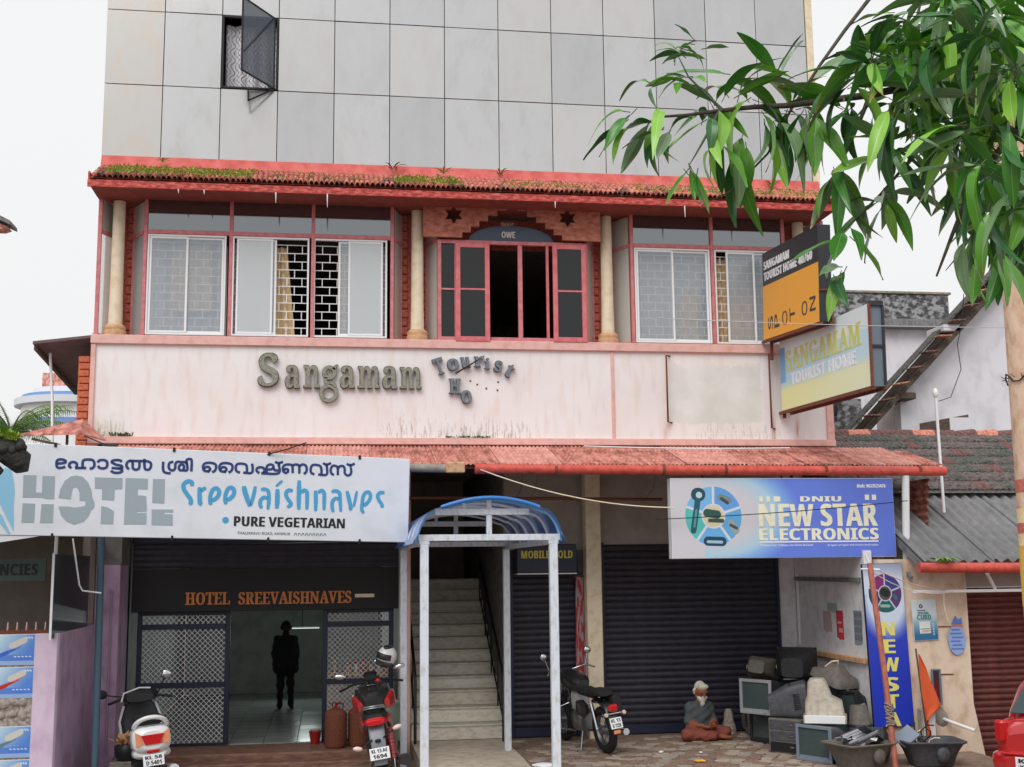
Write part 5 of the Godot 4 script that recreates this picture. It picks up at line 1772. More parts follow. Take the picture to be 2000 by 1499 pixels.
	b.bar(Vector3(-3.3, 3.7, 1.1), Vector3(-3.3, 4.2, 1.1), 0.03, 0.03)
	part("prop", b, mats.old_timber, Rs)
	var Bx := thing("far_tower", "distant round white and blue tower with an orange block on its roof", "building")
	for k in [[1.9, 4.0, 7.6, "white_frame"], [2.0, 7.6, 7.95, "tower_blue"], [1.9, 7.95, 8.5, "white_frame"], [2.15, 8.5, 8.75, "box_pale"], [1.9, 8.75, 8.9, "tower_blue"], [1.5, 8.9, 9.15, "white_frame"]]:
		b = MB.new()
		b.lathe([Vector2(k[0], k[1]), Vector2(k[0], k[2] - 0.002)], flat(Vector3(-9.5, 0, -30)), 24)
		part("storey_band", b, mat(k[3], c8(120, 150, 206) if k[3] == "tower_blue" else c8(214, 220, 228), 0.7), Bx)
	spanpart("roof_block", Vector3(-10.6, 9.15, -31), Vector3(-8.6, 9.75, -29.4), mats.awning_pale, Bx)
	b = MB.new()
	b.lathe([Vector2(1.85, 0), Vector2(1.85, 4.0)], flat(Vector3(-9.5, 0, -30)), 20)
	part("lower_drum", b, mats.lavender_wall, Bx)
	var Ev := thing("far_eave", "grey tiled eave corner of a house at the far left edge", "roof")
	b = MB.new()
	b.plate(PackedVector2Array([Vector2(-6.6, 8.95), Vector2(-5.45, 8.37), Vector2(-5.44, 8.3), Vector2(-6.6, 8.8)]), 0.5, flat(Vector3(0, 0, -4.5)))
	part("roof_slab", b, mats.asbestos, Ev)
	b = MB.new()
	b.plate(PackedVector2Array([Vector2(-6.6, 8.78), Vector2(-5.5, 8.28), Vector2(-5.6, 8.24), Vector2(-6.6, 8.24)]), 0.3, flat(Vector3(0, 0, -4.4)))
	part("gable_board", b, mats.awning_pale, Ev)
	spanpart("house_wall", Vector3(-11, 0, -9), Vector3(-7.4, 8.3, -4.2), mats.lavender_wall, Ev)
	palm(Vector3(-7.75, -0.2, -14))


func palm(at: Vector3):
	var P := thing("coconut_palm", "green coconut palm crown showing above the restaurant sign at the far left", "palm", at)
	var b := MB.new()
	b.tube([Vector3(0.3, 0, 0), Vector3(0.15, 2.5, 0), Vector3(0.02, 4.6, 0), Vector3(0, 6.0, 0)], [0.2, 0.16, 0.13, 0.12], 9)
	part("trunk", b, mats.old_timber, P)
	mat("frond", c8(104, 138, 66), 0.6).backlight_enabled = true
	mats.frond.backlight = Color(0.05, 0.1, 0.02)
	mat("frond_pale", c8(140, 152, 118), 0.6)
	for k in 18:
		b = MB.new()
		var yaw := k * 2.4 + rng.randf_range(-0.2, 0.2)
		var lift := rng.randf_range(0.1, 1.35)
		var dir := Vector3(cos(yaw), 0, sin(yaw))
		var rib := []
		var l := rng.randf_range(1.5, 2.0)
		for i in 11:
			var t := i / 10.0
			rib.append(Vector3(0, 6.0, 0) + dir * (l * t * cos(lift * (1.0 - 0.5 * t))) + Vector3.UP * (l * (sin(lift) * t - 0.55 * t * t * (1.3 - lift * 0.5))))
		b.tube(rib, [0.03, 0.028, 0.026, 0.024, 0.02, 0.018, 0.016, 0.014, 0.01, 0.008, 0.005], 4)
		for i in range(1, 34):
			var t := i / 34.0
			var p: Vector3 = rib[int(t * 10)].lerp(rib[mini(10, int(t * 10) + 1)], fposmod(t * 10, 1.0))
			var side := dir.cross(Vector3.UP)
			for s in [-1.0, 1.0]:
				var tip: Vector3 = p + (side * s * 0.8 + dir * 0.55 + Vector3.DOWN * rng.randf_range(0.25, 0.7)).normalized() * (0.5 * sin(PI * (0.15 + 0.8 * t)) + 0.08)
				b.tri(p - dir * 0.018, p + dir * 0.018, tip)
		part("frond", b, mats.frond if k % 3 else mats.frond_pale, P)


const SIDE := Transform3D(Vector3(0, 1, 0), Vector3(-1, 0, 0), Vector3(0, 0, 1), Vector3.ZERO)   # turns a lathe's axis from y to x


func wheel(parent: Node, at: Vector3, r: float, w: float, called := "wheel", spokes := 0):
	var W := group_node(called, parent, at)
	var prof := []
	for i in 13:
		var a := TAU * i / 12
		prof.append(Vector2(r - w * 0.55 + cos(a) * w * 0.55, sin(a) * w * 0.5))
	var b := MB.new()
	b.lathe(prof, SIDE, 28, false)
	part("tyre", b, mats.rubber, W)
	b = MB.new()
	b.lathe([Vector2(r - w * 1.05, -w * 0.32), Vector2(r - w * 1.3, -w * 0.1), Vector2(r - w * 1.3, w * 0.1), Vector2(r - w * 1.05, w * 0.32)], SIDE, 28, false)
	if spokes:
		for i in spokes:
			var a := TAU * i / spokes
			var o := Vector3(0, cos(a), sin(a))
			b.tube([o * 0.03 + Vector3(0.03 * (1 if i % 2 else -1), 0, 0), o * (r - w * 1.2)], 0.004 if spokes > 8 else 0.014, 4)
	part("rim", b, mats.steel if spokes > 8 else mats.sign_black, W)
	b = MB.new()
	b.lathe([Vector2(0.06, -0.06), Vector2(0.06, 0.06)], SIDE, 12)
	part("hub", b, mats.steel, W)


func blob(parent: Node, called: String, m: Material, secs: Array, e := 2.6, n := 16):
	# sections along z: [z, x, y, half width, half height]
	var rings := []
	for s in secs:
		rings.append(ring(Vector3(s[1], s[2], s[0]), Vector3.RIGHT, Vector3.UP, s[3], s[4], e, n))
	var b := MB.new()
	b.loft(rings)
	return part(called, b, m, parent)


func rod(parent: Node, called: String, m: Material, pts: Array, r, n := 7):
	var b := MB.new()
	b.tube(pts, r, n)
	return part(called, b, m, parent)


func plate_with(parent: Node, xf: Transform3D, top: String, low: String, w := 0.2, h := 0.12):
	var b := MB.new()
	b.box(Vector3.ZERO, Vector3(w, h, 0.008), Basis.IDENTITY, 0.003)
	var p := part("number_plate", b, mats.print_white, parent, xf)
	words(top, "Droid Sans Bold", w * 0.8, h * 0.3, 0.002, mats.ink_black, p, flat(Vector3(0, h * 0.24, 0.004)))
	words(low, "Droid Sans Bold", w * 0.72, h * 0.34, 0.002, mats.ink_black, p, flat(Vector3(0, -h * 0.22, 0.004)))


func vehicles():
	mat("bike_black", c8(22, 23, 25), 0.22).clearcoat_enabled = true
	mat("seat_black", c8(30, 30, 32), 0.7)
	var red := mat("bike_red", c8(168, 22, 26), 0.25)
	red.clearcoat_enabled = true
	var white := mat("scooter_white", c8(226, 228, 230), 0.25)
	white.clearcoat_enabled = true
	mat("lamp_red", c8(196, 28, 32), 0.15)
	mat("lamp_amber", c8(232, 150, 110), 0.15)
	mat("lamp_clear", c8(226, 200, 196), 0.1)
	black_bike()
	red_bike()
	scooter()
	car()


func black_bike():
	var K := thing("black_motorcycle", "black classic motorcycle with round chrome indicators parked by the cream pillar", "motorcycle", Vector3(3.66, -0.002, 0.72), deg_to_rad(13))
	K.rotation.z = deg_to_rad(7)
	wheel(K, Vector3(0, 0.31, 0), 0.31, 0.11, "rear_wheel", 28)
	wheel(K, Vector3(0, 0.31, -1.36), 0.31, 0.095, "front_wheel", 28)
	blob(K, "rear_mudguard", mats.bike_black, [[0.33, 0, 0.38, 0.075, 0.02], [0.31, 0, 0.52, 0.078, 0.03], [0.22, 0, 0.63, 0.08, 0.035], [0.05, 0, 0.69, 0.08, 0.03], [-0.15, 0, 0.68, 0.075, 0.03]])
	blob(K, "front_mudguard", mats.bike_black, [[-1.08, 0, 0.56, 0.06, 0.02], [-1.25, 0, 0.645, 0.062, 0.025], [-1.42, 0, 0.65, 0.06, 0.025], [-1.6, 0, 0.56, 0.055, 0.02]])
	blob(K, "fuel_tank", mats.bike_black, [[-0.5, 0, 0.86, 0.08, 0.06], [-0.58, 0, 0.88, 0.13, 0.1], [-0.8, 0, 0.91, 0.155, 0.13], [-1.0, 0, 0.92, 0.13, 0.12], [-1.08, 0, 0.92, 0.07, 0.07]])
	blob(K, "seat", mats.seat_black, [[0.2, 0, 0.80, 0.09, 0.03], [0.12, 0, 0.81, 0.13, 0.055], [-0.12, 0, 0.8, 0.13, 0.055], [-0.2, 0, 0.77, 0.12, 0.045], [-0.45, 0, 0.79, 0.13, 0.05], [-0.52, 0, 0.82, 0.08, 0.03]])
	blob(K, "saddle_box", mats.seat_black, [[0.22, 0.13, 0.62, 0.06, 0.12], [0.16, 0.14, 0.62, 0.085, 0.16], [-0.12, 0.14, 0.62, 0.085, 0.16], [-0.18, 0.13, 0.62, 0.06, 0.12]], 4.0)
	blob(K, "side_cover", mats.bike_black, [[-0.2, -0.13, 0.58, 0.03, 0.07], [-0.3, -0.14, 0.58, 0.045, 0.12], [-0.45, -0.14, 0.58, 0.04, 0.1], [-0.5, -0.13, 0.58, 0.02, 0.06]], 3.0)
	blob(K, "engine", mats.steel, [[-0.48, 0, 0.36, 0.11, 0.12], [-0.55, 0, 0.38, 0.15, 0.15], [-0.75, 0, 0.38, 0.14, 0.15], [-0.85, 0, 0.38, 0.08, 0.1]], 3.0)
	blob(K, "cylinder", mats.zinc, [[-0.6, 0, 0.62, 0.09, 0.13], [-0.78, 0, 0.63, 0.09, 0.13]], 5.0)
	rod(K, "silencer", mats.chrome, [Vector3(0.14, 0.3, -0.75), Vector3(0.16, 0.24, -0.5), Vector3(0.17, 0.26, -0.1), Vector3(0.17, 0.29, 0.3)], [0.022, 0.03, 0.045, 0.045], 10)
	var b := MB.new()
	b.tube([Vector3(0, 0.9, -1.08), Vector3(0, 0.45, -0.86), Vector3(0, 0.25, -0.5), Vector3(0, 0.31, 0)], 0.02, 6)
	b.tube([Vector3(0, 0.8, -0.95), Vector3(0, 0.72, -0.4), Vector3(0, 0.7, 0.1)], 0.02, 6)
	part("frame", b, mats.bike_black, K)
	for s in [-1, 1]:
		rod(K, "fork", mats.chrome, [Vector3(0.07 * s, 0.98, -1.06), Vector3(0.07 * s, 0.31, -1.36)], 0.02)
		rod(K, "shock_absorber", mats.chrome, [Vector3(0.1 * s, 0.66, -0.12), Vector3(0.1 * s, 0.33, 0.0)], 0.028)
		b = MB.new()
		b.ball(Vector3(0.13 * s, 0.56, 0.36), Vector3(0.035, 0.035, 0.04))
		part("indicator", b, mats.chrome, K)
		b = MB.new()
		b.lathe([Vector2(0.028, 0), Vector2(0.02, 0.016)], Transform3D(Basis(Vector3.RIGHT, PI / 2), Vector3(0.13 * s, 0.56, 0.393)), 10)
		part("indicator_lens", b, mats.lamp_clear, K)
		rod(K, "mirror_stalk", mats.chrome, [Vector3(0.28 * s, 1.06, -0.98), Vector3(0.33 * s, 1.22, -0.98)], 0.007, 5)
		b = MB.new()
		b.ball(Vector3(0.34 * s, 1.25, -0.98), Vector3(0.055, 0.05, 0.014))
		part("mirror", b, mats.chrome, K)
	rod(K, "indicator_bar", mats.chrome, [Vector3(-0.13, 0.56, 0.35), Vector3(0.13, 0.56, 0.35)], 0.012)
	b = MB.new()
	b.box(Vector3(0, 0.63, 0.345), Vector3(0.13, 0.09, 0.06), Basis.IDENTITY, 0.02)
	part("tail_light", b, mats.lamp_red, K)
	plate_with(K, Transform3D(Basis(Vector3.RIGHT, -0.25), Vector3(0.0, 0.44, 0.385)), "KL 13", "H 7228", 0.17, 0.14)
	b = MB.new()
	b.box(Vector3(0, 0.325, 0.385), Vector3(0.1, 0.05, 0.02), Basis.IDENTITY, 0.008)
	part("reflector", b, mats.lamp_amber, K)
	rod(K, "handlebar", mats.chrome, [Vector3(-0.36, 1.02, -0.85), Vector3(-0.28, 1.06, -0.98), Vector3(0, 1.0, -1.06), Vector3(0.28, 1.06, -0.98), Vector3(0.36, 1.02, -0.85)], 0.013)
	blob(K, "headlamp", mats.bike_black, [[-1.08, 0, 0.92, 0.05, 0.05], [-1.14, 0, 0.92, 0.09, 0.09], [-1.22, 0, 0.92, 0.09, 0.09]])
	rod(K, "side_stand", mats.steel, [Vector3(-0.1, 0.25, -0.5), Vector3(-0.2, 0.0, -0.42)], 0.012)
	rod(K, "crash_guard", mats.chrome, [Vector3(-0.05, 0.6, -0.9), Vector3(-0.26, 0.55, -0.92), Vector3(-0.26, 0.28, -0.84), Vector3(-0.05, 0.22, -0.8)], 0.013)


func red_bike():
	var K := thing("red_motorcycle", "red and black motorcycle with a red rear spring parked before the right grille", "motorcycle", Vector3(0.69, -0.178, 1.72), deg_to_rad(-2))
	K.rotation.z = deg_to_rad(9)
	K.scale = Vector3(1.12, 1.05, 1.05)
	wheel(K, Vector3(0, 0.3, 0), 0.3, 0.12, "rear_wheel", 5)
	wheel(K, Vector3(0, 0.3, -1.32), 0.3, 0.1, "front_wheel", 5)
	var grey := mat("mudguard_grey", c8(120, 124, 132), 0.4)
	blob(K, "rear_mudguard", grey, [[0.36, 0, 0.34, 0.07, 0.015], [0.37, 0, 0.5, 0.075, 0.02], [0.33, 0, 0.66, 0.085, 0.03], [0.2, 0, 0.74, 0.085, 0.03]])
	blob(K, "tail_cowl", mats.bike_black, [[0.3, 0, 0.83, 0.09, 0.05], [0.2, 0, 0.84, 0.14, 0.075], [-0.05, 0, 0.82, 0.14, 0.08], [-0.35, 0, 0.76, 0.12, 0.07]], 2.8)
	blob(K, "tail_light", mats.lamp_red, [[0.34, 0, 0.79, 0.08, 0.025], [0.31, 0, 0.8, 0.11, 0.045], [0.24, 0, 0.8, 0.115, 0.045]], 3.0)
	blob(K, "rear_seat", mats.seat_black, [[0.22, 0, 0.93, 0.09, 0.03], [0.14, 0, 0.94, 0.13, 0.045], [-0.1, 0, 0.92, 0.13, 0.045], [-0.18, 0, 0.88, 0.12, 0.03]], 2.8)
	for y in [0.965, 0.985]:
		rod(K, "grab_rail", mats.steel, [Vector3(-0.13, y - 0.06, 0.1), Vector3(-0.1, y - 0.02, 0.24), Vector3(0.1, y - 0.02, 0.24), Vector3(0.13, y - 0.06, 0.1)], 0.012)
	blob(K, "rider_seat", mats.seat_black, [[-0.16, 0, 0.87, 0.12, 0.035], [-0.3, 0, 0.85, 0.12, 0.04], [-0.5, 0, 0.88, 0.09, 0.03]], 2.8)
	blob(K, "fuel_tank", mats.bike_black, [[-0.46, 0, 0.92, 0.09, 0.07], [-0.58, 0, 0.97, 0.17, 0.12], [-0.8, 0, 1.0, 0.21, 0.14], [-0.98, 0, 1.0, 0.16, 0.1]], 2.8)
	blob(K, "tank_top", mats.bike_black, [[-0.5, 0, 1.03, 0.06, 0.02], [-0.65, 0, 1.09, 0.085, 0.035], [-0.9, 0, 1.12, 0.07, 0.03]], 2.8)
	var b := MB.new()
	for s in [-1.0, 1.0]:
		b.tube([Vector3(-0.045, 1.128, -0.62), Vector3(-0.03 * 1.0, 1.15, -0.82), Vector3(0.03, 1.15, -0.82), Vector3(0.045, 1.128, -0.62), Vector3(-0.045, 1.128, -0.62)], 0.008, 5)
	part("tank_badge", b, mats.chrome, K)
	for s in [-1, 1]:
		blob(K, "tank_scoop", mats.bike_red, [[-0.5, 0.15 * s, 0.9, 0.03, 0.06], [-0.65, 0.2 * s, 0.92, 0.04, 0.1], [-0.9, 0.22 * s, 0.92, 0.03, 0.1], [-1.05, 0.2 * s, 0.92, 0.015, 0.05]])
		blob(K, "side_panel", mats.bike_red, [[0.2, 0.13 * s, 0.8, 0.02, 0.03], [0.0, 0.15 * s, 0.78, 0.03, 0.07], [-0.3, 0.15 * s, 0.7, 0.03, 0.08], [-0.45, 0.13 * s, 0.68, 0.02, 0.04]])
		rod(K, "fork", mats.steel, [Vector3(0.09 * s, 1.05, -1.0), Vector3(0.09 * s, 0.3, -1.32)], 0.025)
		rod(K, "indicator_stalk", mats.black, [Vector3(0.06 * s, 0.62, 0.36), Vector3(0.17 * s, 0.62 + 0.07 * s, 0.38)], 0.01, 5)
		b = MB.new()
		b.ball(Vector3(0.22 * s, 0.63 + 0.08 * s, 0.38), Vector3(0.055, 0.028, 0.03), Basis(Vector3.BACK, 0.25 * s))
		part("indicator", b, mats.lamp_clear, K)
	rod(K, "rear_spring", mats.bike_red, [Vector3(0.13, 0.66, -0.02), Vector3(0.135, 0.34, 0.1)], 0.034, 9)
	rod(K, "shock_rod", mats.chrome, [Vector3(0.135, 0.36, 0.09), Vector3(0.14, 0.24, 0.13)], 0.016)
	for k in 7:
		b = MB.new()
		b.lathe([Vector2(0.042, -0.008), Vector2(0.042, 0.008)], Transform3D(Basis(Vector3.RIGHT, -0.36), Vector3(0.131 + 0.0006 * k, 0.63 - k * 0.04, -0.005 + k * 0.015)), 10)
		part("spring_coil", b, mats.bike_red, K)
	rod(K, "silencer", mats.steel, [Vector3(0.16, 0.3, -0.7), Vector3(0.2, 0.24, -0.3), Vector3(0.24, 0.3, 0.1), Vector3(0.26, 0.34, 0.36)], [0.025, 0.04, 0.06, 0.06], 10)
	blob(K, "silencer_cap", mats.bike_black, [[0.3, 0.255, 0.335, 0.066, 0.066], [0.38, 0.262, 0.345, 0.06, 0.06]])
	blob(K, "engine", mats.sign_black, [[-0.4, 0, 0.36, 0.1, 0.1], [-0.55, 0, 0.42, 0.15, 0.18], [-0.8, 0, 0.42, 0.14, 0.16], [-0.92, 0, 0.42, 0.08, 0.1]], 3.0)
	plate_with(K, Transform3D(Basis(Vector3.RIGHT, -0.15), Vector3(0.0, 0.46, 0.395)), "KL 13 AE", "1694", 0.21, 0.13)
	b = MB.new()
	b.ball(Vector3(0, 0.6, 0.375), Vector3(0.035, 0.02, 0.015))
	part("plate_lamp", b, mats.black, K)
	rod(K, "handlebar", mats.black, [Vector3(-0.36, 1.1, -0.78), Vector3(-0.2, 1.14, -0.96), Vector3(0.2, 1.14, -0.96), Vector3(0.36, 1.1, -0.78)], 0.014)
	blob(K, "headlamp_cowl", mats.bike_black, [[-1.0, 0, 1.1, 0.08, 0.06], [-1.1, 0, 1.06, 0.13, 0.14], [-1.25, 0, 1.0, 0.1, 0.12]])
	blob(K, "instrument", mats.black, [[-0.94, 0.0, 1.19, 0.07, 0.03], [-1.02, 0, 1.22, 0.08, 0.04]])
	for s in [-1, 1]:
		rod(K, "mirror_stalk", mats.black, [Vector3(0.26 * s, 1.13, -0.9), Vector3(0.3 * s, 1.24, -0.92)], 0.007, 5)
		b = MB.new()
		b.ball(Vector3(0.34 * s, 1.26, -0.92), Vector3(0.075, 0.032, 0.014), Basis(Vector3.BACK, 0.2 * s))
		part("mirror", b, mats.chrome, K)
	b = MB.new()
	b.ball(Vector3(0.08, 1.14, -0.9), Vector3(0.03, 0.03, 0.03))
	part("switch", b, mats.lamp_red, K)
	rod(K, "side_stand", mats.black, [Vector3(-0.1, 0.25, -0.5), Vector3(-0.2, 0.03, -0.4)], 0.012)
	# helmet left on the mirror
	var H := thing("helmet", "white and black full-face helmet hung over the red motorcycle's mirror", "helmet", Vector3(0.74, 1.33, 0.78), deg_to_rad(-35))
	H.rotation.z = -0.3
	b = MB.new()
	b.ball(Vector3.ZERO, Vector3(0.125, 0.13, 0.15), Basis.IDENTITY, 18, 12)
	part("shell", b, mats.scooter_white, H)
	b = MB.new()
	b.grp = 1
	for i in 10:
		for j in 4:
			var p := []
			for q in [[0, 0], [1, 0], [1, 1], [0, 1]]:
				var a := lerpf(0.5, PI - 0.5, (i + q[0]) / 10.0)
				var t := lerpf(-0.25, 0.35, (j + q[1]) / 4.0)
				p.append(Vector3(cos(a) * cos(t) * 0.13, sin(t) * 0.135, sin(a) * cos(t) * 0.156))
			b.quad(p[3], p[2], p[1], p[0])
	part("visor", b, mats.bike_black, H)
	blob(H, "chin_bar", mats.bike_black, [[0.02, 0, -0.085, 0.122, 0.045], [0.1, 0, -0.09, 0.1, 0.045], [0.15, 0, -0.085, 0.06, 0.035]], 2.6)
	b = MB.new()
	b.ball(Vector3(0, 0.115, 0.02), Vector3(0.05, 0.03, 0.1))
	part("crest_stripe", b, mats.bike_black, H)


func scooter():
	var K := thing("white_scooter", "white scooter with a black seat parked before the left grille", "scooter", Vector3(-2.06, -0.178, 1.5), deg_to_rad(14))
	K.rotation.z = deg_to_rad(5)
	K.scale = Vector3(1.14, 1.02, 1.05)
	wheel(K, Vector3(0.02, 0.22, 0), 0.22, 0.1, "rear_wheel", 5)
	wheel(K, Vector3(0, 0.22, -1.25), 0.22, 0.1, "front_wheel", 5)
	blob(K, "body_shell", mats.scooter_white, [[0.3, 0, 0.66, 0.1, 0.1], [0.27, 0, 0.66, 0.185, 0.145], [0.1, 0, 0.66, 0.2, 0.16], [-0.15, 0, 0.62, 0.19, 0.17], [-0.38, 0, 0.58, 0.15, 0.15], [-0.45, 0, 0.56, 0.1, 0.1]], 3.2, 20)
	blob(K, "lower_skirt", mats.scooter_white, [[0.26, 0, 0.5, 0.13, 0.03], [0.2, 0, 0.5, 0.185, 0.06], [-0.2, 0, 0.46, 0.18, 0.07], [-0.4, 0, 0.42, 0.13, 0.06]], 3.0)
	blob(K, "seat", mats.seat_black, [[0.16, 0, 0.85, 0.1, 0.03], [0.08, 0, 0.86, 0.15, 0.055], [-0.25, 0, 0.85, 0.15, 0.06], [-0.45, 0, 0.8, 0.12, 0.04]], 2.8)
	var b := MB.new()
	var pts := []
	for i in 13:
		var a := PI * i / 12.0
		pts.append(Vector3(0.165 * cos(a), 0.80 + 0.115 * sin(a), 0.14 + 0.13 * sin(a)))
	b.tube(pts, 0.026, 8)
	part("grab_rail", b, mats.scooter_white, K)
	b = MB.new()
	b.box(Vector3(0, 0.845, 0.22), Vector3(0.16, 0.03, 0.05), Basis.IDENTITY, 0.01)
	part("rail_pad", b, mats.black, K)
	b = MB.new()
	b.plate(PackedVector2Array([Vector2(-0.115, 0.725), Vector2(0.115, 0.725), Vector2(0.075, 0.615), Vector2(-0.075, 0.615)]), 0.03, flat(Vector3(0, 0, 0.285)))
	part("tail_light", b, mats.lamp_red, K)
	for s in [-1.0, 1.0]:
		b = MB.new()
		b.plate(PackedVector2Array([Vector2(0.12 * s, 0.735), Vector2(0.17 * s, 0.765), Vector2(0.165 * s, 0.61), Vector2(0.08 * s, 0.61)]), 0.035, flat(Vector3(0, 0, 0.265)))
		part("rear_indicator", b, mats.lamp_amber, K)
	b = MB.new()
	b.box(Vector3(0, 0.535, 0.285), Vector3(0.13, 0.035, 0.03), Basis.IDENTITY, 0.01)
	part("reflector", b, mats.lamp_red, K)
	plate_with(K, Transform3D(Basis(Vector3.RIGHT, -0.1), Vector3(0, 0.44, 0.31)), "KL 58", "D 5401", 0.21, 0.13)
	blob(K, "rear_mudguard", mats.black, [[0.3, 0, 0.3, 0.06, 0.02], [0.29, 0, 0.42, 0.065, 0.03], [0.2, 0, 0.48, 0.07, 0.03]])
	rod(K, "silencer", mats.zinc, [Vector3(0.17, 0.25, -0.35), Vector3(0.19, 0.27, 0.0), Vector3(0.2, 0.31, 0.3)], [0.03, 0.055, 0.05], 10)
	blob(K, "floorboard", mats.sign_black, [[-0.4, 0, 0.3, 0.15, 0.04], [-0.8, 0, 0.28, 0.16, 0.035], [-0.95, 0, 0.32, 0.15, 0.05]], 4.0)
	b = MB.new()
	b.grp = 1
	var shield := []
	for s in [[0.3, 0.16, -0.9], [0.5, 0.2, -0.96], [0.75, 0.22, -1.0], [0.92, 0.17, -1.0], [1.0, 0.1, -0.98]]:
		shield.append(ring(Vector3(0, s[0], s[2]), Vector3.RIGHT, Vector3(0, 0, 1), s[1], 0.05, 2.6, 16))
	b.loft(shield)
	part("leg_shield", b, mats.sign_black, K)
	for s in [-1, 1]:
		rod(K, "shield_trim", mats.scooter_white, [Vector3(0.15 * s, 0.3, -0.9), Vector3(0.205 * s, 0.5, -0.95), Vector3(0.225 * s, 0.75, -0.99), Vector3(0.17 * s, 0.94, -0.99)], 0.016)
		rod(K, "mirror_stalk", mats.black, [Vector3(0.2 * s, 1.06, -0.92), Vector3(0.27 * s, 1.22, -0.9)] if s > 0 else [Vector3(-0.2, 1.06, -0.92), Vector3(-0.34, 1.1, -0.9)], 0.008, 5)
		b = MB.new()
		b.ball(Vector3(0.3, 1.27, -0.9) if s > 0 else Vector3(-0.4, 1.12, -0.9), Vector3(0.062, 0.055, 0.016), Basis(Vector3.BACK, 0.5 * s))
		part("mirror", b, mats.chrome if s > 0 else mats.black, K)
	blob(K, "handlebar_cover", mats.sign_black, [[-0.86, 0, 1.03, 0.14, 0.05], [-0.93, 0, 1.05, 0.2, 0.085], [-1.02, 0, 1.03, 0.14, 0.09]], 2.8)
	rod(K, "handlebar", mats.black, [Vector3(-0.34, 1.0, -0.84), Vector3(-0.2, 1.03, -0.92), Vector3(0.2, 1.03, -0.92), Vector3(0.34, 1.0, -0.84)], 0.016)
	rod(K, "cover_trim", mats.scooter_white, [Vector3(-0.2, 1.0, -0.88), Vector3(-0.17, 1.1, -0.9), Vector3(0, 1.145, -0.92), Vector3(0.12, 1.13, -0.91)], 0.012)
	blob(K, "front_mudguard", mats.scooter_white, [[-1.05, 0, 0.42, 0.06, 0.02], [-1.25, 0, 0.48, 0.075, 0.03], [-1.45, 0, 0.4, 0.06, 0.02]])
	rod(K, "front_fork", mats.black, [Vector3(0, 0.95, -1.0), Vector3(0, 0.45, -1.15), Vector3(0.06, 0.22, -1.25)], 0.03)
	rod(K, "side_stand", mats.black, [Vector3(-0.1, 0.2, -0.4), Vector3(-0.2, 0.02, -0.36)], 0.012)


func car():
	var paint := mat("car_red", c8(190, 28, 32), 0.22)
	paint.clearcoat_enabled = true
	paint.clearcoat_roughness = 0.05
	var K := thing("red_car", "red hatchback seen by its rear corner at the right edge", "car", Vector3(7.76, -0.178, 4.62), deg_to_rad(-53))
	blob(K, "body", paint, [[0.02, 0, 0.58, 0.62, 0.2], [-0.04, 0, 0.6, 0.74, 0.3], [-0.2, 0, 0.6, 0.81, 0.34], [-1.0, 0, 0.58, 0.83, 0.36], [-2.6, 0, 0.56, 0.83, 0.33], [-3.3, 0, 0.52, 0.76, 0.26], [-3.5, 0, 0.5, 0.6, 0.16]], 5.0, 28)
	var b := MB.new()
	var rings := []
	for s in [[0.84, -0.06, -2.75, 0.79], [0.98, -0.12, -2.5, 0.77], [1.22, -0.3, -2.05, 0.7], [1.38, -0.5, -1.85, 0.62], [1.44, -0.75, -1.6, 0.5]]:
		rings.append(ring(Vector3(0, s[0], (s[1] + s[2]) / 2), Vector3.RIGHT, Vector3(0, 0, 1), s[3], (s[1] - s[2]) / 2, 5.0, 28))
	b.loft(rings)
	part("cabin", b, paint, K)
	b = MB.new()
	b.plate(PackedVector2Array([Vector2(-0.6, 0.0), Vector2(0.6, 0.0), Vector2(0.5, 0.37), Vector2(0.3, 0.4), Vector2(-0.3, 0.4), Vector2(-0.5, 0.37)]), 0.012, Transform3D(Basis(Vector3.RIGHT, -0.62), Vector3(0, 0.97, -0.1)))
	part("rear_window", b, mat("car_glass", c8(60, 78, 80), 0.05), K)
	for s in [-1.0, 1.0]:
		b = MB.new()
		b.box(Vector3(0.68 * s, 0.78, -0.03), Vector3(0.14, 0.24, 0.12), Basis(Vector3.UP, 0.45 * s), 0.03)
		part("tail_light", b, mats.lamp_red, K)
		b = MB.new()
		b.box(Vector3(0.748 * s, 1.08, -1.2), Vector3(0.02, 0.2, 1.2), Basis(Vector3.BACK, 0.28 * s), 0.006)
		part("side_window", b, mats.car_glass, K)
	blob(K, "bumper", paint, [[0.1, 0, 0.45, 0.6, 0.1], [0.06, 0, 0.45, 0.76, 0.14], [-0.1, 0, 0.45, 0.84, 0.15], [-0.4, 0, 0.44, 0.845, 0.12]], 4.0, 24)
	b = MB.new()
	b.box(Vector3(0, 0.56, 0.1), Vector3(1.3, 0.025, 0.03), Basis.IDENTITY, 0.008)
	part("bumper_strip", b, mats.lamp_red, K)
	plate_with(K, flat(Vector3(-0.32, 0.46, 0.118)), "KL13", "K 2246", 0.34, 0.15)
	b = MB.new()
	b.box(Vector3(0, 0.72, 0.03), Vector3(0.3, 0.03, 0.03), Basis.IDENTITY, 0.008)
	part("hatch_handle", b, mats.chrome, K)
	for p in [Vector3(-0.72, 0.27, -0.65), Vector3(0.72, 0.27, -0.65), Vector3(-0.72, 0.27, -2.9), Vector3(0.72, 0.27, -2.9)]:
		wheel(K, p, 0.27, 0.17, "wheel", 6)


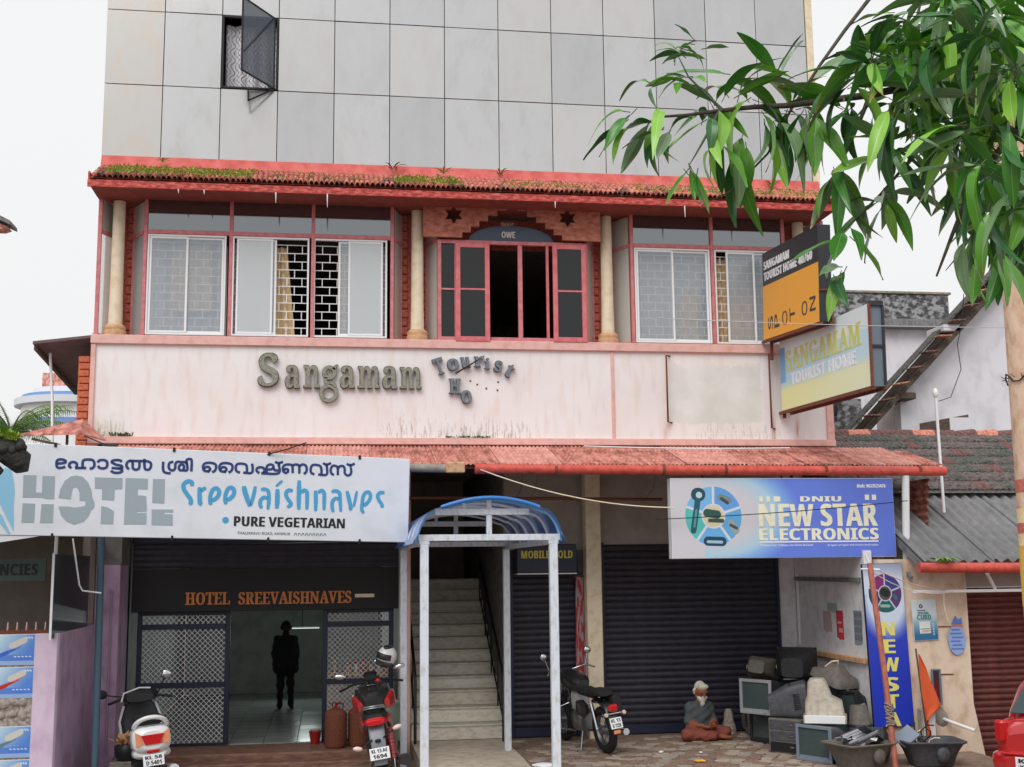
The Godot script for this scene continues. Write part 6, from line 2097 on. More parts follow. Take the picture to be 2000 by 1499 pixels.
func crt(label: String, at: Vector3, turn: Vector3, w: float, h: float, d: float, shell: Material, bezel: Material, screen := true) -> Node3D:
	# a tube television or monitor: base at its lower middle, screen towards +z
	var T := thing("tube_television", label, "television", at, 0.0, "discarded televisions and monitors")
	T.rotation = turn
	var b := MB.new()
	b.loft([ring(Vector3(0, h / 2, 0.0), Vector3.RIGHT, Vector3.UP, w * 0.5, h * 0.5, 9.0, 28), ring(Vector3(0, h / 2, -0.07), Vector3.RIGHT, Vector3.UP, w * 0.49, h * 0.49, 9.0, 28), ring(Vector3(0, h * 0.5, -d * 0.45), Vector3.RIGHT, Vector3.UP, w * 0.46, h * 0.45, 6.0, 28), ring(Vector3(0, h * 0.46, -d * 0.75), Vector3.RIGHT, Vector3.UP, w * 0.34, h * 0.36, 5.0, 28), ring(Vector3(0, h * 0.42, -d), Vector3.RIGHT, Vector3.UP, w * 0.27, h * 0.3, 5.0, 28)])
	part("housing", b, shell, T)
	b = MB.new()
	frame_rect(b, -w * 0.5, w * 0.5, 0.0, h, 0.0, minf(w, h) * 0.09, 0.025)
	b.span(Vector3(-w * 0.41, h * 0.09, 0), Vector3(w * 0.41, h * 0.15, 0.022))
	part("bezel", b, bezel, T)
	b = MB.new()
	b.grp = 1
	var n := 6
	for i in n:
		for j in n:
			var p := []
			for q in [[0, 0], [1, 0], [1, 1], [0, 1]]:
				var u := float(i + q[0]) / n * 2 - 1
				var v := float(j + q[1]) / n * 2 - 1
				p.append(Vector3(u * w * 0.42, h * 0.525 + v * h * 0.385, 0.004 + 0.016 * (1 - u * u) * (1 - v * v)))
			b.quad(p[0], p[1], p[2], p[3])
	part("screen", b, mats.screen_glass, T)
	b = MB.new()
	for i in 9:
		b.span(Vector3((i - 4.5) * w * 0.07, h * 0.93, -d * 0.42), Vector3((i - 4.5) * w * 0.07 + w * 0.028, h * 0.962, -d * 0.2))
		b.span(Vector3(-w * 0.495, h * (0.3 + i * 0.05), -d * 0.36), Vector3(-w * 0.44, h * (0.32 + i * 0.05), -d * 0.18))
	part("vent_slots", b, mats.black, T).set_meta("kind", "stuff")
	b = MB.new()
	b.box(Vector3(w * 0.44, h * 0.4, -d * 0.3), Vector3(0.05, 0.05, 0.09), Basis.IDENTITY, 0.004)
	part("rating_label", b, mats.shell_beige, T)
	b = MB.new()
	b.box(Vector3(w * 0.3, h * 0.05, 0.026), Vector3(0.03, 0.012, 0.006))
	part("button", b, mats.chrome, T)
	return T


func scrap_heap():
	mat("screen_glass", c8(66, 80, 80), 0.12)
	nmat("shell_black", [c8(22, 23, 25), c8(34, 35, 38), c8(48, 48, 50)], 0.6, Vector3.ONE * 1.6, 0.02)
	nmat("shell_grey", [c8(50, 51, 56), c8(74, 75, 82), c8(94, 94, 98)], 0.6, Vector3.ONE * 1.6, 0.02)
	nmat("shell_dust", [c8(72, 68, 62), c8(102, 97, 90), c8(124, 118, 110)], 0.75, Vector3.ONE * 1.6, 0.02)
	nmat("shell_beige", [c8(126, 116, 102), c8(172, 163, 148), c8(192, 184, 170)], 0.6, Vector3.ONE * 1.6, 0.02)
	mat("bezel_silver", c8(170, 172, 178), 0.35, 0.3)
	mat("bezel_blue", c8(128, 140, 156), 0.4, 0.2)
	var b: MB
	crt("black television set at the bottom of the left stack, under the silver-rimmed one", Vector3(6.0, 0, 0.25), Vector3(0, -1.1, 0), 0.5, 0.41, 0.5, mats.shell_black, mats.shell_black)
	crt("silver-rimmed television facing the street on top of the left stack", Vector3(5.84, 0.41, 0.42), Vector3(0, -1.0, 0), 0.54, 0.47, 0.5, mats.shell_black, mats.bezel_silver)
	crt("dark grey television turned away, sitting on the drawer cabinet", Vector3(6.32, 0.44, 1.12), Vector3(-0.12, 1.25, 0.0), 0.5, 0.47, 0.5, mats.shell_grey, mats.shell_black)
	crt("black television on the floor at the back of the heap", Vector3(6.62, 0, 0.2), Vector3(0, -0.3, 0), 0.5, 0.42, 0.48, mats.shell_black, mats.shell_black)
	crt("black television in the middle of the rear stack", Vector3(6.6, 0.42, 0.18), Vector3(0, 0.3, 0), 0.5, 0.42, 0.48, mats.shell_black, mats.shell_black)
	crt("large black television crowning the heap against the white wall", Vector3(6.58, 0.84, 0.1), Vector3(0, 2.6, 0), 0.56, 0.44, 0.42, mats.shell_black, mats.shell_black)
	crt("dusty grey set low behind the silver-rimmed television", Vector3(6.24, 0, -0.42), Vector3(0, 0.2, 0), 0.46, 0.42, 0.42, mats.shell_dust, mats.shell_grey)
	crt("dark set in the stack nearest the black shutter", Vector3(6.22, 0.42, -0.42), Vector3(0, -0.2, 0), 0.46, 0.4, 0.42, mats.shell_black, mats.shell_grey)
	crt("small grey set tipped on its back on the stack nearest the shutter", Vector3(6.2, 0.82, -0.3), Vector3(0.2, 2.5, 0.12), 0.42, 0.3, 0.36, mats.shell_dust, mats.shell_grey)
	crt("blue-grey television lowest at the front, facing left with a pale screen", Vector3(6.04, 0, 1.95), Vector3(0, -1.08, 0), 0.56, 0.44, 0.52, mats.shell_grey, mats.bezel_blue)
	crt("black television standing against the wall behind the beige monitor", Vector3(6.82, 0, 0.95), Vector3(0, -1.2, 0), 0.5, 0.46, 0.38, mats.shell_black, mats.shell_black)
	crt("black set leaning on the wall above the beige monitor", Vector3(6.8, 0.46, 0.95), Vector3(0.1, -1.1, 0), 0.44, 0.4, 0.3, mats.shell_black, mats.bezel_silver)
	crt("small dark set under the upturned bucket by the wall", Vector3(6.84, 0, 1.6), Vector3(0, -0.9, 0), 0.38, 0.34, 0.32, mats.shell_black, mats.shell_grey)
	crt("black set tipped forward behind the left open casing", Vector3(6.72, 0.0, 2.02), Vector3(-0.15, -0.9, 0.1), 0.46, 0.4, 0.36, mats.shell_black, mats.shell_grey)
	crt("flat dark set wedged between the beige monitor and the upright sign", Vector3(6.86, 0.44, 1.28), Vector3(0.15, -1.3, 0.1), 0.36, 0.34, 0.2, mats.shell_black, mats.shell_black)
	# beige monitor lying on its screen
	var M := thing("beige_monitor", "dusty beige computer monitor lying face down on the blue-grey television", "monitor", Vector3(6.28, 0.45, 1.75), deg_to_rad(-24))
	b = MB.new()
	b.loft([ring(Vector3(0, 0.0, 0), Vector3.RIGHT, Vector3.BACK, 0.27, 0.22, 8, 24), ring(Vector3(0, 0.09, 0), Vector3.RIGHT, Vector3.BACK, 0.27, 0.22, 8, 24), ring(Vector3(0.0, 0.1, 0), Vector3.RIGHT, Vector3.BACK, 0.245, 0.2, 8, 24), ring(Vector3(-0.01, 0.27, -0.01), Vector3.RIGHT, Vector3.BACK, 0.23, 0.19, 6, 24), ring(Vector3(-0.06, 0.33, -0.01), Vector3.RIGHT, Vector3.BACK, 0.155, 0.17, 5, 24), ring(Vector3(-0.08, 0.5, -0.01), Vector3.RIGHT, Vector3.BACK, 0.12, 0.15, 4, 24), ring(Vector3(-0.08, 0.545, -0.01), Vector3.RIGHT, Vector3.BACK, 0.09, 0.12, 3, 24)])
	part("housing", b, mats.shell_beige, M)
	b = MB.new()
	b.box(Vector3(0, 0.055, 0.225), Vector3(0.5, 0.1, 0.02), Basis.IDENTITY, 0.006)
	part("front_rim", b, mats.scooter_white, M)
	b = MB.new()
	b.box(Vector3(0, -0.008, 0.0), Vector3(0.48, 0.014, 0.38))
	part("screen_edge", b, mats.black, M)
	# drawer cabinet
	var D := thing("drawer_cabinet", "grey metal cabinet with small drawer handles under the dark grey television", "cabinet", Vector3(6.1, 0, 1.12), deg_to_rad(36))
	b = MB.new()
	b.box(Vector3(0, 0.22, 0), Vector3(0.46, 0.44, 0.5), Basis.IDENTITY, 0.012)
	part("case", b, mats.shell_dust, D)
	for k in 3:
		b = MB.new()
		b.box(Vector3(-0.232, 0.36 - k * 0.14, 0.0), Vector3(0.012, 0.12, 0.44), Basis.IDENTITY, 0.004)
		part("drawer", b, mats.shell_grey if k < 2 else mats.black, D)
		b = MB.new()
		b.box(Vector3(-0.244, 0.37 - k * 0.14, 0.12), Vector3(0.014, 0.022, 0.06), Basis.IDENTITY, 0.004)
		part("handle", b, mats.chrome, D)
	# brown shell on top of the right stack
	var Bs := thing("brown_casing", "dusty brown television back casing tilted on top of the right-hand stack", "casing", Vector3(6.78, 0.88, 0.9), deg_to_rad(-70))
	Bs.rotation.z = -0.3
	b = MB.new()
	b.loft([ring(Vector3(0, 0.0, 0), Vector3.RIGHT, Vector3.BACK, 0.3, 0.22, 6, 20), ring(Vector3(0, 0.1, 0), Vector3.RIGHT, Vector3.BACK, 0.28, 0.2, 6, 20), ring(Vector3(0.02, 0.14, 0), Vector3.RIGHT, Vector3.BACK, 0.16, 0.14, 4, 20), ring(Vector3(0.02, 0.24, 0), Vector3.RIGHT, Vector3.BACK, 0.07, 0.07, 3, 20)])
	part("shell", b, mats.shell_dust, Bs)
	b = MB.new()
	b.tube([Vector3(0.02, 0.24, 0), Vector3(0.04, 0.3, 0.02), Vector3(-0.04, 0.26, 0.05), Vector3(-0.12, 0.16, 0.08)], 0.012, 6)
	part("cord_loop", b, mats.cream, Bs)
	# open tubs of parts
	for k in [[Vector3(6.42, 0.0, 2.42), 0.3, "left open grey casing heaped with circuit boards and keyboards", "shell_dust"], [Vector3(7.34, 0.0, 2.42), -0.15, "right open dark grey casing with a rounded bulge in front of the cream wall", "shell_grey"]]:
		var U := thing("open_casing", k[2], "bin", k[0], k[1], "open casings used as bins")
		b = MB.new()
		b.loft([ring(Vector3(0, 0.0, 0), Vector3.RIGHT, Vector3.BACK, 0.24, 0.19, 5, 24), ring(Vector3(0, 0.16, 0), Vector3.RIGHT, Vector3.BACK, 0.3, 0.24, 5, 24), ring(Vector3(0, 0.26, 0), Vector3.RIGHT, Vector3.BACK, 0.355, 0.29, 6, 24), ring(Vector3(0, 0.28, 0), Vector3.RIGHT, Vector3.BACK, 0.39, 0.32, 7, 24), ring(Vector3(0, 0.295, 0), Vector3.RIGHT, Vector3.BACK, 0.39, 0.32, 7, 24), ring(Vector3(0, 0.295, 0), Vector3.RIGHT, Vector3.BACK, 0.35, 0.285, 6, 24), ring(Vector3(0, 0.12, 0), Vector3.RIGHT, Vector3.BACK, 0.27, 0.21, 5, 24)], true)
		part("shell", b, mats[k[3]], U)
		b = MB.new()
		b.ball(Vector3(0.08, 0.15, 0.26), Vector3(0.09, 0.1, 0.05))
		part("bulge", b, mats[k[3]], U)
		if k[1] > 0:
			var kn := -1
			for q in [[Vector3(0.0, 0.34, -0.1), Vector3(0.62, 0.3, 0.4), Vector3(0.3, 0.02, 0.2)], [Vector3(0.18, 0.38, -0.05), Vector3(-0.3, 0.5, -0.6), Vector3(0.36, 0.02, 0.14)], [Vector3(0.1, 0.36, 0.08), Vector3(0.3, -0.6, 0.5), Vector3(0.3, 0.025, 0.12)]]:
				kn += 1
				var Kb := thing("keyboard", ["grey keyboard tray standing upright in the left open casing", "keyboard leaning to the right in the left open casing", "keyboard lying across the front of the left open casing"][kn], "keyboard", k[0] + q[0], 0.0, "keyboards in the open casing")
				Kb.rotation = q[1]
				b = MB.new()
				b.box(Vector3.ZERO, q[2], Basis.IDENTITY, 0.005)
				part("base", b, mats.shell_grey, Kb)
				b = MB.new()
				for i in 11:
					for j in 4:
						b.box(Vector3((i - 5) * q[2].x * 0.08, q[2].y * 0.6, (j - 1.5) * q[2].z * 0.2), Vector3(q[2].x * 0.065, 0.008, q[2].z * 0.16))
				part("keys", b, mats.bezel_silver, Kb).set_meta("kind", "stuff")
			var Cb := thing("circuit_scrap", "pale paper and broken white plastic heaped in the left open casing", "scrap", k[0])
			for i in 9:
				b = MB.new()
				b.box(Vector3.ZERO, Vector3(rng.randf_range(0.06, 0.16), 0.012, rng.randf_range(0.04, 0.1)), Basis.IDENTITY, 0.003)
				part("fragment", b, [mats.scooter_white, mats.bezel_silver, mats.black][i % 3], Cb, Transform3D(Basis.from_euler(Vector3(rng.randf_range(-0.7, 0.7), rng.randf_range(0, 3), rng.randf_range(-0.7, 0.7))), Vector3(rng.randf_range(-0.24, 0.26), rng.randf_range(0.24, 0.38), rng.randf_range(-0.14, 0.2))))
		else:
			var Wb := thing("wire_bundle", "tangle of dark cables and boards in the right open casing", "scrap", k[0])
			for i in 7:
				b = MB.new()
				var pts := []
				var p := Vector3(rng.randf_range(-0.25, 0.1), 0.2, rng.randf_range(-0.15, 0.15))
				for j in 6:
					pts.append(p)
					p += Vector3(rng.randf_range(-0.09, 0.09), rng.randf_range(-0.02, 0.1), rng.randf_range(-0.08, 0.08))
				b.tube(pts, 0.009, 5)
				part("cable", b, [mats.black, mats.cream, mats.black][i % 3], Wb)
			b = MB.new()
			b.box(Vector3(-0.3, 0.34, 0.0), Vector3(0.26, 0.02, 0.22), Basis.from_euler(Vector3(0.5, 0.4, 0.7)), 0.005)
			part("board", b, mats.bezel_blue, Wb)
	var Bu := thing("upturned_bucket", "dark upturned bucket on the small set beside the rusty pole", "bucket", Vector3(6.84, 0.34, 1.52))
	b = MB.new()
	b.lathe([Vector2(0.16, 0.0), Vector2(0.16, 0.02), Vector2(0.14, 0.03), Vector2(0.11, 0.27), Vector2(0.1, 0.28)], Transform3D.IDENTITY, 18)
	part("shell", b, mats.shell_dust, Bu)
	b = MB.new()
	b.lathe([Vector2(0.165, 0.015), Vector2(0.165, 0.04), Vector2(0.14, 0.045)], Transform3D.IDENTITY, 18, false)
	part("rim", b, mats.shell_black, Bu)
	# rusty pole lashed with rope in front of the upright sign
	var Rp := thing("rusty_pole", "leaning rust-red pole lashed with rope in front of the upright blue sign", "pole")
	nmat("pole_pink", [c8(124, 62, 48), c8(176, 104, 88), c8(196, 136, 122)], 0.75, Vector3(2, 0.8, 2), 0.02, 0.1)
	b = MB.new()
	b.tube([Vector3(6.72, 2.45, 2.35), Vector3(6.76, 1.2, 2.5), Vector3(6.79, -0.05, 2.62)], 0.036, 10)
	part("pole", b, mats.pole_pink, Rp)
	b = MB.new()
	for k in 9:
		var c := Vector3(6.776 + 0.0008 * k, 0.74 - k * 0.03, 2.545 + 0.003 * k)
		var pts := []
		for i in 9: pts.append(c + Vector3(cos(TAU * i / 8) * 0.05, rng.randf_range(-0.018, 0.018), sin(TAU * i / 8) * 0.05))
		b.tube(pts, 0.009, 5, false)
	part("rope_lashing", b, mats.concrete, Rp)
	b = MB.new()
	b.tube([Vector3(6.6, 2.38, 2.34), Vector3(6.84, 2.37, 2.36)], 0.014, 6)
	b.tube([Vector3(6.72, 2.47, 2.33), Vector3(6.68, 2.56, 2.32)], 0.012, 6)
	part("crosspiece", b, mats.white_frame, Rp)
	var Ms := thing("marker_stone", "small whitewashed cone-shaped stone at the foot of the black shutter", "stone", Vector3(5.86, 0, -0.88))
	b = MB.new()
	b.lathe([Vector2(0.12, -0.01), Vector2(0.1, 0.1), Vector2(0.07, 0.2), Vector2(0.065, 0.28), Vector2(0.04, 0.34)], Transform3D.IDENTITY, 12)
	part("stone", b, mats.stone, Ms)


# ---------------------------------------------------------------- people
# bones: [from, to, radius, radius, colour]; one closed skin round all of them
func skin(out: MB, bones: Array, cell: float, blend: float):
	var lo := Vector3.INF
	var hi := -Vector3.INF
	for k in bones:
		var r := maxf(k[2], k[3]) + cell * 2 + blend
		lo = lo.min(k[0] - Vector3.ONE * r).min(k[1] - Vector3.ONE * r)
		hi = hi.max(k[0] + Vector3.ONE * r).max(k[1] + Vector3.ONE * r)
	var n := Vector3i(((hi - lo) / cell).ceil()) + Vector3i.ONE
	var f := PackedFloat32Array()
	f.resize(n.x * n.y * n.z)
	f.fill(1.0)
	var best := PackedFloat32Array()
	best.resize(f.size())
	best.fill(9.0)
	var who := PackedByteArray()
	who.resize(f.size())
	for bi in bones.size():
		var k: Array = bones[bi]
		var a: Vector3 = k[0]
		var ab: Vector3 = k[1] - a
		var len2 := maxf(ab.length_squared(), 1e-9)
		var r := maxf(k[2], k[3]) + blend + cell * 2
		var p0 := Vector3i(((a.min(k[1]) - Vector3.ONE * r - lo) / cell).floor()).clamp(Vector3i.ZERO, n - Vector3i.ONE)
		var p1 := Vector3i(((a.max(k[1]) + Vector3.ONE * r - lo) / cell).ceil()).clamp(Vector3i.ZERO, n - Vector3i.ONE)
		for z in range(p0.z, p1.z + 1):
			for y in range(p0.y, p1.y + 1):
				var row := (z * n.y + y) * n.x
				for x in range(p0.x, p1.x + 1):
					var p := lo + Vector3(x, y, z) * cell - a
					var t := clampf(p.dot(ab) / len2, 0.0, 1.0)
					var d: float = (p - ab * t).length() - lerpf(k[2], k[3], t)
					var i := row + x
					if d < best[i]:
						best[i] = d
						who[i] = bi
					var o := f[i]
					var h := maxf(blend - absf(o - d), 0.0) / blend
					f[i] = minf(o, d) - h * h * blend * 0.25
	var vert := {}
	var cols := {}
	for z in n.z - 1:
		for y in n.y - 1:
			for x in n.x - 1:
				var i := (z * n.y + y) * n.x + x
				var inside := 0
				var c := Vector3.ZERO
				var cnt := 0
				var v := [f[i], f[i + 1], f[i + n.x], f[i + n.x + 1], f[i + n.x * n.y], f[i + n.x * n.y + 1], f[i + n.x * n.y + n.x], f[i + n.x * n.y + n.x + 1]]
				for q in v: if q < 0.0: inside += 1
				if inside == 0 or inside == 8: continue
				for e in [[0, 1], [2, 3], [4, 5], [6, 7], [0, 2], [1, 3], [4, 6], [5, 7], [0, 4], [1, 5], [2, 6], [3, 7]]:
					var d0: float = v[e[0]]
					var d1: float = v[e[1]]
					if (d0 < 0.0) == (d1 < 0.0): continue
					var t := d0 / (d0 - d1)
					c += Vector3(e[0] & 1, (e[0] >> 1) & 1, e[0] >> 2).lerp(Vector3(e[1] & 1, (e[1] >> 1) & 1, e[1] >> 2), t)
					cnt += 1
				vert[i] = lo + (Vector3(x, y, z) + c / cnt) * cell
				if cell > 0.01:   # folds of cloth
					var w: Vector3 = vert[i] * 22.0
					vert[i] += Vector3(sin(w.y * 1.7 + w.x), sin(w.x * 1.3 + w.z * 2.0), sin(w.y * 2.3 - w.x * 1.4)) * 0.0055
				cols[i] = bones[who[i]][4]
	out.grp = 1
	var step := [1, n.x, n.x * n.y]
	for i in vert:
		for ax in 3:
			var s: int = step[ax]
			var u: int = step[(ax + 1) % 3]
			var w: int = step[(ax + 2) % 3]
			if i - u < 0 or i - w < 0 or i - u - w < 0 or i + s >= f.size(): continue
			if (f[i] < 0.0) == (f[i + s] < 0.0): continue
			if not (vert.has(i - u) and vert.has(i - w) and vert.has(i - u - w)): continue
			var q := [vert[i], vert[i - u], vert[i - u - w], vert[i - w]]
			if f[i] >= 0.0: q.reverse()
			out.col = cols[i]
			out.quad(q[3], q[2], q[1], q[0])
	out.grp = -1


func fingers(wrist: Vector3, aim: Vector3, palm_up: Vector3, side: float, c: Color) -> Array:
	var out := []
	aim = aim.normalized()
	var across := palm_up.cross(aim).normalized() * side
	var knuckle := wrist + aim * 0.085
	out.append([wrist, knuckle, 0.021, 0.024, c])
	for k in 4:
		var base := wrist + aim * 0.06 + across * (k - 1.5) * 0.019
		var k0 := wrist + aim * 0.09 + across * (k - 1.5) * 0.021
		var l: float = [0.062, 0.072, 0.068, 0.052][k]
		var m := k0 + (aim * 0.85 - palm_up * -0.35).normalized() * l * 0.5
		var tip := m + (aim * 0.5 + palm_up * 0.75).normalized() * l * 0.5
		out.append([base, k0, 0.0125, 0.0105, c])
		out.append([k0, m, 0.0102, 0.0092, c])
		out.append([m, tip, 0.0092, 0.008, c])
	var t0 := wrist + aim * 0.03 - across * 0.024
	var t1 := t0 + (aim * 0.6 - across * 0.7).normalized() * 0.038
	out.append([wrist + aim * 0.02, t0, 0.016, 0.014, c])
	out.append([t0, t1, 0.0135, 0.011, c])
	out.append([t1, t1 + (aim * 0.9 + palm_up * 0.35).normalized() * 0.034, 0.011, 0.009, c])
	return out


func lin(r: int, g: int, b: int) -> Color:
	return c8(r, g, b).srgb_to_linear()


func head_bones(c: Vector3, face: Vector3, up: Vector3, s: float, sk: Color, dark: Color) -> Array:
	var rt := up.cross(face).normalized()
	return [
		[c + up * 0.03 * s - face * 0.02 * s, c + up * 0.02 * s + face * 0.015 * s, 0.084 * s, 0.078 * s, sk],
		[c - up * 0.03 * s + face * 0.035 * s, c - up * 0.075 * s + face * 0.05 * s, 0.056 * s, 0.036 * s, sk],
		[c + up * 0.012 * s + face * 0.09 * s, c - up * 0.022 * s + face * 0.106 * s, 0.009 * s, 0.015 * s, sk],
		[c + up * 0.028 * s + face * 0.08 * s - rt * 0.045 * s, c + up * 0.028 * s + face * 0.08 * s + rt * 0.045 * s, 0.014 * s, 0.014 * s, sk],
		[c + rt * 0.083 * s - up * 0.02 * s, c + rt * 0.086 * s + up * 0.02 * s, 0.012 * s, 0.016 * s, sk],
		[c - rt * 0.083 * s - up * 0.02 * s, c - rt * 0.086 * s + up * 0.02 * s, 0.012 * s, 0.016 * s, sk],
		[c - up * 0.05 * s + face * 0.094 * s - rt * 0.02 * s, c - up * 0.05 * s + face * 0.094 * s + rt * 0.02 * s, 0.008 * s, 0.008 * s, dark]]


func eyes(parent: Node, c: Vector3, face: Vector3, up: Vector3, s: float):
	var rt := up.cross(face).normalized()
	for k in [-1.0, 1.0]:
		var b := MB.new()
		b.ball(c + up * 0.006 * s + face * 0.088 * s + rt * 0.032 * s * k, Vector3(0.012, 0.007, 0.008) * s, Basis.IDENTITY, 8, 5)
		part("eye", b, mats.black, parent)


func people():
	var cloth := mat("body_surface", Color.WHITE, 0.85)
	cloth.vertex_color_use_as_albedo = true
	var sk := lin(140, 80, 58)
	var shirt := lin(74, 80, 82)
	var wrap := lin(132, 70, 56)
	var P := thing("person", "bearded person in a grey shirt and rust-orange wrap sitting cross-legged by the shutter", "person", Vector3(5.27, 0.0, -0.42), deg_to_rad(12))
	var b := MB.new()
	var hipc := Vector3(0, 0.12, 0)
	skin(b, [
		[Vector3(-0.08, 0.12, 0), Vector3(0.08, 0.12, 0), 0.12, 0.12, wrap],
		[Vector3(0, 0.16, 0), Vector3(0, 0.3, 0.01), 0.125, 0.125, shirt], [Vector3(-0.07, 0.31, 0.0), Vector3(0.07, 0.31, 0.0), 0.115, 0.115, shirt],
		[Vector3(-0.07, 0.42, 0.01), Vector3(0.07, 0.42, 0.01), 0.095, 0.095, shirt],
		[Vector3(-0.15, 0.445, 0.01), Vector3(0.15, 0.445, 0.01), 0.058, 0.058, shirt],
		[Vector3(0, 0.47, 0.015), Vector3(0, 0.55, 0.045), 0.05, 0.046, sk],
		[Vector3(-0.165, 0.44, 0.01), Vector3(-0.215, 0.235, 0.05), 0.056, 0.048, shirt], [Vector3(0.165, 0.44, 0.01), Vector3(0.215, 0.235, 0.05), 0.056, 0.048, shirt],
		[Vector3(-0.215, 0.235, 0.05), Vector3(-0.06, 0.19, 0.24), 0.04, 0.028, sk], [Vector3(0.215, 0.235, 0.05), Vector3(0.1, 0.2, 0.24), 0.04, 0.028, sk],
		[Vector3(-0.09, 0.11, 0.0), Vector3(-0.31, 0.09, 0.2), 0.105, 0.075, wrap], [Vector3(0.09, 0.11, 0.0), Vector3(0.31, 0.09, 0.2), 0.105, 0.075, wrap],
		[Vector3(-0.31, 0.085, 0.2), Vector3(0.06, 0.06, 0.3), 0.075, 0.06, wrap], [Vector3(0.31, 0.085, 0.2), Vector3(-0.06, 0.055, 0.28), 0.075, 0.055, wrap],
		[Vector3(-0.18, 0.07, 0.17), Vector3(0.18, 0.07, 0.17), 0.075, 0.075, wrap],
		[Vector3(0.2, 0.045, 0.33), Vector3(0.3, 0.035, 0.36), 0.034, 0.026, sk]], 0.013, 0.05)
	var hc := Vector3(0, 0.645, 0.075)
	var face := Vector3(0.05, -0.3, 1).normalized()
	var up := Vector3(0, 1, 0.3).normalized()
	skin(b, head_bones(hc, face, up, 1.0, sk, lin(90, 46, 38)), 0.006, 0.02)
	skin(b, fingers(Vector3(-0.06, 0.19, 0.24), Vector3(0.9, -0.15, 0.25), Vector3.UP, 1.0, sk), 0.0045, 0.008)
	skin(b, fingers(Vector3(0.1, 0.2, 0.24), Vector3(-0.5, -0.1, 0.6), Vector3.UP, -1.0, sk), 0.0045, 0.008)
	part("body", b, cloth, P)
	eyes(P, hc, face, up, 1.0)
	var white := lin(206, 200, 190)
	b = MB.new()
	skin(b, [[hc + up * 0.07 - face * 0.035, hc + up * 0.075 + face * 0.005, 0.084, 0.072, white], [hc + Vector3(-0.082, 0.03, -0.03), hc + Vector3(-0.082, -0.01, -0.03), 0.03, 0.02, white], [hc + Vector3(0.082, 0.03, -0.03), hc + Vector3(0.082, -0.01, -0.03), 0.03, 0.02, white], [hc - face * 0.06, hc - face * 0.05 - up * 0.06, 0.07, 0.05, white], [hc + up * 0.1 + face * 0.05 + Vector3(-0.04, 0, 0), hc + up * 0.1 + face * 0.05 + Vector3(0.05, 0, 0), 0.03, 0.028, white]], 0.007, 0.025)
	part("hair", b, cloth, P)
	b = MB.new()
	skin(b, [[hc - up * 0.07 + face * 0.07, hc - up * 0.14 + face * 0.075, 0.042, 0.03, white], [hc - up * 0.14 + face * 0.075, hc - up * 0.215 + face * 0.06, 0.03, 0.012, white], [hc - up * 0.06 + face * 0.05 + Vector3(-0.056, 0, 0), hc - up * 0.09 + face * 0.06 + Vector3(-0.03, 0, 0), 0.026, 0.03, white], [hc - up * 0.06 + face * 0.05 + Vector3(0.056, 0, 0), hc - up * 0.09 + face * 0.06 + Vector3(0.03, 0, 0), 0.026, 0.03, white], [hc - up * 0.035 + face * 0.098 + Vector3(-0.028, 0, 0), hc - up * 0.035 + face * 0.098 + Vector3(0.028, 0, 0), 0.011, 0.011, white]], 0.006, 0.02)
	part("beard", b, cloth, P)
	# the figure standing inside the restaurant
	var S := thing("person", "dark figure in shirt and trousers standing inside the restaurant doorway", "person", Vector3(-0.78, 0.0, -5.7), deg_to_rad(8))
	var sh := lin(30, 31, 34)
	var tr := lin(24, 24, 28)
	var s2 := lin(58, 38, 30)
	b = MB.new()
	skin(b, [
		[Vector3(-0.06, 0.8, 0), Vector3(0.06, 0.8, 0), 0.11, 0.11, tr], [Vector3(0, 0.85, 0), Vector3(0, 1.05, 0), 0.125, 0.13, sh],
		[Vector3(-0.07, 1.12, 0), Vector3(0.07, 1.12, 0), 0.11, 0.11, sh], [Vector3(-0.15, 1.22, 0), Vector3(0.15, 1.22, 0), 0.058, 0.058, sh],
		[Vector3(0, 1.22, 0), Vector3(0, 1.34, 0.01), 0.06, 0.054, s2],
		[Vector3(-0.155, 1.205, 0), Vector3(-0.195, 0.98, 0.0), 0.058, 0.052, sh], [Vector3(0.155, 1.205, 0), Vector3(0.195, 0.98, 0.0), 0.058, 0.052, sh], [Vector3(-0.06, 0.8, 0), Vector3(-0.09, 1.1, 0), 0.12, 0.12, sh], [Vector3(0.06, 0.8, 0), Vector3(0.09, 1.1, 0), 0.12, 0.12, sh],
		[Vector3(-0.195, 0.98, 0), Vector3(-0.2, 0.76, 0.05), 0.05, 0.034, sh], [Vector3(0.195, 0.98, 0), Vector3(0.195, 0.76, 0.06), 0.05, 0.034, sh],
		[Vector3(-0.08, 0.78, 0), Vector3(-0.085, 0.43, 0.02), 0.088, 0.062, tr], [Vector3(0.08, 0.78, 0), Vector3(0.095, 0.43, 0.02), 0.088, 0.062, tr],
		[Vector3(-0.085, 0.43, 0.02), Vector3(-0.09, 0.09, 0.0), 0.062, 0.05, tr], [Vector3(0.095, 0.43, 0.02), Vector3(0.105, 0.09, 0.0), 0.062, 0.05, tr],
		[Vector3(-0.09, 0.05, -0.03), Vector3(-0.1, 0.03, 0.12), 0.04, 0.032, tr], [Vector3(0.105, 0.05, -0.03), Vector3(0.12, 0.03, 0.12), 0.04, 0.032, tr]], 0.018, 0.05)
	var h2 := Vector3(0, 1.415, 0.03)
	skin(b, head_bones(h2, Vector3.BACK, Vector3.UP, 1.06, s2, lin(40, 22, 20)), 0.009, 0.02)
	skin(b, fingers(Vector3(-0.2, 0.76, 0.05), Vector3(0.1, -1, 0.15), Vector3(0.6, 0, 0.5), 1.0, s2), 0.0055, 0.008)
	skin(b, fingers(Vector3(0.195, 0.76, 0.06), Vector3(-0.1, -1, 0.15), Vector3(-0.6, 0, 0.5), -1.0, s2), 0.0055, 0.008)
	part("body", b, cloth, S)
	eyes(S, h2, Vector3.BACK, Vector3.UP, 0.95)
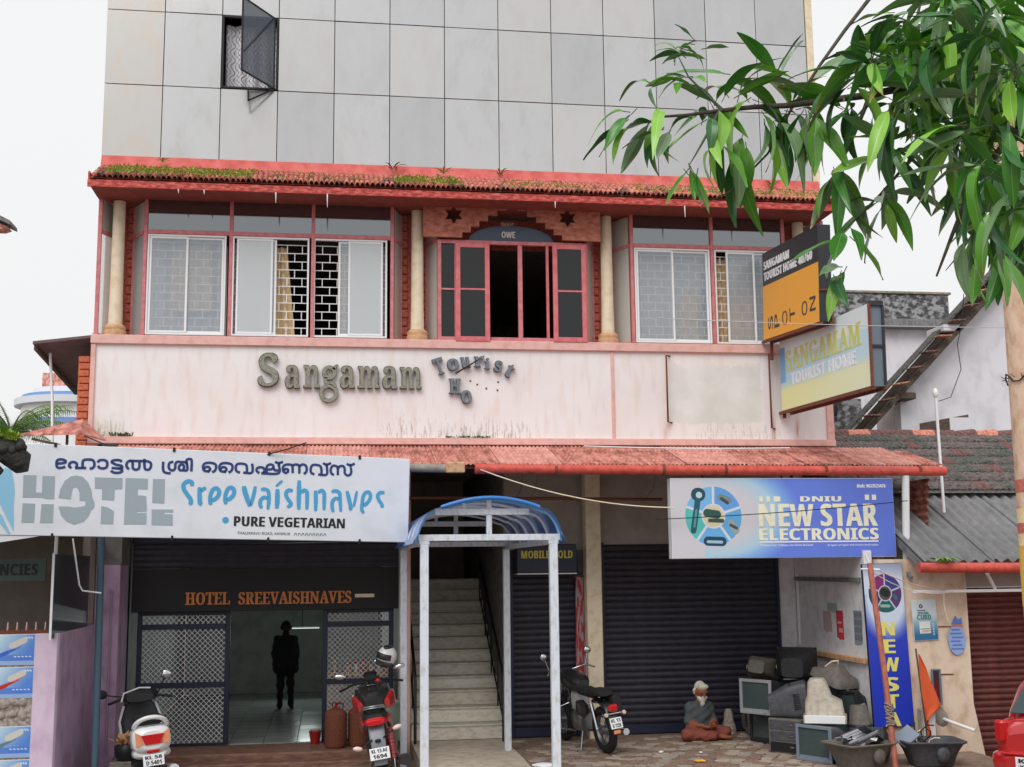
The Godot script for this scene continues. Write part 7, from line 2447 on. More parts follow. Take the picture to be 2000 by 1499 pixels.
	b = MB.new()
	skin(b, [[h2 + Vector3(0, 0.05, -0.02), h2 + Vector3(0, 0.05, 0.02), 0.083, 0.076, lin(14, 13, 13)], [h2 + Vector3(0, 0.02, -0.05), h2 + Vector3(0, -0.04, -0.05), 0.062, 0.05, lin(14, 13, 13)]], 0.01, 0.02)
	part("hair", b, cloth, S)


func tuft(b: MB, at: Vector3, n: int, h: float, spread: float):
	for i in n:
		var a := rng.randf() * TAU
		var o := at + Vector3(cos(a) * rng.randf() * spread, 0, sin(a) * rng.randf() * spread)
		var d := Vector3(cos(a) * rng.randf_range(0.2, 0.9), rng.randf_range(0.5, 1.0), sin(a) * rng.randf_range(0.2, 0.9)).normalized()
		var w := Vector3(-sin(a), 0, cos(a)) * h * 0.16
		var l := h * rng.randf_range(0.5, 1.0)
		b.quad(o - w * 0.4, o + w * 0.4, o + d * l * 0.6 + w, o + d * l * 0.6 - w)
		b.tri(o + d * l * 0.6 - w, o + d * l * 0.6 + w, o + d * l - Vector3(0, l * 0.15, 0))


func fern(parent: Node, at: Vector3, n: int, l: float, m: Material, droop := 0.6):
	for k in n:
		var b := MB.new()
		var a := TAU * k / n + rng.randf_range(-0.3, 0.3)
		var d := Vector3(cos(a), 0, sin(a))
		var side := Vector3(-sin(a), 0, cos(a))
		var len := l * rng.randf_range(0.7, 1.1)
		var prev := at
		for i in 6:
			var t := (i + 1) / 6.0
			var p := at + d * len * t * 0.8 + Vector3.UP * len * (0.9 * t - droop * t * t)
			var w0 := side * len * 0.07 * sin(PI * (i / 6.0) * 0.9 + 0.25)
			var w1 := side * len * 0.07 * sin(PI * t * 0.9 + 0.25)
			b.quad(prev - w0, prev + w0, p + w1, p - w1)
			prev = p
		part("frond", b, m, parent)


func small_things():
	var b: MB
	var fresh := mat("fern_green", c8(112, 168, 62), 0.6)
	fresh.backlight_enabled = true
	fresh.backlight = Color(0.08, 0.16, 0.03)
	# moss along the tiled eave
	b = MB.new()
	for z in [[-3.05, -1.1, 260, 0.05], [0.85, 1.75, 130, 0.05], [2.4, 3.6, 60, 0.035], [4.3, 6.6, 150, 0.035], [-0.9, 0.6, 40, 0.03], [6.6, 7.2, 40, 0.04]]:
		for i in z[2]:
			var t := pow(rng.randf(), 1.6) * 0.6
			var p := Vector3(rng.randf_range(z[0], z[1]), lerpf(7.735, 8.1, t), lerpf(0.62, -0.08, t))
			tuft(b, p + Vector3(0, 0.045, 0), 7, z[3] * rng.randf_range(0.6, 1.4), 0.045)
	var o := part("moss", b, mats.moss_green, self)
	meta(o, "green and yellow moss growing along the red tiled eave", "moss", "", "stuff")
	var spots := [[1.56, 8.1, 0.08, 9, 0.2, "fern_green", "bright green fern rooted at the top of the eave above the stepped panel"], [0.83, 8.16, 0.02, 6, 0.26, "leaf_dull", "dry grey weed on the eave left of the bright fern"], [2.4, 8.14, 0.02, 6, 0.2, "leaf_dull", "dark wilted weed on the eave right of the bright fern"], [6.55, 8.1, 0.05, 10, 0.2, "fern_green", "green weed clump at the right end of the tiled eave"], [-2.4, 8.13, 0.05, 8, 0.16, "fern_green", "small weed at the left end of the tiled eave"]]
	for s in spots:
		var P := thing("roof_weed", s[6], "plant", Vector3(s[0], s[1], s[2]), 0.0, "weeds on the eave")
		fern(P, Vector3.ZERO, s[3], s[4], mats[s[5]])
	# white drips under the fascia
	b = MB.new()
	for x in [-2.1, -1.76, -0.8, -0.1, 3.1, 5.0, 6.1]:
		b.tube([Vector3(x, 7.58, 0.592), Vector3(x + 0.004, 7.58 - rng.randf_range(0.06, 0.2), 0.592)], [0.012, 0.003], 5)
	o = part("lime_drips", b, mats.print_white, self)
	meta(o, "thin white drips hanging from the red fascia board", "drips", "", "stuff")
	var gw := thing("gutter_grass", "tuft of long grass sprouting from the red gutter of the tiled house", "plant", Vector3(7.85, 2.42, 2.1))
	fern(gw, Vector3.ZERO, 14, 0.34, fresh, 0.75)
	var gb := thing("wall_shrub", "light green shrub under the pale sign beside the steep roof", "plant", Vector3(9.2, 4.95, -5.2))
	for k in 4: fern(gb, Vector3(rng.randf_range(-0.2, 0.2), 0.15 * k, 0), 9, 0.42, fresh, 0.7)
	b = MB.new()
	b.tube([Vector3(0, -5.1, 0), Vector3(0.05, -2, 0), Vector3(0, 0.5, 0)], 0.03, 6)
	part("stem", b, mats.old_timber, gb)
	var lg := thing("ledge_weeds", "dry dark weeds and dirt on the parapet's bottom ledge at the left", "plant", Vector3(-2.8, 4.265, 0.03))
	b = MB.new()
	for k in 22: tuft(b, Vector3(rng.randf_range(-0.4, 0.3) * rng.randf(), 0, rng.randf_range(-0.02, 0.0)), 4, rng.randf_range(0.03, 0.1), 0.03)
	part("stems", b, mats.leaf_dull, lg)
	var lg2 := thing("ledge_moss", "dark lichen and weeds on the ledge below the raised letters", "plant", Vector3(1.9, 4.26, 0.035))
	b = MB.new()
	for k in 30: tuft(b, Vector3(rng.randf_range(-0.3, 0.3), 0, rng.randf_range(-0.02, 0.0)), 4, rng.randf_range(0.03, 0.07), 0.03)
	part("stems", b, mats.leaf_dull, lg2)
	# things at the restaurant door
	var cyl := [[Vector3(0.1, -0.012, -0.72), "rust-brown gas cylinder left of the red motorcycle", 0.155], [Vector3(0.42, -0.012, -0.82), "second gas cylinder half hidden by the red motorcycle", 0.15]]
	for c in cyl:
		var G := thing("gas_cylinder", c[1], "gas cylinder", c[0], 0.0, "gas cylinders at the grille")
		b = MB.new()
		b.lathe([Vector2(0.13, 0), Vector2(0.145, 0.02), Vector2(c[2], 0.05), Vector2(c[2], 0.44), Vector2(0.145, 0.49), Vector2(0.1, 0.52), Vector2(0.03, 0.54)], Transform3D.IDENTITY, 20)
		part("drum", b, mats.rust, G)
		b = MB.new()
		for i in 3:
			var a := TAU * i / 3
			b.tube([Vector3(cos(a) * 0.09, 0.49, sin(a) * 0.09), Vector3(cos(a) * 0.1, 0.6, sin(a) * 0.1), Vector3(cos(a + 1.4) * 0.1, 0.6, sin(a + 1.4) * 0.1)], 0.01, 5)
		part("collar", b, mats.rust, G)
		b = MB.new()
		b.lathe([Vector2(0.02, 0.54), Vector2(0.02, 0.6), Vector2(0.03, 0.61)], Transform3D.IDENTITY, 8)
		part("valve", b, mats.lamp_red, G)
	var gbn := thing("green_bin", "ribbed grey-green plastic bin behind the red motorcycle", "bin", Vector3(0.8, -0.1, -0.3))
	b = MB.new()
	b.lathe([Vector2(0.13, 0), Vector2(0.15, 0.3), Vector2(0.155, 0.31), Vector2(0.155, 0.34), Vector2(0.16, 0.35), Vector2(0.172, 0.62), Vector2(0.17, 0.7)], Transform3D.IDENTITY, 22)
	part("drum", b, mat("bin_green", c8(132, 150, 138), 0.5), gbn)
	b = MB.new()
	b.lathe([Vector2(0.185, 0.7), Vector2(0.19, 0.73), Vector2(0.18, 0.77), Vector2(0.16, 0.77)], Transform3D.IDENTITY, 22, false)
	part("rim", b, mats.bin_green, gbn)
	var rb := thing("red_bucket", "small red bucket on the restaurant doorstep", "bucket", Vector3(-0.19, -0.012, -1.15))
	b = MB.new()
	b.lathe([Vector2(0.06, 0), Vector2(0.085, 0.17), Vector2(0.092, 0.18), Vector2(0.075, 0.175), Vector2(0.055, 0.02)], Transform3D.IDENTITY, 16)
	part("pail", b, mats.bike_red, rb)
	b = MB.new()
	b.tube([Vector3(-0.09, 0.17, 0), Vector3(-0.05, 0.21, 0.05), Vector3(0.05, 0.21, 0.05), Vector3(0.09, 0.17, 0)], 0.005, 5)
	part("handle", b, mats.steel, rb)
	# counter with brass lamp and bottles behind the right grille
	var ct := thing("display_counter", "dim counter behind the right grille holding the brass lamp", "counter")
	spanpart("top", Vector3(-0.1, 0.88, -2.1), Vector3(0.95, 0.92, -1.6), mats.cream_base, ct, 0.006)
	spanpart("body", Vector3(-0.06, 0, -2.06), Vector3(0.94, 0.88, -1.66), mats.dark_inside, ct)
	var lp := thing("brass_lamp", "tall brass oil lamp standing on the counter behind the grille", "lamp", Vector3(0.085, 0.92, -1.8))
	b = MB.new()
	b.lathe([Vector2(0.06, 0), Vector2(0.055, 0.02), Vector2(0.02, 0.04), Vector2(0.016, 0.12), Vector2(0.026, 0.14), Vector2(0.016, 0.16), Vector2(0.016, 0.2), Vector2(0.06, 0.21), Vector2(0.06, 0.22), Vector2(0.012, 0.225), Vector2(0.006, 0.27)], Transform3D.IDENTITY, 14)
	part("stem", b, mat("brass", c8(206, 180, 110), 0.3, 0.9), lp)
	for k in 6:
		var sx := [0.28, 0.4, 0.5, 0.62, 0.74, 0.84][k] as float
		var J := thing("jar", "small jar on the counter behind the right grille, %s from the lamp" % ["first", "second", "third", "fourth", "fifth", "sixth"][k], "jar", Vector3(sx, 0.92, -1.8), 0.0, "jars on the counter")
		b = MB.new()
		b.lathe([Vector2(0.035, 0), Vector2(0.04, 0.01), Vector2(0.04, 0.09 + 0.02 * (k % 3)), Vector2(0.025, 0.11 + 0.02 * (k % 3))], Transform3D.IDENTITY, 12)
		part("glass", b, [mats.cream_base, mats.zinc, mats.orange_brick][k % 3], J)
		b = MB.new()
		b.lathe([Vector2(0.03, 0.11 + 0.02 * (k % 3)), Vector2(0.03, 0.135 + 0.02 * (k % 3))], Transform3D.IDENTITY, 12)
		part("lid", b, mats.lamp_red, J)
	var pot := thing("potted_stems", "dark pot of dry yellow stems on a low block beside the scooter", "plant", Vector3(-2.5, -0.18, 0.75))
	spanpart("block", Vector3(-0.18, 0, -0.15), Vector3(0.16, 0.3, 0.15), mats.concrete, pot, 0.01)
	b = MB.new()
	b.lathe([Vector2(0.1, 0.3), Vector2(0.14, 0.38), Vector2(0.15, 0.46), Vector2(0.12, 0.5)], Transform3D.IDENTITY, 14)
	part("pot", b, mats.sign_black, pot)
	b = MB.new()
	for k in 12: tuft(b, Vector3(rng.randf_range(-0.06, 0.06), 0.48, rng.randf_range(-0.06, 0.06)), 3, 0.24, 0.03)
	part("stems", b, mats.cream_base, pot)
	# flag, box and litter on the right
	var fl := thing("orange_flag", "faded orange flag drooping on a stick beside the upright sign", "flag", Vector3(7.66, 0, 1.72))
	b = MB.new()
	b.tube([Vector3(0.02, -0.1, 0.02), Vector3(-0.07, 1.34, -0.02)], 0.011, 6)
	part("stick", b, mats.old_timber, fl)
	b = MB.new()
	b.grp = 1
	var edge := [[1.27, 0.01], [1.1, 0.09], [0.95, 0.13], [0.8, 0.19], [0.62, 0.24], [0.56, 0.2], [0.48, 0.06], [0.4, 0.03], [0.3, 0.05], [0.15, 0.06]]
	for i in edge.size() - 1:
		var r0: Array = edge[i]
		var r1: Array = edge[i + 1]
		var n := 8
		for j in n:
			var p := []
			for q in [[r1, j], [r1, j + 1], [r0, j + 1], [r0, j]]:
				var u: float = float(q[1]) / n
				p.append(Vector3(-0.062 + 0.06 * (1.27 - q[0][0]) + u * q[0][1], q[0][0], 0.02 + 0.022 * sin(u * 7.0 + q[0][0] * 5.0)))
			b.quad(p[0], p[1], p[2], p[3])
	part("cloth", b, mat("flag_orange", c8(222, 96, 50), 0.8), fl)
	var bx := thing("white_box", "white plastic meter box on the cream wall below the flag", "box", Vector3(7.74, 0.2, 1.53))
	b = MB.new()
	b.box(Vector3(0, 0.17, 0.06), Vector3(0.2, 0.4, 0.13), Basis.IDENTITY, 0.015)
	part("case", b, mats.shell_beige, bx)
	b = MB.new()
	b.box(Vector3(0, 0.17, 0.128), Vector3(0.16, 0.34, 0.01), Basis.IDENTITY, 0.004)
	part("lid", b, mats.scooter_white, bx)
	var frm := thing("wall_mirror", "small grey framed mirror leaning behind the orange flag", "mirror", Vector3(7.86, 0.6, 1.54))
	b = MB.new()
	frame_rect(b, 0, 0.13, 0, 0.46, 0, 0.02, 0.03)
	part("frame", b, mats.box_grey, frm)
	spanpart("glass", Vector3(0.02, 0.02, 0.005), Vector3(0.11, 0.44, 0.012), mats.chrome, frm)
	var lit := [[2.62, 0.004, 1.75, "crumpled white plastic bag beside the porch post", 0.16], [4.35, 0.004, 0.85, "scrap of white paper on the paving before the black motorcycle", 0.06], [4.85, 0.004, 1.0, "pale scrap of paper in the middle of the paving", 0.05], [4.62, 0.004, 1.7, "dry yellow leaf curled on the paving", 0.08]]
	for l in lit:
		var T := thing("litter", l[3], "litter", Vector3(l[0], l[1], l[2]), rng.randf() * 3)
		b = MB.new()
		var rings := []
		for i in 6:
			var r := PackedVector3Array()
			for k in 9:
				var a := TAU * k / 9
				var rad: float = l[4] * sin(PI * (i + 0.4) / 6.4) * rng.randf_range(0.6, 1.1)
				r.append(Vector3(cos(a) * rad * 0.55, sin(a) * rad * 0.3 + l[4] * 0.22, (i - 2.5) * l[4] * 0.36))
			rings.append(r)
		b.loft(rings)
		part("scrap", b, mats.print_white if l[4] != 0.08 else mats.sign_orange, T)
	# painted pole in front of the tiled house
	nmat("pale_trunk", [c8(170, 128, 104), c8(216, 184, 158), c8(230, 206, 186)], 0.85, Vector3(1.2, 0.5, 1.2), 0.02, 0.3)
	var pp := thing("painted_pole", "thick pale weathered pole with faded red and yellow painted bands", "pole", Vector3(6.80, -0.18, 6.0))
	b = MB.new()
	b.lathe([Vector2(0.21, 0), Vector2(0.195, 1.6), Vector2(0.185, 3.2), Vector2(0.175, 5.2), Vector2(0.17, 7.2)], Transform3D.IDENTITY, 22)
	part("shaft", b, mats.pale_trunk, pp)
	nmat("band_red", [c8(150, 70, 60), c8(196, 108, 96), c8(206, 140, 128)], 0.8, Vector3.ONE * 2, 0.03)
	nmat("band_cream", [c8(206, 176, 130), c8(230, 206, 160), c8(236, 220, 190)], 0.8, Vector3.ONE * 2, 0.03)
	nmat("band_yellow", [c8(196, 150, 60), c8(224, 184, 84), c8(230, 200, 120)], 0.8, Vector3.ONE * 2, 0.03)
	for k in [[3.3, 3.42, "band_red"], [3.0, 3.14, "band_cream"], [2.9, 2.998, "band_red"], [2.78, 2.898, "band_cream"], [2.2, 2.778, "band_yellow"]]:
		b = MB.new()
		var r: float = 0.187 + (3.2 - k[0]) * 0.0062
		b.lathe([Vector2(r + 0.003, k[0]), Vector2(r + 0.003, k[1])], Transform3D.IDENTITY, 22, false)
		part("painted_band", b, mats[k[2]], pp)
	b = MB.new()
	var ring_pts := []
	for i in 21: ring_pts.append(Vector3(cos(TAU * i / 20) * 0.2, 4.42 + 0.05 * sin(i * 1.3), sin(TAU * i / 20) * 0.2))
	b.tube(ring_pts, 0.008, 5, false)
	for i in 16:
		var a := TAU * i / 16
		var c := Vector3(cos(a) * 0.2, 4.42, sin(a) * 0.2)
		b.tube([c, c + Vector3(cos(a) * 0.05, rng.randf_range(-0.05, 0.05), sin(a) * 0.05)], [0.006, 0.002], 4)
	part("thorny_wire", b, mats.black, pp)
	# mossy limb at the left edge, of a tree standing just out of the picture
	nmat("wet_bark", [c8(22, 22, 22), c8(44, 43, 41), c8(66, 64, 60)], 0.75, Vector3.ONE * 1.5, 0.03, 0.6)
	var mt := thing("mossy_tree", "dark mossy tree limb poking in at the left edge over the restaurant sign", "tree", Vector3(-4.6, -0.18, 4.6))
	b = MB.new()
	b.tube([Vector3(0, 0, 0), Vector3(0.03, 1.6, 0), Vector3(-0.02, 3.2, 0), Vector3(0.0, 5.0, -0.1)], [0.3, 0.26, 0.23, 0.16], 12)
	part("trunk", b, mats.wet_bark, mt)
	b = MB.new()
	b.tube([Vector3(0.0, 3.5, 0), Vector3(0.6, 3.75, 0), Vector3(1.15, 3.86, 0), Vector3(1.45, 3.82, 0), Vector3(1.6, 3.7, 0), Vector3(1.62, 3.6, 0)], [0.16, 0.13, 0.115, 0.13, 0.12, 0.06], 12)
	b.tube([Vector3(1.0, 3.8, 0), Vector3(1.25, 3.72, 0.02), Vector3(1.42, 3.58, 0.02)], [0.08, 0.1, 0.05], 9)
	for k in 14: b.ball(Vector3(rng.randf_range(1.2, 1.62), rng.randf_range(3.66, 3.88), rng.randf_range(0.02, 0.12)), Vector3(0.06, 0.05, 0.04) * rng.randf_range(0.6, 1.3), Basis(Vector3.BACK, rng.randf() * 3), 8, 5)
	part("limb", b, mats.wet_bark, mt)
	b = MB.new()
	for k in 200: tuft(b, Vector3(rng.randf_range(1.3, 1.56), 3.95 + rng.randf_range(-0.05, 0.03), rng.randf_range(-0.09, 0.12)), 5, rng.randf_range(0.03, 0.07), 0.04)
	part("moss", b, mats.moss_green, mt).set_meta("kind", "stuff")
	for k in 6: fern(mt, Vector3(1.3 + 0.04 * k, 3.95, 0.05), 4, 0.2, fresh, 0.5)


func leaf_mesh(bend: float, tint: Color, rib: Color, tip := 1.0) -> ArrayMesh:
	var b := MB.new()
	b.grp = 1
	var n := 10
	var rows := []
	for i in n + 1:
		var t := float(i) / n
		var w := 0.128 * pow(sin(PI * pow(clampf(t, 0.012, 0.988), 0.85)), 0.8)
		var y := -bend * t * t
		var z := t * (1.0 - bend * 0.28 * t)
		var wave := 0.012 * sin(t * 11.0)
		rows.append([Vector3(-w, y + w * 0.32 + wave, z), Vector3(-0.007, y, z), Vector3(0.007, y, z), Vector3(w, y + w * 0.32 - wave, z)])
	for i in n:
		for k in 3:
			b.col = rib if k == 1 else tint.lerp(lin(150, 110, 60), clampf((float(i) / n - tip) * 5.0, 0, 0.9))
			b.quad(rows[i][k], rows[i][k + 1], rows[i + 1][k + 1], rows[i + 1][k])
	return b.done()


func mango_tree():
	var T := thing("mango_tree", "mango tree branch with long glossy green leaves reaching in from the upper right", "tree", Vector3.ZERO)
	nmat("mango_bark", [c8(46, 42, 38), c8(82, 76, 68), c8(104, 98, 90)], 0.9, Vector3(2, 0.8, 2), 0.03, 0.5)
	mat("twig_green", c8(78, 92, 66), 0.6)
	var b := MB.new()
	b.tube([Vector3(4.1, -0.18, 12.3), Vector3(4.0, 1.4, 12.3), Vector3(3.75, 2.6, 12.35), Vector3(3.5, 3.6, 12.4), Vector3(3.3, 4.6, 12.4)], [0.24, 0.2, 0.17, 0.13, 0.07], 12)
	part("trunk", b, mats.mango_bark, T)
	for k in [[Vector3(3.55, 3.4, 12.4), 0], [Vector3(3.6, 3.2, 12.4), 5]]:
		b = MB.new()
		b.tube([k[0], LIMBS[k[1]][1][0]], [0.07, LIMBS[k[1]][0]], 8)
		part("limb", b, mats.mango_bark, T)
	for l in LIMBS:
		b = MB.new()
		var rr := []
		for i in l[1].size(): rr.append(l[0] * lerpf(1.0, 0.22, float(i) / (l[1].size() - 1)))
		b.tube(l[1], rr, 7)
		part("twig", b, mats.mango_bark if l[0] != 0.008 else mats.twig_green, T)
	var lm := mat("mango_leaf", Color.WHITE, 0.28)
	lm.vertex_color_use_as_albedo = true
	lm.backlight_enabled = true
	lm.backlight = Color(0.14, 0.28, 0.04)
	lm.cull_mode = BaseMaterial3D.CULL_DISABLED
	var meshes := []
	for c in [[lin(90, 150, 48), lin(126, 172, 84)], [lin(66, 126, 46), lin(102, 150, 78)], [lin(54, 104, 54), lin(90, 132, 82)], [lin(134, 186, 72), lin(162, 200, 108)], [lin(116, 146, 104), lin(146, 168, 128)]]:
		for bend in [0.12, 0.4, 0.75]:
			meshes.append(leaf_mesh(bend, c[0], c[1], 0.74 if meshes.size() % 4 == 1 else 1.0))
	var all := []
	for c in CLUSTERS:
		for i in c[1]:
			var az := rng.randf() * TAU
			var flat_dir := Vector3(cos(az) + c[3] * 1.1, 0, sin(az) * 0.8).normalized()
			var el := deg_to_rad(rng.randf_range(c[4], c[5]))
			var d := (flat_dir * cos(el) + Vector3.UP * sin(el)).normalized()
			var x := Vector3.UP.cross(d)
			if x.length() < 0.1: x = Vector3.RIGHT
			x = x.normalized().rotated(d, rng.randf_range(-0.7, 0.7))
			var y := d.cross(x).normalized()
			var l: float = c[2] * rng.randf_range(0.7, 1.12)
			var at: Vector3 = c[0] + Vector3(rng.randf_range(-0.03, 0.03), rng.randf_range(-0.03, 0.03), rng.randf_range(-0.05, 0.05))
			all.append([l / (17.0 - at.z), Transform3D(Basis(x, y, d).scaled_local(Vector3(l * rng.randf_range(0.7, 1.12), l * rng.randf_range(0.6, 1.5), l)), at + d * 0.03), meshes[rng.randi() % 15], at, d])
	all.sort_custom(func(p, q): return p[0] > q[0])
	var rest := MB.new()
	var stalks := MB.new()
	for i in all.size():
		stalks.tube([all[i][3], all[i][3] + all[i][4] * 0.035], 0.0022, 4, false)
		if i < 300:
			inst("leaf", all[i][2], lm, T, all[i][1])
		else:
			rest.st.append_from(all[i][2], 0, all[i][1])
	var o := inst("small_leaves", rest.st.commit(), lm, T)
	o.set_meta("kind", "stuff")
	part("leaf_stalks", stalks, mats.twig_green, T).set_meta("kind", "stuff")


func cables():
	var b: MB
	var list := [
		["sagging pale rope from the gutter stub to the blue sign", sag(Vector3(1.9, 3.70, 1.45), Vector3(4.45, 3.2, 1.5), 0.12), 0.009, "cream"],
		["thin dark wire crossing the face of the blue electronics sign", sag(Vector3(4.2, 3.05, 1.46), Vector3(7.7, 3.28, 1.5), 0.03), 0.006, "black"],
		["dark cable drooping over the top edge of the restaurant sign", sag(Vector3(-3.0, 4.1, 1.6), Vector3(-0.3, 3.95, 2.35), 0.28), 0.008, "black"],
		["thin pale wire stretched level in front of the right bay window", sag(Vector3(3.6, 5.2, 4.0), Vector3(10.5, 5.24, 4.0), 0.06), 0.005, "zinc"],
		["kinked dark wire hanging beside the steep gable", [Vector3(9.05, 6.3, 0.9), Vector3(9.0, 5.9, 0.9), Vector3(8.9, 5.55, 0.9), Vector3(8.96, 5.2, 0.85), Vector3(8.8, 4.8, 0.8), Vector3(8.65, 4.75, 0.72)], 0.006, "black"],
		["pink cord from the rusty pole to the light batten", sag(Vector3(6.72, 2.42, 2.35), Vector3(8.0, 2.09, 1.82), 0.06), 0.007, "ledge_paint"],
		["second slacker cord from the rusty pole to the light batten", sag(Vector3(6.72, 2.36, 2.35), Vector3(8.1, 2.07, 1.82), 0.12), 0.006, "cream"],
		["cream string dangling from the light batten over the cream wall", [Vector3(7.98, 2.06, 1.8), Vector3(7.97, 1.9, 1.8), Vector3(8.0, 1.75, 1.8), Vector3(8.02, 1.68, 1.8)], 0.008, "cream"],
		["thick pale wire along the foot of the parapet over the awning", sag(Vector3(3.5, 4.12, 0.35), Vector3(6.5, 4.1, 0.4), 0.02), 0.01, "white_frame"]]
	for c in list:
		var T := thing("cable", c[0], "cable", Vector3.ZERO, 0.0, "wires and cords")
		b = MB.new()
		b.tube(c[1], c[2], 5)
		part("strand", b, mats[c[3]], T)

const MALAYALAM := [[-4.108, 0.814, -4.066, 0.818, -4.02, 0.829, -4.024, 0.853, -4.069, 0.863, -4.106, 0.85, -4.111, 0.8, -4.095, 0.769, -4.055, 0.768, -4.016, 0.781],
	[-3.951, 0.768, -3.976, 0.792, -3.967, 0.826, -3.932, 0.838, -3.901, 0.826, -3.894, 0.795, -3.907, 0.772],
	[-3.911, 0.771, -3.792, 0.775],
	[-3.83, 0.775, -3.834, 0.838, -3.819, 0.866, -3.781, 0.873, -3.731, 0.869, -3.71, 0.843, -3.708, 0.802, -3.725, 0.776, -3.756, 0.772],
	[-3.672, 0.842, -3.656, 0.866, -3.617, 0.874, -3.578, 0.862, -3.567, 0.83, -3.574, 0.793, -3.603, 0.778, -3.646, 0.782, -3.667, 0.806],
	[-3.525, 0.848, -3.509, 0.871, -3.471, 0.879, -3.427, 0.876, -3.415, 0.856],
	[-3.525, 0.852, -3.468, 0.825, -3.415, 0.816, -3.403, 0.795, -3.43, 0.783, -3.517, 0.786],
	[-3.448, 0.783, -3.408, 0.774, -3.403, 0.75, -3.436, 0.734, -3.488, 0.734, -3.524, 0.754],
	[-3.326, 0.778, -3.355, 0.809, -3.352, 0.852, -3.322, 0.876, -3.296, 0.866, -3.288, 0.832, -3.285, 0.795, -3.26, 0.776, -3.225, 0.784, -3.214, 0.816, -3.217, 0.871],
	[-3.322, 0.876, -3.129, 0.879],
	[-3.162, 0.905, -3.156, 0.809, -3.137, 0.781, -3.102, 0.787, -3.086, 0.821, -3.093, 0.862, -3.129, 0.879],
	[-2.952, 0.881, -2.947, 0.785, -2.919, 0.753, -2.861, 0.748],
	[-2.837, 0.884, -2.876, 0.871, -2.888, 0.838, -2.877, 0.797, -2.84, 0.782, -2.815, 0.808, -2.813, 0.859, -2.792, 0.885, -2.752, 0.884, -2.702, 0.882, -2.681, 0.855, -2.678, 0.792, -2.724, 0.788],
	[-2.724, 0.788, -2.76, 0.789, -2.773, 0.819, -2.759, 0.85, -2.727, 0.851, -2.713, 0.826, -2.724, 0.79],
	[-2.683, 0.855, -2.69, 0.906, -2.668, 0.922, -2.639, 0.92, -2.63, 0.885, -2.629, 0.778],
	[-2.421, 0.784, -2.449, 0.786, -2.487, 0.797, -2.499, 0.847, -2.472, 0.881, -2.416, 0.888, -2.364, 0.876, -2.348, 0.843, -2.36, 0.799, -2.392, 0.777],
	[-2.489, 0.813, -2.461, 0.838, -2.428, 0.833, -2.417, 0.806, -2.447, 0.784],
	[-2.232, 0.787, -2.26, 0.789, -2.299, 0.8, -2.311, 0.85, -2.284, 0.885, -2.227, 0.892, -2.174, 0.879, -2.159, 0.846, -2.171, 0.802, -2.203, 0.78],
	[-2.301, 0.816, -2.272, 0.842, -2.239, 0.836, -2.228, 0.809, -2.258, 0.787],
	[-2.07, 0.785, -2.112, 0.803, -2.121, 0.851, -2.103, 0.885, -2.056, 0.892, -2.003, 0.88, -1.991, 0.836, -1.989, 0.79],
	[-2.032, 0.787, -1.929, 0.791, -1.931, 0.897],
	[-1.842, 0.787, -1.875, 0.812, -1.871, 0.844, -1.838, 0.857, -1.799, 0.851, -1.783, 0.82, -1.8, 0.789],
	[-1.821, 0.786, -1.617, 0.793, -1.617, 0.898],
	[-1.753, 0.792, -1.761, 0.855, -1.738, 0.89, -1.694, 0.892, -1.679, 0.863, -1.707, 0.837, -1.755, 0.835],
	[-1.679, 0.863, -1.663, 0.829, -1.619, 0.829],
	[-1.662, 0.932, -1.637, 0.918, -1.598, 0.92, -1.569, 0.936],
	[-1.617, 0.917, -1.616, 0.88],
	[-1.51, 0.799, -1.555, 0.813, -1.566, 0.862, -1.543, 0.896, -1.485, 0.903, -1.455, 0.886, -1.447, 0.801],
	[-1.556, 0.833, -1.527, 0.849, -1.502, 0.835, -1.51, 0.803],
	[-1.455, 0.884, -1.426, 0.905, -1.386, 0.903, -1.371, 0.879, -1.368, 0.798],
	[-1.371, 0.879, -1.342, 0.908, -1.303, 0.904, -1.282, 0.873, -1.285, 0.823, -1.313, 0.794],
	[-1.185, 0.796, -1.225, 0.815, -1.232, 0.865, -1.213, 0.904, -1.169, 0.912, -1.119, 0.899, -1.102, 0.86, -1.1, 0.799],
	[-1.14, 0.797, -1.036, 0.8, -1.041, 0.917],
	[-1.085, 0.937, -1.06, 0.923, -1.02, 0.924, -0.988, 0.942],
	[-1.04, 0.922, -1.039, 0.897],
	[-0.947, 0.795, -0.981, 0.819, -0.988, 0.869, -0.964, 0.907, -0.924, 0.906, -0.903, 0.877, -0.9, 0.795],
	[-0.903, 0.877, -0.873, 0.908, -0.833, 0.905, -0.817, 0.87, -0.815, 0.825, -0.784, 0.797, -0.749, 0.807, -0.735, 0.843, -0.742, 0.893],
	[-0.794, 0.941, -0.768, 0.927, -0.727, 0.929, -0.695, 0.947],
	[-0.746, 0.927, -0.745, 0.898]]
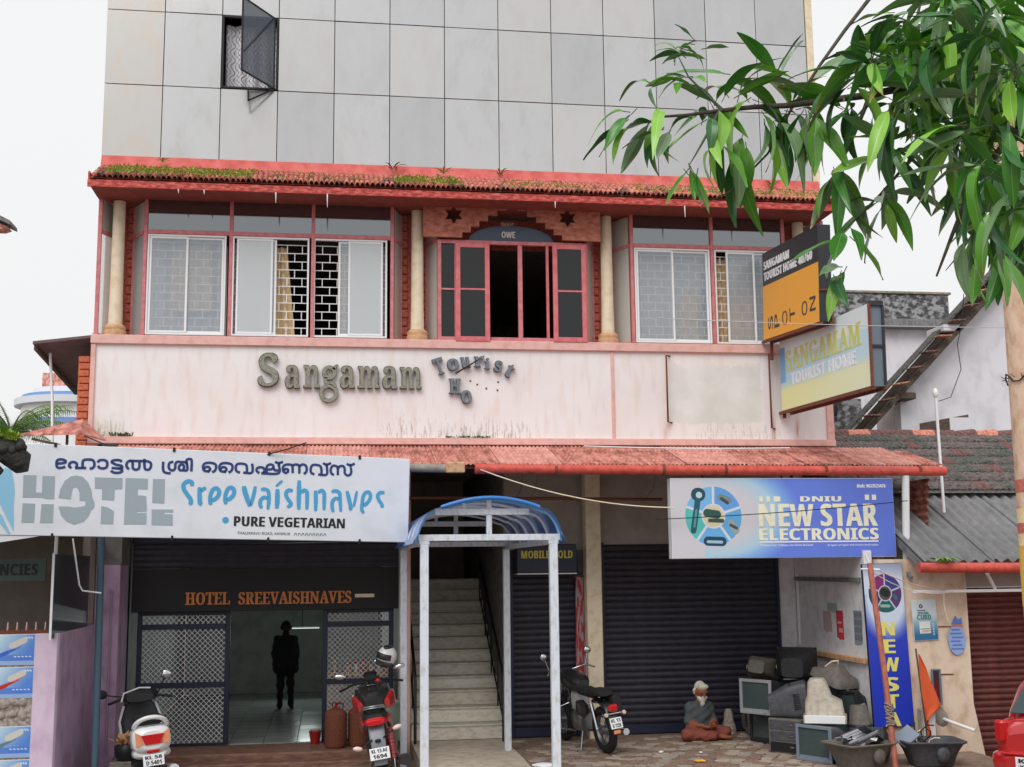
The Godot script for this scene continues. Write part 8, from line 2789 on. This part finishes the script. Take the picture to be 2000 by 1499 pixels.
const BRUSH := [[0.0488999, [-2.614, 0.609, -2.62, 0.653, -2.666, 0.661, -2.708, 0.625, -2.705, 0.573, -2.672, 0.521, -2.628, 0.464, -2.616, 0.422, -2.631, 0.392]],
	[0.0523927, [-2.529, 0.598, -2.519, 0.467, -2.512, 0.415, -2.49, 0.397]],
	[0.0433113, [-2.51, 0.549, -2.486, 0.576, -2.453, 0.593]],
	[0.0475028, [-2.391, 0.395, -2.4, 0.451, -2.396, 0.517, -2.373, 0.573, -2.335, 0.592, -2.301, 0.559, -2.309, 0.506, -2.342, 0.466, -2.381, 0.441]],
	[0.0475028, [-2.218, 0.408, -2.227, 0.464, -2.223, 0.53, -2.2, 0.587, -2.162, 0.606, -2.128, 0.573, -2.135, 0.519, -2.169, 0.478, -2.208, 0.454]],
	[0.0593784, [-2.017, 0.628, -1.998, 0.549, -1.938, 0.391]],
	[0.0419142, [-1.883, 0.629, -1.898, 0.532, -1.929, 0.398]],
	[0.0433113, [-1.815, 0.591, -1.772, 0.599, -1.731, 0.577, -1.719, 0.524, -1.717, 0.457, -1.726, 0.36]],
	[0.0447085, [-1.734, 0.486, -1.775, 0.502, -1.813, 0.468, -1.818, 0.421, -1.803, 0.371]],
	[0.0558856, [-1.622, 0.604, -1.618, 0.493, -1.62, 0.373]],
	[0.0314356, [-1.64, 0.637, -1.608, 0.668, -1.566, 0.707]],
	[0.045407, [-1.439, 0.589, -1.489, 0.595, -1.518, 0.557, -1.503, 0.503, -1.467, 0.457, -1.456, 0.424, -1.498, 0.391]],
	[0.0523927, [-1.366, 0.717, -1.364, 0.568, -1.36, 0.369]],
	[0.045407, [-1.337, 0.569, -1.304, 0.6, -1.269, 0.578, -1.263, 0.504, -1.262, 0.372]],
	[0.0475028, [-1.165, 0.601, -1.158, 0.507, -1.156, 0.355]],
	[0.045407, [-1.133, 0.575, -1.093, 0.604, -1.061, 0.577, -1.056, 0.51, -1.055, 0.371]],
	[0.0433113, [-0.969, 0.59, -0.922, 0.605, -0.873, 0.583, -0.864, 0.515, -0.85, 0.356]],
	[0.0433113, [-0.877, 0.501, -0.919, 0.514, -0.955, 0.472, -0.957, 0.417, -0.944, 0.348]],
	[0.0488999, [-0.78, 0.606, -0.756, 0.518, -0.729, 0.41, -0.75, 0.385]],
	[0.0349285, [-0.66, 0.61, -0.673, 0.521, -0.694, 0.418]],
	[0.0433113, [-0.567, 0.346, -0.593, 0.393, -0.588, 0.468, -0.58, 0.544, -0.553, 0.593, -0.511, 0.601, -0.488, 0.561, -0.501, 0.505, -0.542, 0.456, -0.577, 0.438]],
	[0.0447085, [-0.315, 0.602, -0.37, 0.599, -0.398, 0.563, -0.382, 0.509, -0.346, 0.461, -0.336, 0.417]]]
const BLOCKS := [[-4.449, 0.672, -4.315, 0.673, -4.31, 0.481, -4.244, 0.481, -4.251, 0.669, -4.119, 0.67, -4.112, 0.414, -4.188, 0.412, -4.245, 0.427, -4.441, 0.422],
	[-4.437, 0.357, -4.308, 0.356, -4.304, 0.146, -4.437, 0.143],
	[-4.24, 0.354, -4.113, 0.354, -4.109, 0.146, -4.244, 0.143],
	[-4.066, 0.428, -4.053, 0.529, -4.012, 0.621, -3.948, 0.676, -3.891, 0.688, -3.823, 0.673, -3.762, 0.614, -3.723, 0.529, -3.705, 0.438, -3.681, 0.388, -3.676, 0.343, -3.695, 0.307, -3.71, 0.306, -3.73, 0.235, -3.783, 0.168, -3.881, 0.133, -3.964, 0.164, -4.025, 0.228, -4.06, 0.332, -3.965, 0.335, -3.888, 0.324, -3.803, 0.339, -3.775, 0.35, -3.778, 0.401, -3.841, 0.404, -3.846, 0.495, -3.868, 0.54, -3.893, 0.556, -3.921, 0.538, -3.931, 0.482, -3.937, 0.416],
	[-3.693, 0.673, -3.391, 0.675, -3.389, 0.548, -3.469, 0.545, -3.469, 0.417, -3.601, 0.421, -3.608, 0.545, -3.685, 0.546],
	[-3.604, 0.35, -3.533, 0.336, -3.464, 0.292, -3.464, 0.148, -3.599, 0.145],
	[-3.357, 0.676, -3.112, 0.678, -3.108, 0.554, -3.217, 0.553, -3.216, 0.483, -3.121, 0.478, -3.107, 0.343, -3.109, 0.299, -3.213, 0.294, -3.209, 0.28, -3.106, 0.283, -3.103, 0.153, -3.347, 0.147],
	[-3.055, 0.676, -2.922, 0.679, -2.915, 0.397, -3.05, 0.401],
	[-3.051, 0.325, -2.812, 0.33, -2.814, 0.293, -2.908, 0.296, -2.909, 0.276, -2.815, 0.273, -2.807, 0.146, -3.044, 0.145]]
const LEAF := [[-4.729, 0.707, -4.64, 0.745, -4.578, 0.727, -4.54, 0.573, -4.528, 0.474, -4.529, 0.325, -4.509, 0.043, -4.603, 0.214, -4.709, 0.409],
	[-4.699, 0.27, -4.64, 0.213, -4.542, 0.022, -4.567, 0.017, -4.692, 0.172]]

const LIMBS := [[0.024, [Vector3(3.173, 4.738, 12.350), Vector3(2.950, 4.673, 12.350), Vector3(2.757, 4.600, 12.300), Vector3(2.539, 4.527, 12.250), Vector3(2.322, 4.485, 12.200), Vector3(2.108, 4.447, 12.200), Vector3(1.943, 4.418, 12.200), Vector3(1.781, 4.403, 12.200), Vector3(1.631, 4.380, 12.200), Vector3(1.482, 4.353, 12.200), Vector3(1.369, 4.341, 12.200)]],
	[0.008, [Vector3(1.642, 4.386, 12.200), Vector3(1.576, 4.449, 12.200), Vector3(1.499, 4.526, 12.200), Vector3(1.457, 4.617, 12.200)]],
	[0.008, [Vector3(1.631, 4.380, 12.200), Vector3(1.563, 4.258, 12.220), Vector3(1.515, 4.176, 12.220), Vector3(1.480, 4.119, 12.220)]],
	[0.01, [Vector3(2.501, 5.111, 12.000), Vector3(2.312, 4.873, 12.000), Vector3(2.158, 4.671, 12.050), Vector3(1.994, 4.438, 12.100), Vector3(1.879, 4.233, 12.100), Vector3(1.691, 4.043, 12.150), Vector3(1.552, 3.970, 12.150)]],
	[0.014, [Vector3(2.757, 4.600, 12.300), Vector3(2.679, 4.443, 12.200), Vector3(2.520, 4.224, 12.200), Vector3(2.343, 4.032, 12.200), Vector3(2.147, 3.852, 12.250)]],
	[0.02, [Vector3(3.069, 4.452, 12.400), Vector3(2.864, 4.259, 12.400), Vector3(2.660, 4.025, 12.400), Vector3(2.552, 3.800, 12.400), Vector3(2.471, 3.623, 12.400)]],
	[0.012, [Vector3(2.539, 4.527, 12.250), Vector3(2.530, 4.746, 12.200), Vector3(2.591, 4.943, 12.200), Vector3(2.678, 5.145, 12.200)]],
	[0.012, [Vector3(2.864, 4.259, 12.400), Vector3(2.800, 3.910, 12.500), Vector3(2.768, 3.649, 12.500)]],
	[0.012, [Vector3(2.322, 4.485, 12.200), Vector3(2.241, 4.306, 12.200), Vector3(2.162, 4.140, 12.200)]]]
const CLUSTERS := [[Vector3(1.246, 4.342, 12.200), 5, 0.232, -1.20, -50, 10],
	[Vector3(1.328, 4.472, 12.200), 4, 0.159, -0.50, -30, 40],
	[Vector3(1.538, 4.668, 12.200), 5, 0.134, 0.20, -20, 60],
	[Vector3(1.561, 4.340, 12.200), 5, 0.244, -0.20, -80, 60],
	[Vector3(1.713, 4.444, 12.200), 5, 0.244, 0.20, 0, 75],
	[Vector3(1.866, 4.366, 12.150), 5, 0.268, 0.00, -88, -30],
	[Vector3(1.602, 4.221, 12.200), 5, 0.207, 0.00, -88, -20],
	[Vector3(1.671, 4.535, 12.200), 3, 0.268, 0.40, 10, 50],
	[Vector3(1.358, 4.345, 12.200), 7, 0.232, -0.80, -70, -5],
	[Vector3(1.457, 4.605, 12.200), 8, 0.122, 0.00, -30, 70],
	[Vector3(1.488, 4.526, 12.200), 4, 0.134, -0.30, -40, 40],
	[Vector3(1.390, 4.292, 12.200), 4, 0.220, -0.90, -60, -20],
	[Vector3(1.631, 4.385, 12.200), 8, 0.232, 0.00, -60, 70],
	[Vector3(1.491, 4.135, 12.220), 5, 0.183, 0.00, -85, -40],
	[Vector3(1.792, 4.411, 12.200), 5, 0.293, 0.20, -85, 60],
	[Vector3(1.757, 4.280, 12.200), 4, 0.329, 0.00, -88, -60],
	[Vector3(1.994, 4.438, 12.100), 5, 0.244, 0.00, -60, 60],
	[Vector3(1.910, 4.568, 12.150), 3, 0.317, 0.60, 30, 60],
	[Vector3(2.024, 4.401, 12.200), 6, 0.293, 0.00, -88, -50],
	[Vector3(2.162, 4.140, 12.200), 8, 0.293, -0.20, -80, 0],
	[Vector3(2.147, 3.852, 12.250), 5, 0.244, -0.30, -70, -10],
	[Vector3(2.225, 4.445, 12.200), 7, 0.293, 0.00, -60, 50],
	[Vector3(2.343, 4.032, 12.200), 8, 0.240, -0.20, -80, 10],
	[Vector3(2.116, 3.682, 12.300), 4, 0.207, -0.30, -60, 0],
	[Vector3(2.380, 4.685, 12.100), 8, 0.250, -0.30, -60, 60],
	[Vector3(2.502, 4.888, 12.100), 9, 0.250, 0.00, -60, 50],
	[Vector3(2.988, 4.346, 12.100), 9, 0.249, 0.01, -80, 40],
	[Vector3(3.290, 4.976, 11.900), 8, 0.288, -0.21, -80, 40],
	[Vector3(2.666, 4.534, 12.100), 7, 0.251, 0.16, -80, 40],
	[Vector3(3.262, 5.169, 11.900), 8, 0.217, 0.29, -80, 40],
	[Vector3(2.581, 4.711, 12.100), 9, 0.281, -0.05, -80, 40],
	[Vector3(2.627, 4.122, 12.900), 10, 0.259, 0.03, -80, 40],
	[Vector3(2.726, 4.337, 12.500), 8, 0.288, 0.03, -80, 40],
	[Vector3(2.556, 4.221, 12.500), 9, 0.219, -0.31, -80, 40],
	[Vector3(2.174, 3.777, 13.300), 10, 0.276, -0.16, -80, 40],
	[Vector3(2.413, 4.461, 12.600), 8, 0.272, -0.42, -80, 40],
	[Vector3(2.736, 4.499, 11.900), 10, 0.232, -0.22, -80, 40],
	[Vector3(2.506, 4.687, 12.100), 9, 0.233, -0.12, -80, 40],
	[Vector3(2.846, 4.050, 12.100), 9, 0.225, 0.11, -80, 40],
	[Vector3(2.213, 3.638, 13.300), 7, 0.250, -0.30, -80, 40],
	[Vector3(2.792, 4.538, 12.100), 7, 0.284, 0.21, -80, 40],
	[Vector3(2.309, 4.601, 12.900), 10, 0.249, -0.22, -80, 40],
	[Vector3(2.549, 4.116, 12.600), 7, 0.232, 0.26, -80, 40],
	[Vector3(3.009, 4.292, 12.100), 9, 0.212, -0.50, -80, 40],
	[Vector3(2.234, 4.256, 13.300), 10, 0.248, -0.45, -80, 40],
	[Vector3(2.879, 3.942, 12.300), 10, 0.244, -0.43, -80, 40],
	[Vector3(2.549, 4.471, 12.300), 10, 0.255, -0.49, -80, 40],
	[Vector3(3.252, 4.203, 11.900), 8, 0.273, -0.20, -80, 40],
	[Vector3(2.576, 4.609, 12.500), 10, 0.260, -0.40, -80, 40],
	[Vector3(2.297, 4.129, 13.300), 9, 0.236, 0.05, -80, 40],
	[Vector3(2.354, 4.631, 12.500), 8, 0.271, 0.03, -80, 40],
	[Vector3(2.548, 4.850, 12.600), 10, 0.249, -0.45, -80, 40],
	[Vector3(2.951, 4.207, 11.900), 7, 0.287, -0.21, -80, 40],
	[Vector3(2.546, 4.414, 12.900), 9, 0.223, -0.13, -80, 40],
	[Vector3(2.824, 4.604, 12.600), 7, 0.277, -0.32, -80, 40],
	[Vector3(2.828, 4.486, 12.500), 7, 0.288, -0.06, -80, 40],
	[Vector3(2.657, 4.258, 12.300), 10, 0.282, 0.01, -80, 40],
	[Vector3(2.856, 4.227, 12.100), 7, 0.244, -0.21, -80, 40],
	[Vector3(2.514, 4.431, 12.900), 8, 0.231, -0.47, -80, 40],
	[Vector3(2.787, 4.457, 12.600), 9, 0.237, 0.11, -80, 40],
	[Vector3(2.374, 3.700, 13.300), 8, 0.277, -0.41, -80, 40],
	[Vector3(2.854, 3.918, 12.500), 9, 0.288, 0.23, -80, 40],
	[Vector3(3.149, 4.768, 12.100), 7, 0.254, -0.47, -80, 40],
	[Vector3(2.570, 4.835, 12.300), 8, 0.289, 0.12, -80, 40],
	[Vector3(2.335, 4.200, 12.300), 10, 0.253, -0.14, -80, 40],
	[Vector3(2.487, 3.902, 12.900), 9, 0.247, 0.01, -80, 40],
	[Vector3(2.604, 4.390, 12.500), 7, 0.284, -0.11, -80, 40],
	[Vector3(2.739, 3.864, 12.500), 10, 0.287, -0.20, -80, 40],
	[Vector3(2.401, 4.161, 13.300), 7, 0.274, 0.17, -80, 40],
	[Vector3(2.060, 4.147, 12.900), 7, 0.257, -0.03, -80, 40],
	[Vector3(2.867, 4.512, 12.300), 9, 0.274, -0.19, -80, 40],
	[Vector3(2.583, 4.873, 12.500), 9, 0.221, -0.40, -80, 40],
	[Vector3(2.616, 4.856, 12.100), 8, 0.220, -0.15, -80, 40],
	[Vector3(2.380, 4.409, 12.900), 10, 0.237, 0.21, -80, 40],
	[Vector3(2.896, 4.981, 12.300), 8, 0.277, 0.03, -80, 40],
	[Vector3(2.854, 4.868, 11.900), 7, 0.269, 0.01, -80, 40],
	[Vector3(2.052, 4.369, 12.800), 9, 0.260, -0.36, -60, 45],
	[Vector3(2.375, 4.687, 12.400), 9, 0.262, -0.64, -60, 45],
	[Vector3(2.630, 4.345, 12.400), 9, 0.246, -0.39, -60, 45],
	[Vector3(2.942, 4.758, 12.400), 9, 0.265, -0.66, -60, 45],
	[Vector3(2.177, 4.382, 12.800), 9, 0.227, -0.47, -60, 45],
	[Vector3(2.547, 4.126, 12.800), 8, 0.232, -0.31, -60, 45],
	[Vector3(2.534, 4.529, 12.000), 7, 0.234, -0.13, -60, 45],
	[Vector3(2.655, 4.545, 12.400), 9, 0.287, -0.29, -60, 45],
	[Vector3(2.936, 4.693, 12.400), 8, 0.245, -0.06, -60, 45],
	[Vector3(2.534, 4.585, 12.800), 9, 0.254, -0.11, -60, 45],
	[Vector3(2.713, 4.375, 12.400), 8, 0.248, -0.58, -60, 45],
	[Vector3(2.157, 4.467, 12.400), 8, 0.326, -0.44, -60, 45],
	[Vector3(2.293, 4.295, 12.800), 8, 0.260, -0.54, -60, 45],
	[Vector3(2.668, 4.542, 12.000), 7, 0.252, -0.22, -60, 45],
	[Vector3(2.066, 3.789, 13.700), 3, 0.250, -0.10, -88, -70],
	[Vector3(2.173, 3.955, 13.200), 4, 0.260, -0.80, -45, -10],
	[Vector3(2.233, 4.410, 13.000), 4, 0.270, -0.40, -80, -40],
	[Vector3(2.468, 3.639, 12.900), 5, 0.260, 0.00, -88, -55],
	[Vector3(2.414, 3.685, 12.800), 5, 0.250, -0.30, -85, -40]]
